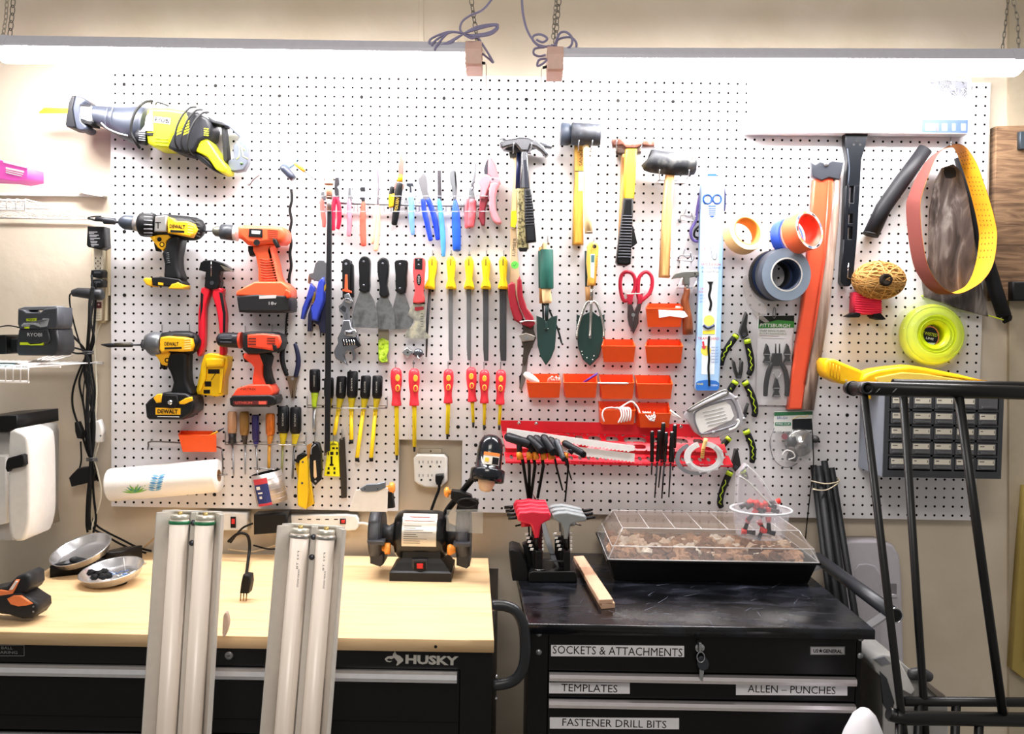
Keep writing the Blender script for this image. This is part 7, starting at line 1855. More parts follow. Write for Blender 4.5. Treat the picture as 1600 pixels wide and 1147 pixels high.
b = t.p('header', 'printed header card'); b.S([(1210, 643), (1270, 642), (1268, 674), (1209, 674)], .04, .044, M('#d7d9d6', .5), .4); b.S([(1210, 644), (1270, 643), (1269.6, 648), (1210, 650)], .044, .0444, M('#2a6a44', .5)); b.S([(1238, 655), (1269, 654), (1268, 672), (1238, 671)], .044, .0444, M('#1d2226', .5)); b.S([(1211, 660), (1236, 660), (1236, 665), (1211, 665)], .044, .0444, M('#2f7a5c', .5))
b.X('WIRE CUP', 1223, 662.5, .0448, 3, WHT, 22, 0); b.X('BRUSH', 1222, 653, .0448, 4.4, M('#2a4a8a', .5), 16, 0); b.U([(1238, 655, .045), (1250, 650, .045), (1258, 652, .045), (1262, 648, .045)], .7, M('#e8d8a0', .4), sm=2)
b = t.p('brush', 'steel brush'); b.R(1255, 694, [(19, .036), (22, .04), (22, .058), (19, .064), (12, .066), (11, .07), (5, .072), (5, .082), (3, .084), (0, .084)], M('#8b8b89', .25, .9), 28); b.L([(1228, 690, 9), (1240, 690, 12)], M('#24252a', .5), .052, 14); b.disc(1226, 682, 5, .066, M('#7a2030', .5), 10)
b.U([(1222, 712, .07), (1228, 704, .072), (1238, 706, .073), (1242, 714, .072), (1232, 718, .07)], 1, WHT, sm=4); b.L([(1232, 712, 7), (1244, 716, 6)], INK, .06, 12)
b = t.p('bag', 'clear bag'); b.S([(1209, 674), (1269, 673), (1271, 722), (1264, 723), (1210, 722)], .034, .088, M('#e6e6ea', .08, alpha=.12, var=.02), 3)
b.U([(1210, 668, .05), (1203, 690, .05), (1208, 715, .05), (1220, 728, .05), (1234, 730, .05), (1246, 724, .05)], .6, M('#5a5a60', .4), sm=4)
t = T('thin_cable', 'thin black cable hanging down past the bagged brush', 'cable'); t.me.U([(1268, 655, .092), (1270, 690, .092), (1271, 725, .092), (1266, 770, .06), (1261, 815, .03), (1258, 848, .006)], .9, INK, sm=4)
t = T('round_stopper', 'dark round stopper poking out right of the bagged brush', 'stopper'); t.me.R(1276, 687, [(5, FB), (6, .05), (5, .06), (0, .061)], M('#3c3a3c', .5), 14)
# ================================================================== on the workbench
def dep(px, py, z): return -G(px, py, z).y
# silver magnetic dishes
def dish(t, c, r, tilt, depth=.022):
    ax = Vector(tilt).normalized()
    b = t.p('bowl'); b.rev(c, ax, [(0, -depth), (r * .72, -depth), (r * .86, -depth * .8), (r * .97, -.002), (r, 0), (r * .985, .0012), (r * .95, -.001), (r * .84, -depth * .75), (r * .7, -depth + .0015), (0, -depth + .0015)], M('#d9dade', .26, .95, bump=.05, scale=20), 44)
    return b, ax
d1 = dep(174, 921, ZB)
t = T('magnetic_dish', 'round silver parts dish with black scrap, at the front of the bench', 'dish', 'silver magnetic parts dishes')
c = V(174, 899, d1 - .05); c.z = ZB + .036
dish(t, c, 50 * S(d1), (-.10, -.17, 1), .024)
b = t.p('magnet_base', 'rubber base'); b.rev(Vector((c.x + .003, c.y, ZB + .0005)), (0, 0, 1), [(0, 0), (.034, 0), (.034, .006), (0, .006)], RUB, 24)
t = T('rubber_scrap', 'crumpled black rubber scrap in the front silver dish', 'scrap')
for k in range(7): t.me.blob(c + Vector((-.045 + k * .007, -.012 + .012 * math.sin(k * 2.1), -.010 + .004 * math.cos(k * 1.7))), (.011, .010, .008), RUB, .25, 8, 5)
t = T('clip_pile', 'small blue and white clips heaped in the front silver dish', 'clips', kind='stuff')
for k in range(26):
    o = c + Vector((.018 + random.uniform(-.022, .028), random.uniform(-.016, .022), -.015 + random.uniform(0, .006))); a = random.uniform(0, 6.3)
    t.me.rings([o, o + Vector((.014 * math.cos(a), .014 * math.sin(a), random.uniform(0, .004)))], .0011, (WHT, M('#7fa8d8', .4), M('#3c5f9a', .4), STL)[k % 4], 5)
t.me.rings([c + Vector((.026, .02, -.012)), c + Vector((.02, .024, .022))], .001, WHT, 5)
t = T('dish_stand', 'low black box stand under the rear silver dish', 'stand')
ds = dep(80, 902, ZB)
f = [G(78, 903, ZB), G(150, 895, ZB)]
bk0 = f[0] + Vector((.03, .12, 0)); bk1 = f[1] + Vector((.03, .10, 0))
t.me.poly([Vector((q.x, q.y, ZB + .032)) for q in (f[0], f[1], bk1, bk0)], (0, 0, -1), .0315, M('#141417', .4, bump=.3), .003)
t.me.poly([Vector((q.x, q.y, ZB + .045)) for q in (f[1] + Vector((-.02, .02, 0)), f[1] + Vector((.045, .045, 0)), bk1 + Vector((.04, .02, 0)), bk1)], (0, 0, -1), .0445, M('#101012', .35), .003)
t = T('magnetic_dish', 'round silver parts dish tilted on the low black stand at the back', 'dish', 'silver magnetic parts dishes')
c2 = V(126, 858, ds - .05); dish(t, c2, 47 * S(ds - .05), (-.20, -.34, 1), .024)
b = t.p('magnet_base', 'rubber base'); b.rev(Vector((c2.x + .004, c2.y, ZB + .033)), (0, 0, 1), [(0, 0), (.03, 0), (.03, c2.z - ZB - .056), (0, c2.z - ZB - .056)], RUB, 20)
t = T('grey_cable', 'grey cable end lying behind the rear dish', 'cable'); t.me.U([(188, 856, .1), (200, 866, .12), (214, 876, .15), (228, 880, .16)], 1.6, M('#b9b4a6', .5), sm=4)

# drill driver lying on the bench at the far left
dd = dep(30, 966, ZB)
t = T('drill_driver', 'orange and black drill driver lying on its side at the left edge', 'drill')
OR2 = M('#f0824a', .42); BD2 = M('#202124', .5)
b = t.p('body', 'black body'); b.S([(-30, 926), (8, 918), (24, 902), (38, 897), (46, 901), (47, 918), (42, 926), (30, 934), (18, 938), (0, 942), (-30, 946)], dd - .03, dd + .03, BD2, 6)
b.S([(-20, 928), (0, 922), (12, 924), (24, 906), (30, 906), (20, 928), (8, 934), (-20, 936)], dd + .03, dd + .034, OR2, 1.5); b.S([(14, 922), (24, 908), (28, 908), (19, 922)], dd + .034, dd + .036, WHT, .5)
b = t.p('handle', 'black handle with orange band'); b.S([(-30, 934), (10, 928), (30, 926), (44, 936), (57, 944), (58, 956), (50, 967), (34, 968), (14, 962), (-30, 956)], dd - .024, dd + .036, BD2, 5)
b.S([(10, 936), (20, 931), (32, 931), (42, 938), (50, 944), (40, 947), (28, 948), (16, 945)], dd + .036, dd + .041, OR2, 2)
for q in ((52, 948), (52, 956)): b.disc(q[0], q[1], 1.5, dd + .0365, STL, 8)

# power strips and adapters on the wall behind the bench
t = T('power_strip', 'white power strip with red switch on the wall, behind the right leaning fixture', 'power strip')
b = t.p('body'); b.S([(438, 806), (540, 804), (556, 806), (560, 812), (560, 824), (555, 829), (438, 833)], .001, .04, WHT, 2)
for x in range(466, 526, 14): b.box(x, 811, x + 6, 812.4, .04, .0404, INK, 0)
b = t.p('switch', 'red rocker switch'); b.box(531, 811, 540, 819, .04, .044, INK, .5); b.box(533, 812.5, 538.5, 817.5, .044, .047, M('#e02a2a', .4), 1)
t = T('power_strip', 'white power strip with red switch on the wall, behind the left leaning fixture', 'power strip')
b = t.p('body'); b.S([(318, 800), (386, 802), (386, 829), (318, 829)], .001, .04, WHT, 2)
b = t.p('switch', 'red rocker switch'); b.box(360, 808, 368, 825, .04, .044, INK, .5); b.box(361.5, 811, 366.5, 819, .044, .047, M('#e02a2a', .4), 1)
t = T('power_adapter', 'long black adapter plugged in above the bench between the leaning fixtures', 'adapter')
t.me.S([(396, 804), (448, 802), (449, 832), (396, 836)], .0415, .09, BLK, 2.5)
CB = [('black looped cable dropping from behind the left fixture to the plug', [(357, 846, .10), (372, 834, .12), (386, 836, .12), (390, 852, .11), (388, 874, dep(388, 882, ZB)), (385, 898, dep(385, 904, ZB))], 2.4),
      ('thin black cable arching between the leaning fixtures', [(360, 848, .06), (378, 826, .07), (395, 818, .07)], 1.6),
      ('black cable lying at the back of the bench left of the right fixture', [(396, 852, .07), (420, 858, .09), (444, 856, .1)], 1.4),
      ('cream cable along the wall at the back of the bench', [(356, 858, .035), (395, 862, .05), (430, 852, .05), (450, 846, .05)], 1.3)]
for l, p, r in CB: cord(l, p, r, INK if 'black' in l else M('#cdb896', .5), 'cables at the back of the bench')
t = T('mains_plug', 'black three pin plug lying loose on the bench between the fixtures', 'plug')
pd = dep(381, 938, ZB)
b = t.p('body'); b.S([(379, 899), (390, 900), (391, 912), (388, 928), (374, 928), (376, 912)], pd - .016, pd + .014, INK, 3)
for x in (375.5, 380, 384.5): e = t.p('prong', 'brass prong'); e.L([(x + 1, 927, 1.2, pd), (x, 940, 1, pd + .005)], M('#b8935a', .3, .9), pd, 6)
cord('white cable from the right power strip to the grinder', [(558, 818, .03), (570, 818, .04), (578, 822, .06), (583, 834, .09)], 2.2, WHT, 'pale cables behind the grinder')
cord('tan cable in the corner behind the left leaning fixture', [(222, 858, .03), (240, 842, .03), (256, 826, .03), (275, 816, .03)], 1.3, M('#c9a878', .5), 'cables at the back of the bench')

# ------------------------------------------------------------------ bench grinder
gd = dep(655, 909, ZB)             # front foot
ga = gd - .075                      # spindle axis depth
t = T('bench_grinder', 'black bench grinder with orange knobs, a lamp and an eye shield', 'bench grinder')
GK = M('#0f1012', .28, coat=.4); GC = M('#26272b', .5); KN = M('#f59a3c', .4)
k_ = S(ga)
b = t.p('motor', 'glossy black motor')
b.rings([V(x, y, ga) for x, y in ((617, 835), (619, 835), (624, 835), (632, 835), (684, 836), (694, 836), (699, 836), (701, 836))], [r * k_ for r in (22, 31, 36, 38.5, 38.5, 36, 31, 22)], GK, 32)
b = t.p('spindle_neck'); b.L([(596, 835, 19), (608, 835, 14), (618, 835, 20)], GC, ga, 18)
b = t.p('spindle_neck'); b.L([(700, 836, 20), (712, 836, 14), (722, 836, 19)], GC, ga, 18)
lb = t.p('label', 'silver printed data plate')
cM = V(658, 835.5, ga); axm = (V(684, 836, ga) - V(632, 835, ga)).normalized(); rr = 38.5 * k_ + .0008
def on_m(u, a): 
    f = Vector((0, -1, 0)); up_ = Vector((0, 0, 1))
    return cM + axm * u + f * (rr * math.cos(a)) + up_ * (rr * math.sin(a))
def mpatch(u0, u1, a0, a1, mat, off=0):
    n = 8; vs = [on_m(u, a0 + (a1 - a0) * k / n) + Vector((0, -off, off * .5)) for u in (u0, u1) for k in range(n + 1)]
    lb.add(vs, [[k, k + 1, n + 2 + k, n + 1 + k] for k in range(n)], mat, True)
mpatch(-26 * k_, 27 * k_, -.25, 1.2, M('#d6cfc2', .3, .5))
for k in range(9): mpatch(-23 * k_, (random.uniform(-5, 22)) * k_, .55 - k * .085, .575 - k * .085, M('#6d655c', .6), .0006)
mpatch(-24 * k_, 24 * k_, .78, .81, M('#b06a5a', .6), .0006); mpatch(-16 * k_, 16 * k_, .95, 1.0, M('#a05048', .6), .0006)
for s, xw, w in ((0, 590, 20), (1, 725, 22)):
    g = t.p('wheel_guard', 'grey black wheel guard')
    g.rings([V(x, 834 + s, ga) for x in (xw - w / 2, xw - w / 2 + 1.5, xw + w / 2 - 1.5, xw + w / 2)], [r * k_ for r in (36, 39, 39, 36)], M('#2a2b2f', .5), 32)
    g.rings([V(x, 834 + s, ga) for x in (xw - w * .32, xw + w * .32)], [r * k_ for r in (40, 40)], M('#4a4c52', .5), 32)
    q = g.sub('lower_guard'); q.S([(xw - 12, 866 + 2 * s), (xw + 9, 866 + 2 * s), (xw + 9, 882 + 3 * s), (xw + 4, 886 + 3 * s), (xw - 12, 881 + 3 * s)], ga - .03, ga + .045, GC, 2)
    r = t.p('tool_rest'); r.S([(xw - 17, 846 + 3 * s), (xw + 10, 846 + 3 * s), (xw + 10, 852 + 3 * s), (xw - 15, 852 + 3 * s)], ga + .05, ga + .085, M('#4d4f55', .4, .5), 1)
    kx = (604, 706)[s]
    n = t.p('knob', 'orange knob'); n.rings([V(x, 857 + s * 2, ga + .05) for x in (kx - 7, kx - 3, kx - 2, kx + 5, kx + 6)], [v * k_ for v in ((4, 5, 9, 9, 7) if s == 0 else (7, 9, 9, 5, 4))], KN, 12)
b = t.p('base', 'black flared base with red switch')
def ring_at(z, hx, hy, cx, cy): return [Vector((cx - hx, cy - hy, z)), Vector((cx + hx, cy - hy, z)), Vector((cx + hx, cy + hy, z)), Vector((cx - hx, cy + hy, z))]
cb = Vector(((G(608, 909, ZB).x + G(705, 910, ZB).x) / 2, -gd + .07, 0)); hb = (G(705, 910, ZB).x - G(608, 909, ZB).x) / 2
mz = V(658, 864, ga).z
lv = [ring_at(ZB + .0005, hb, .07, cb.x, cb.y), ring_at(ZB + .022, hb, .07, cb.x, cb.y), ring_at(ZB + .026, hb * .93, .065, cb.x, cb.y), ring_at(ZB + .045, hb * .76, .058, cb.x, cb.y), ring_at(mz, hb * .62, .052, cb.x, cb.y), ring_at(mz + .02, hb * .6, .05, cb.x, cb.y)]
vs = [q for L_ in lv for q in L_]
b.add(vs, [[i * 4 + j, i * 4 + (j + 1) % 4, i * 4 + 4 + (j + 1) % 4, i * 4 + 4 + j] for i in range(5) for j in range(4)] + [[3, 2, 1, 0], [20, 21, 22, 23]], M('#1c1d20', .45))
sw_ = t.p('switch', 'red rocker in a black frame'); fd = gd - .008
sw_.box(643, 874, 668, 895, fd - .02, fd + .001, M('#2b2c30', .5), 2); sw_.box(647, 878, 665, 892, fd + .001, fd + .003, INK, 1); sw_.box(651, 881, 661, 889, fd + .003, fd + .006, M('#d01e1e', .35), 1.5)
# lamp
l = t.p('lamp_arm', 'black flexible lamp arm'); l.U([(692, 812, ga - .04), (700, 796, ga - .03), (716, 776, ga), (732, 756, ga + .02), (744, 742, ga + .04)], 5, M('#121316', .45), sm=4)
l = t.p('lamp_shade', 'glossy black lamp shade')
lc = V(767, 712, ga + .05); la = (V(760, 765, ga + .08) - V(769, 690, ga + .05)).normalized(); lk = S(ga + .05)
o = V(768, 688, ga + .05)
l.rev(o, la, [(0, -9 * lk), (8 * lk, -8 * lk), (15 * lk, -3 * lk), (19 * lk, 6 * lk), (20 * lk, 18 * lk), (20.5 * lk, 44 * lk), (26 * lk, 46 * lk), (27 * lk, 48 * lk), (27 * lk, 64 * lk), (25.5 * lk, 65 * lk), (24 * lk, 62 * lk), (0, 60 * lk)], M('#11151c', .2, coat=.5), 36)
q = l.sub('warning_label', 'orange and white warning label')
nu = la.cross(Vector((0, -1, 0))).normalized(); fwd = nu.cross(la).normalized()
if fwd.y > 0: fwd = -fwd
if nu.x < 0: nu = -nu
def lpatch(a0, a1, h0, h1, mat, off=.0006):
    n = 5; r = 20.5 * lk + off
    vs = [o + la * (h * lk) + fwd * (r * math.cos(a0 + (a1 - a0) * k / n)) + nu * (r * math.sin(a0 + (a1 - a0) * k / n)) for h in (h0, h1) for k in range(n + 1)]
    q.add(vs, [[k, k + 1, n + 2 + k, n + 1 + k] for k in range(n)], mat, True)
lpatch(-.45, .85, 22, 40, M('#e8e0d4', .5)); lpatch(-.45, .85, 21, 26, M('#f08a3c', .5), .001); lpatch(.25, .8, 28, 39, INK, .001); lpatch(-.3, 0, 30, 36, M('#f2c23a', .5), .001)
bl = t.p('bulb', 'frosted beige bulb'); bl.rev(o, la, [(12 * lk, 58 * lk), (13.5 * lk, 66 * lk), (12.5 * lk, 70 * lk), (11 * lk, 72 * lk), (11 * lk, 76 * lk), (7 * lk, 80 * lk), (0, 81 * lk)], M('#e2c3a4', .4), 24)
# eye shields and brackets
e = t.p('eye_shield', 'white glaring eye shield on the left'); e.S([(556, 766), (606, 762), (605, 800), (545, 799)], ga + .05, ga + .054, M('#f8f8fa', .1, alpha=.95), .4)  # lamp glare on the shield painted as near-opaque white
e.S([(562, 764), (573, 757), (590, 756), (602, 753), (603, 762), (590, 768), (574, 769), (565, 768)], ga + .054, ga + .06, M('#707a88', .3, .5), .6)
for x in (570, 590): e.disc(x, 764, 1, ga + .0604, INK, 6)
a_ = t.p('shield_bracket', 'black shield bracket'); a_.S([(605, 770), (612, 768), (614, 786), (615, 794), (605, 795)], ga + .02, ga + .05, INK, 1)
kn = t.p('knob', 'orange knob'); kn.rings([V(x, 762, ga + .04) for x in (604, 608, 609, 614, 617)], [v * k_ for v in (3, 4, 8, 9, 6)], KN, 12)
e = t.p('eye_shield', 'clear eye shield on the right'); e.S([(698, 797), (755, 796), (754, 834), (697, 830)], ga + .06, ga + .063, M('#cfd4d4', .08, alpha=.22), .4)
a_ = t.p('shield_bracket', 'black shield bracket with ring'); a_.S([(705, 767), (718, 768), (736, 775), (738, 782), (722, 781), (714, 788), (704, 779)], ga + .02, ga + .05, M('#141416', .4), 1.5)
a_.U([(731 + 16 * math.cos(v), 786 + 7 * math.sin(v), ga + .055) for v in [j * math.pi / 8 for j in range(16)]], 1.6, M('#1a1a1d', .4), closed=True, sm=0); a_.S([(716, 780), (747, 784), (746, 800), (712, 800)], ga - .01, ga + .03, M('#17171a', .5), 1)
kn = t.p('knob', 'orange knob'); kn.rings([V(x, 769, ga + .04) for x in (694, 697, 701, 702, 706)], [v * k_ for v in (5, 8, 8, 4, 3)], KN, 12)

# ================================================================== fluorescent fixtures leaning on the bench front
def fixture(label, xl0, xr0, y0, xl1, xr1, d_top, d_bot, tubes, endcap, name_txt):
    t = T('tube_light_fixture', label, 'light fixture', 'fluorescent fixtures leaning on the bench')
    A0, B0 = V(xl0, y0, d_top), V(xr0, y0, d_top)
    A1, B1 = V(xl1, 1147, d_bot), V(xr1, 1147, d_bot)
    c0, c1 = (A0 + B0) / 2, (A1 + B1) / 2
    dn = (c1 - c0).normalized()
    ln = (c0.z - .004) / -dn.z
    ex = ((B0 - A0).normalized()); ex = (ex - dn * ex.dot(dn)).normalized()
    ey = dn.cross(ex).normalized()
    if ey.y > 0: ey = -ey
    W = (B0 - A0).length; W1 = (B1 - A1).length
    am = M('#d6d0c8', .35, .1)
    h = t.p('reflector', 'white metal reflector')
    # open channel in cross-section: (across in widths, out towards the room)
    pr = [(-.5, .040), (-.485, .042), (-.47, .040), (-.30, .008), (-.05, .004), (-.03, .020), (.05, .020), (.07, .004), (.30, .008), (.44, .036), (.455, .043), (.475, .043), (.5, .036), (.5, .032), (.47, .030), (.31, .0), (-.31, .0), (-.49, .034)]
    def Q(u, v, s): return c0 + dn * s + ex * (u * W) + ey * v
    n = len(pr)
    vs = [Q(u, v, s) for s in (0, ln) for u, v in pr]
    h.add(vs, [[i, (i + 1) % n, n + (i + 1) % n, n + i] for i in range(n)] + [list(range(n)), list(range(n, 2 * n))[::-1]], am)
    g = h.sub('end_plate'); g.poly([Q(-.46, .022, -.003), Q(-.3, .012, -.003), Q(.3, .012, -.003), Q(.46, .022, -.003), Q(.34, .0, -.003), Q(-.34, .0, -.003)], dn, .003, M('#d2d0cc', .4, .2), 0)
    for u in tubes:
        r = .0185
        p = t.p('tube', 'unlit fluorescent tube')
        a, z = Q(u, .027, .014), Q(u, .027, ln - .01)
        p.rings([a, z], r, M('#dccfc2', .3, var=.02), 20)
        e = p.sub('end_cap', endcap[1]); e.rings([a + dn * .002, a + dn * .003, a + dn * .008, a + dn * .009], [r, r * 1.1, r * 1.1, r], endcap[0], 20); e.rings([a - dn * .010, a - dn * .009, a + dn * .002], [r * .85, r * .95, r * .95], M('#d8d4c6', .3, .6), 20)
        e.rings([a - dn * .016, a - dn * .006], .005, M('#c8b070', .3, .8), 8)
        if name_txt:
            for k in range(2):
                s_ = .05 + k * .035
                p.XT(name_txt[k % len(name_txt)], a + dn * s_ + ey * (r + .0006) + ex * (.004 + .004 * k), dn, -ex, .0035, M('#3a3a3a', .6), .035)
    for s in (.02, .06): 
        sc = t.p('screw'); sc.rev(Q(.01, .0205, s), ey, [(.006, 0), (.005, .002), (0, .003)], DSTL, 10)
    return t
fixture('white two tube light fixture with green tube caps, leaning at the left', 256, 359, 800, 230, 342, .735, .79, (-.18, .2), (M('#1f7a4c', .4), 'green tube cap'), None)
fixture('white two tube light fixture with printed metal capped tubes, right of the other', 441, 546, 822, 407, 528, .735, .79, (-.18, .2), (M('#a9a6a2', .3, .8), 'metal tube cap'), ('F32 T8', 'WARM WHITE'))
t = T('clear_film', 'crumpled clear film on the side of the left leaning fixture', 'film')
t.me.S([(238, 1006), (233, 1020), (231, 1050), (229, 1078), (234, 1080), (237, 1050), (240, 1020)], .72, .728, CLEAR2, .5, sm=2)
t = T('cobweb_lint', 'grey lint caught on the right side of the left leaning fixture', 'lint')
t.me.S([(349, 962), (354, 958), (357, 972), (355, 984), (350, 996), (347, 990)], .73, .742, M('#b9a49a', .9, alpha=.7), .8, sm=2)
# ================================================================== on the tool cart
ckd = dep(860, 911, ZK)
t = T('hex_key_stand', 'black stand holding red and grey hex keys on the cart', 'stand')
SK = M('#101113', .45)
b = t.p('base'); b.S([(826, 896), (832, 893), (898, 893), (901, 897), (902, 910), (826, 910)], ckd - .13, ckd, SK, 1.5)
for x in (842, 886):
    p = t.p('post'); 
    p.S([(x - 5, 862), (x + 5, 862), (x + 5, 896), (x - 5, 896)], ckd - .03, ckd - .005, INK, 1)
    for k in range(4): p.S([(x - 10 - k * 3, 860 - k * 7), (x + 2 - k * 3, 860 - k * 7), (x + 2 - k * 3, 895 - k * 4), (x - 10 - k * 3, 895 - k * 4)], ckd - .055 - k * .022, ckd - .038 - k * .022, SK, .8)
    for k in range(5):
        p.S([(x - 13 - k * 2, 857 - k * 6), (x - 8 - k * 2, 857 - k * 6), (x - 9 - k * 2, 860.5 - k * 6), (x - 14 - k * 2, 860.5 - k * 6)], ckd - .01 - k * .012, ckd - .006 - k * .012, WHT, .3)
        p.S([(x + 5, 857 - k * 6), (x + 8, 857 - k * 6), (x + 8, 860.5 - k * 6), (x + 5, 860.5 - k * 6)], ckd - .03 - k * .012, ckd - .026 - k * .012, WHT, .3)
b = t.p('cross_bar', 'grey cross bar'); b.L([(848, 876, 1.6), (882, 877, 1.6)], M('#55575c', .4, .6), ckd - .01, 8); b.U([(836, 890, ckd - .006), (842, 891, ckd - .004), (850, 890, ckd - .006)], .7, CHR); b.U([(880, 893, ckd - .006), (888, 894, ckd - .004)], .7, CHR, sm=0)
b = t.p('side_plate', 'black curved side plate'); b.S([(816, 852), (822, 849), (828, 862), (833, 880), (834, 896), (824, 896), (822, 872)], ckd - .09, ckd - .06, SK, 2)
t = T('tool_tray', 'black curved plastic tray on the left edge of the cart', 'tray')
tq = [G(800, 912, ZK), G(824, 912, ZK), G(822, 866, ZK), G(798, 866, ZK)]
t.me.S([(795, 861), (800, 858), (812, 862), (822, 878), (826, 896), (825, 908), (801, 908), (798, 892)], ckd - .11, ckd - .02, M('#121316', .4), 2)
def tkey(label, x0, y0, red, d, dx, dy, flip):
    t = T('hex_key', label, 'hex key', 'T handled hex keys in the stand')
    m = red
    P = lambda pts: [(x + dx, y + dy) for x, y in pts]
    h = t.p('handle', 'moulded T handle')
    if not flip:
        h.S(P([(808, 806), (812, 800), (822, 800), (832, 798), (845, 800), (858, 800), (861, 806), (859, 813), (852, 816), (846, 820), (844, 828), (842, 841), (835, 842), (833, 828), (829, 820), (818, 818), (809, 814)]), d - .02, d, m, 3)
        a, c, e = (794, 810), (808, 809), (838, 841)
    else:
        h.S(P([(863, 804), (872, 801), (886, 800), (900, 803), (914, 806), (917, 810), (915, 815), (900, 817), (892, 820), (890, 830), (887, 843), (881, 843), (880, 828), (876, 818), (868, 814), (864, 810)]), d - .02, d, m, 3)
        a, c, e = (930, 808), (916, 810), (885, 842)
    s = t.p('shaft', 'black hex shaft'); s.L([(a[0] + dx, a[1] + dy, 2.6, d - .01), (c[0] + dx, c[1] + dy, 2.6, d - .01)], M('#1a1a1c', .3, .6), d, 6)
    s = t.p('blade', 'black hex blade'); s.L([(e[0] + dx, e[1] + dy - 2, 2, d - .01), (e[0] + dx + 1, e[1] + 20, 2, d - .01)], M('#1a1a1c', .3, .6), d, 6)
RT, GT = M('#e02440', .4), M('#8d9396', .42)
for k, nm in enumerate(('nearest', 'second', 'third', 'rearmost')):
    tkey('red T handled hex key, ' + nm + ' in the red row', 0, 0, RT, ckd - .012 - k * .024, -k * 2, -k * 5.6, False)
    if k < 3: tkey('grey T handled hex key, ' + nm + ' in the grey row', 0, 0, GT, ckd - .012 - k * .024, -k * 3.4, -k * 5.6, True)
t = T('hex_key', 'small short hex key at the left end of the red row', 'hex key'); t.me.L([(805, 822, 1.4), (814, 820, 1.6)], INK, ckd - .1, 6); t.me.L([(814, 820, 4), (828, 818, 5)], RT, ckd - .1, 10); t.me.L([(826, 818, 1.4), (828, 862, 1.4)], INK, ckd - .1, 6)
t = T('hex_key', 'small short hex key at the right end of the grey row', 'hex key'); t.me.L([(898, 818, 1.6), (908, 821, 1.2)], M('#6a6460', .3, .8), ckd - .1, 6); t.me.L([(886, 818, 5), (898, 818, 4)], GT, ckd - .1, 10); t.me.L([(888, 818, 1.4), (889, 862, 1.4)], INK, ckd - .1, 6)
t = T('steel_blade', 'long curved bright blade standing between red and grey hex keys', 'blade')
t.me.S([(846, 814), (852, 816), (856, 830), (861, 846), (868, 868), (874, 886), (880, 894), (874, 892), (862, 874), (853, 850), (848, 832)], ckd - .047, ckd - .044, CHR, .3)
t = T('trowel_tip', 'brownish red pointed blade sticking up behind the red hex keys', 'blade')
t.me.S([(832, 771), (838, 780), (848, 790), (848, 880), (840, 880), (838, 790)], ckd - .125, ckd - .122, M('#7a3f40', .4, .5), .3)

# wooden sticks lying on the lid
t = T('wooden_stick', 'wooden stick lying on the cart lid, on top of two', 'stick', 'wooden sticks on the cart')
sm_ = ramp_mat('stick_wood', [(0.3, '#b98c70'), (0.6, '#d9b294'), (0.8, '#a87c62')], 12, (3, .5, 3), .5)
def stick(t, z0, z1, q, dx=0):
    P = [G(x, y, ZK + z1) for x, y in q]; 
    t.me.poly([p + Vector((dx, 0, 0)) for p in P], (0, 0, -1), z1 - z0, sm_, .001)
stick(t, .0125, .022, [(936, 937), (958, 936), (912, 868), (896, 869)])
t = T('wooden_stick', 'wooden stick under the other on the cart lid', 'stick', 'wooden sticks on the cart')
stick(t, .0008, .012, [(940, 944), (961, 942), (914, 872), (898, 873)])

# seed tray with a clear dome
t = T('seed_tray', 'black seed tray with brown compost under a clear lid', 'seed tray')
yf_ = G(1110, 909, ZK).y
x0 = G(960, 905, ZK).x; x1 = G(1264, 913, ZK).x; yb_ = yf_ + .26; zr = ZK + .052; fl = .016
b = t.p('tray', 'black plastic tray')
tm = M('#0b0b0d', .3)
lo = [Vector((x0, yf_, ZK + .001)), Vector((x1, yf_, ZK + .001)), Vector((x1, yb_, ZK + .001)), Vector((x0, yb_, ZK + .001))]
def up_(P, z, e): 
    s = ((-1, -1), (1, -1), (1, 1), (-1, 1))
    return [Vector((p.x + e * a, p.y + e * c, z)) for p, (a, c) in zip(P, s)]
R0, R1, R2, R3, R4, R5 = lo, up_(lo, zr, fl), up_(lo, zr, fl + .008), up_(lo, zr + .004, fl + .008), up_(lo, zr + .004, fl - .003), up_(lo, ZK + .006, -.003)
vs = R0 + R1 + R2 + R3 + R4 + R5
b.add(vs, [[i * 4 + j, i * 4 + (j + 1) % 4, i * 4 + 4 + (j + 1) % 4, i * 4 + 4 + j] for i in range(5) for j in range(4)] + [[3, 2, 1, 0], [20, 21, 22, 23]], tm)
k = t.p('compost', 'brown compost plugs'); k.kind = 'stuff'
mats = [M(c, .95, bump=.6, scale=300) for c in ('#8a6248', '#b58a68', '#d9c0a6', '#6a4632', '#e8dccb')]
k.poly([Vector((p.x, p.y, ZK + .040)) for p in up_(lo, 0, .005)], (0, 0, -1), .010, mats[3], 0)
for i in range(15):
    for j in range(7):
        cx = x0 + (x1 - x0) * (i + .5 + random.uniform(-.3, .3)) / 15; cy = yf_ + (yb_ - yf_) * (j + .5 + random.uniform(-.3, .3)) / 7
        k.blob(Vector((cx, cy, ZK + .044 + random.uniform(0, .010))), (.019, .019, random.uniform(.012, .022)), mats[random.choice((0, 0, 1, 1, 2, 3, 4))], .3, 9, 6, flat=True)
dmm = t.p('lid', 'clear ridged lid')
L0, L1, L2 = up_(lo, zr + .005, fl + .004), up_(lo, zr + .036, fl - .006), up_(lo, zr + .075, fl - .035)
vs = L0 + L1 + L2
cm_ = M('#e9e6e6', .06, alpha=.2, var=.02, bump=.3, scale=8)
dmm.add(vs, [[i * 4 + j, i * 4 + (j + 1) % 4, i * 4 + 4 + (j + 1) % 4, i * 4 + 4 + j] for i in range(1) for j in range(4)], cm_)
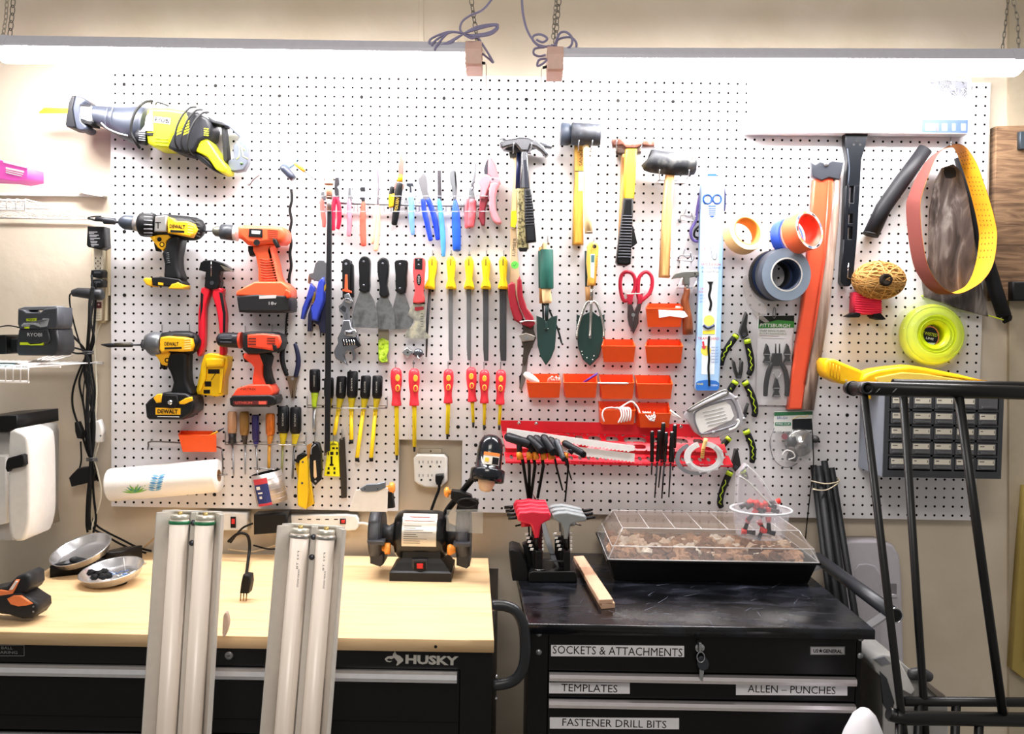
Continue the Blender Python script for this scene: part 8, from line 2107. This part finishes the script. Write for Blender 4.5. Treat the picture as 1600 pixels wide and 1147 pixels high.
hz_ = M('#8a7b72', .08, alpha=.5, bump=.5, scale=10, var=.2)  # brown reflection of the wall and glare painted into the lid's condensation haze
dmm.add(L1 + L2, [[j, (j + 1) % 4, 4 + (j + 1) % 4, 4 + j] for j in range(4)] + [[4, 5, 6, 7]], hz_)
for e in (L1, L2): dmm.rings([p for p in e], .0016, M('#f0eeee', .08, alpha=.5), 6, closed=True)
dmm.rings(L0, .0015, M('#f0eeee', .08, alpha=.5), 6, closed=True)
for a, c in zip(L0, L2): dmm.rings([a, c], .0016, M('#f0eeee', .08, alpha=.5), 6)
for u in (.15, .3, .45, .6, .75, .9): dmm.rings([L2[0].lerp(L2[1], u), L2[3].lerp(L2[2], u)], .0012, M('#f0eeee', .08, alpha=.4), 6)

# clear tub with red and black clips and its bag, standing on the lid
ztop = zr + .077
tc = G(1188, 837, ztop)
kk = S(-tc.y)
t = T('clear_tub', 'clear plastic tub of red and black clips standing on the seed tray lid', 'tub')
b = t.p('tub', 'clear tub'); b.rev(tc + Vector((0, 0, .0)), (0, 0, 1), [(0, 0), (36 * kk, 0), (38 * kk, 2 * kk), (43 * kk, 38 * kk), (47 * kk, 40 * kk), (47.5 * kk, 43 * kk), (43 * kk, 43 * kk)], M('#dcdbe2', .08, alpha=.25, var=.02), 28, True, 1.0)
b.rings([tc + Vector((47 * kk * math.cos(q), 47 * kk * math.sin(q), 42 * kk)) for q in [j * math.pi / 14 for j in range(28)]], 1.8 * kk, M('#f2f2f6', .1, alpha=.7), 6, closed=True)
tt = T('bag_of_clips', 'clear pointed bag sticking out of the tub of clips', 'bag')
b = tt.p('bag', 'clear bag'); dq = -tc.y
b.S([(1150, 818), (1152, 790), (1154, 740), (1167, 725), (1180, 738), (1200, 768), (1216, 792), (1228, 812), (1225, 818)], dq - .01, dq + .02, M('#e6e2ea', .06, alpha=.3, bump=1.5, scale=12), 2)
b.U([(1155, 744, dq + .021), (1168, 752, dq + .022), (1186, 770, dq + .022), (1205, 790, dq + .021)], 1.2, WHT, sm=3); b.U([(1167, 727, dq + .021), (1190, 750, dq + .0215), (1222, 800, dq + .021)], .9, M('#f4f4f8', .1, alpha=.7), sm=3)
for i in range(16):
    px, py = random.uniform(1166, 1212), random.uniform(786, 836)
    c_ = T('spring_clip', 'small red and black clip in the clear tub and its bag', 'clip', 'red and black clips in the tub')
    o = V(px, py, dq); o.y += random.uniform(-.012, .02)
    a = random.uniform(0, 3.1)
    b = c_.p('jaws', 'black jaws'); e = Vector((math.cos(a), .2, math.sin(a))) * .016
    b.rings([o - e, o + e * .2], [.006, .0045], BLK, 6); b = c_.p('pad', 'red pad'); b.rings([o + e * .22, o + e], [.006, .0075], M('#e8332a', .4), 6)

# ================================================================== black folding stand in the foreground, right
t = T('folding_stand', 'black tubular folding stand in front of the parts cabinet', 'stand')
TB = M('#0e0f11', .4, .2)
def bar(name, pts, r, label=None, fl=1.0):
    b = t.p(name, label); b.U(pts, r, TB, sm=0, n=14, fl=fl); return b
DF, DR = .86, .62
b = bar('top_rail', [(1330, 607, DF - .06), (1352, 607, DF), (1720, 617, DF)], 11)
b.L([(1326, 606, 10, DF - .07), (1334, 607, 12, DF - .05)], TB, DF, 14); b.R(1352, 606, [(9, DF), (9.5, DF + .014), (7, DF + .015), (6.5, DF + .003), (0, DF + .003)], M('#2c2e33', .35, .4), 16)
b = bar('top_rail', [(1395, 600, DR), (1720, 607, DR)], 8)
bar('leg', [(1350, 618, DF), (1408, 1112, DF), (1413, 1150, DF)], 6.2); bar('leg', [(1411, 612, DR), (1443, 1092, DR), (1446, 1150, DR)], 6.2); bar('leg', [(1498, 618, DF), (1567, 1118, DF)], 7)
bar('leg', [(1640, 618, DF), (1720, 1118, DF)], 7)
b = bar('bottom_rail', [(1390, 1116, DF), (1412, 1122, DF), (1720, 1126, DF)], 11); b.L([(1388, 1114, 10), (1398, 1118, 11)], TB, DF, 14)
bar('bottom_rail', [(1412, 1096, DR), (1720, 1098, DR)], 7.5)
for x, d in ((1406, DF), (1436, DR), (1494, DR), (1530, DF), (1650, DR), (1690, DF)):
    b = t.p('foot_post'); a = V(x, 1122 if d == DF else 1098, d); b.rings([a, Vector((a.x, a.y, .005))], 7 * S(d), TB, 12)
for x in (1368, 1394): b = t.p('scuff_mark', 'pale scuff mark'); b.S([(x, 614), (x + 3, 612), (x + 8, 607), (x + 6, 607)], DF + .0128, DF + .0135, M('#8a8a88', .6))

# bundle of rods leaning beside the cart
for i, (x0_, y0_, x1_, y1_, dt, db) in enumerate(((1271, 727, 1300, 965, .05, .13), (1279, 728, 1312, 980, .075, .155), (1288, 720, 1326, 985, .06, .14), (1299, 731, 1340, 985, .055, .135), (1283, 732, 1316, 990, .036, .11))):
    t = T('black_rod', 'black rod leaning in a tied bundle right of the cart, ' + ('leftmost', 'front left', 'tallest', 'rightmost', 'rearmost')[i] + ' of five', 'rod', 'tied black rods')
    a, c_ = V(x0_, y0_, dt), V(x1_, y1_, db); dr_ = (c_ - a).normalized()
    e = a + dr_ * ((a.z - .004) / -dr_.z)
    t.me.rings([a, e], 5.2 * S(dt), M('#141518', .55), 14); t.me.rev(a, -dr_, [(5.2 * S(dt), 0), (4 * S(dt), .0005), (3.6 * S(dt), -.004), (0, -.004)], INK, 14)
t = T('string_tie', 'cream string tied round the bundle of black rods', 'string')
t.me.U([(1270, 752, .085), (1290, 756, .095), (1309, 753, .08), (1309, 748, .05), (1290, 750, .03), (1270, 751, .05)], 1, M('#cdbfa4', .7), closed=True, sm=4); t.me.U([(1270, 764, .095), (1290, 766, .1), (1308, 756, .085), (1309, 750, .05), (1290, 760, .03)], .9, M('#cdbfa4', .7), closed=True, sm=4)

# pale folded plastic panel against the wall
t = T('folded_table', 'pale lilac white folded plastic table standing behind the black legs', 'table')
pmx = M('#c6c2cb', .5)
b = t.p('panel'); b.S([(1310, 852), (1330, 845), (1376, 845), (1396, 852), (1406, 868), (1409, 900), (1414, 1080), (1420, 1640), (1322, 1640), (1312, 1080)], .002, .06, pmx, 4)
b.S([(1336, 890), (1342, 882), (1356, 881), (1368, 885), (1376, 900), (1382, 1640), (1338, 1640)], .06, .064, M('#b9b5be', .5), 1.5); b.S([(1391, 912), (1401, 912), (1401, 928), (1392, 928)], .06, .0605, M('#7d7a80', .5)); b.S([(1389, 929), (1402, 929), (1402, 934), (1390, 934)], .06, .066, pmx, .8)
# grey and white device low behind the stand
t = T('plastic_device', 'grey and white plastic device low behind the black legs', 'device')
b = t.p('body', 'pale grey body'); b.S([(1362, 1030), (1380, 1023), (1398, 1026), (1420, 1044), (1446, 1068), (1470, 1086), (1482, 1092), (1484, 1560), (1376, 1560), (1380, 1060), (1368, 1050)], .44, .58, M('#b4b3b1', .45), 3)
b.S([(1366, 1030), (1382, 1026), (1392, 1036), (1378, 1040)], .58, .585, M('#7d7f86', .4), .5)
b = t.p('arm', 'white sloping arm'); b.S([(1398, 1034), (1406, 1034), (1430, 1078), (1424, 1086), (1410, 1078)], .58, .60, WHT, 1.5); b.S([(1440, 1066), (1450, 1066), (1478, 1088), (1470, 1094)], .58, .595, M('#8a8078', .5), 1)
b = t.p('knob', 'dark rounded knob'); b.L([(1424, 1054, 9), (1440, 1052, 11), (1452, 1058, 8)], M('#3a3b3d', .5), .585, 14, 1, 0, .6)
b = t.p('strip', 'dark slanted strip'); b.S([(1376, 1050), (1386, 1060), (1398, 1098), (1392, 1118), (1380, 1100)], .58, .586, M('#33363c', .4), 1)
# white bag at the bottom
t = T('white_bag', 'rounded white plastic bag at the bottom, right of the cart', 'bag')
a = V(1351, 1106, .80)
t.me.rev(Vector((a.x, a.y, 0.003)), (0, 0, 1), [(0, 0), (.05, .0), (.06, .05), (.06, .4), (.058, a.z - .18), (.052, a.z - .10), (.038, a.z - .055), (.022, a.z - .018), (.010, a.z - .006), (0, a.z - .003)], M('#eeecf2', .45, bump=.3, scale=12), 28)
finish()
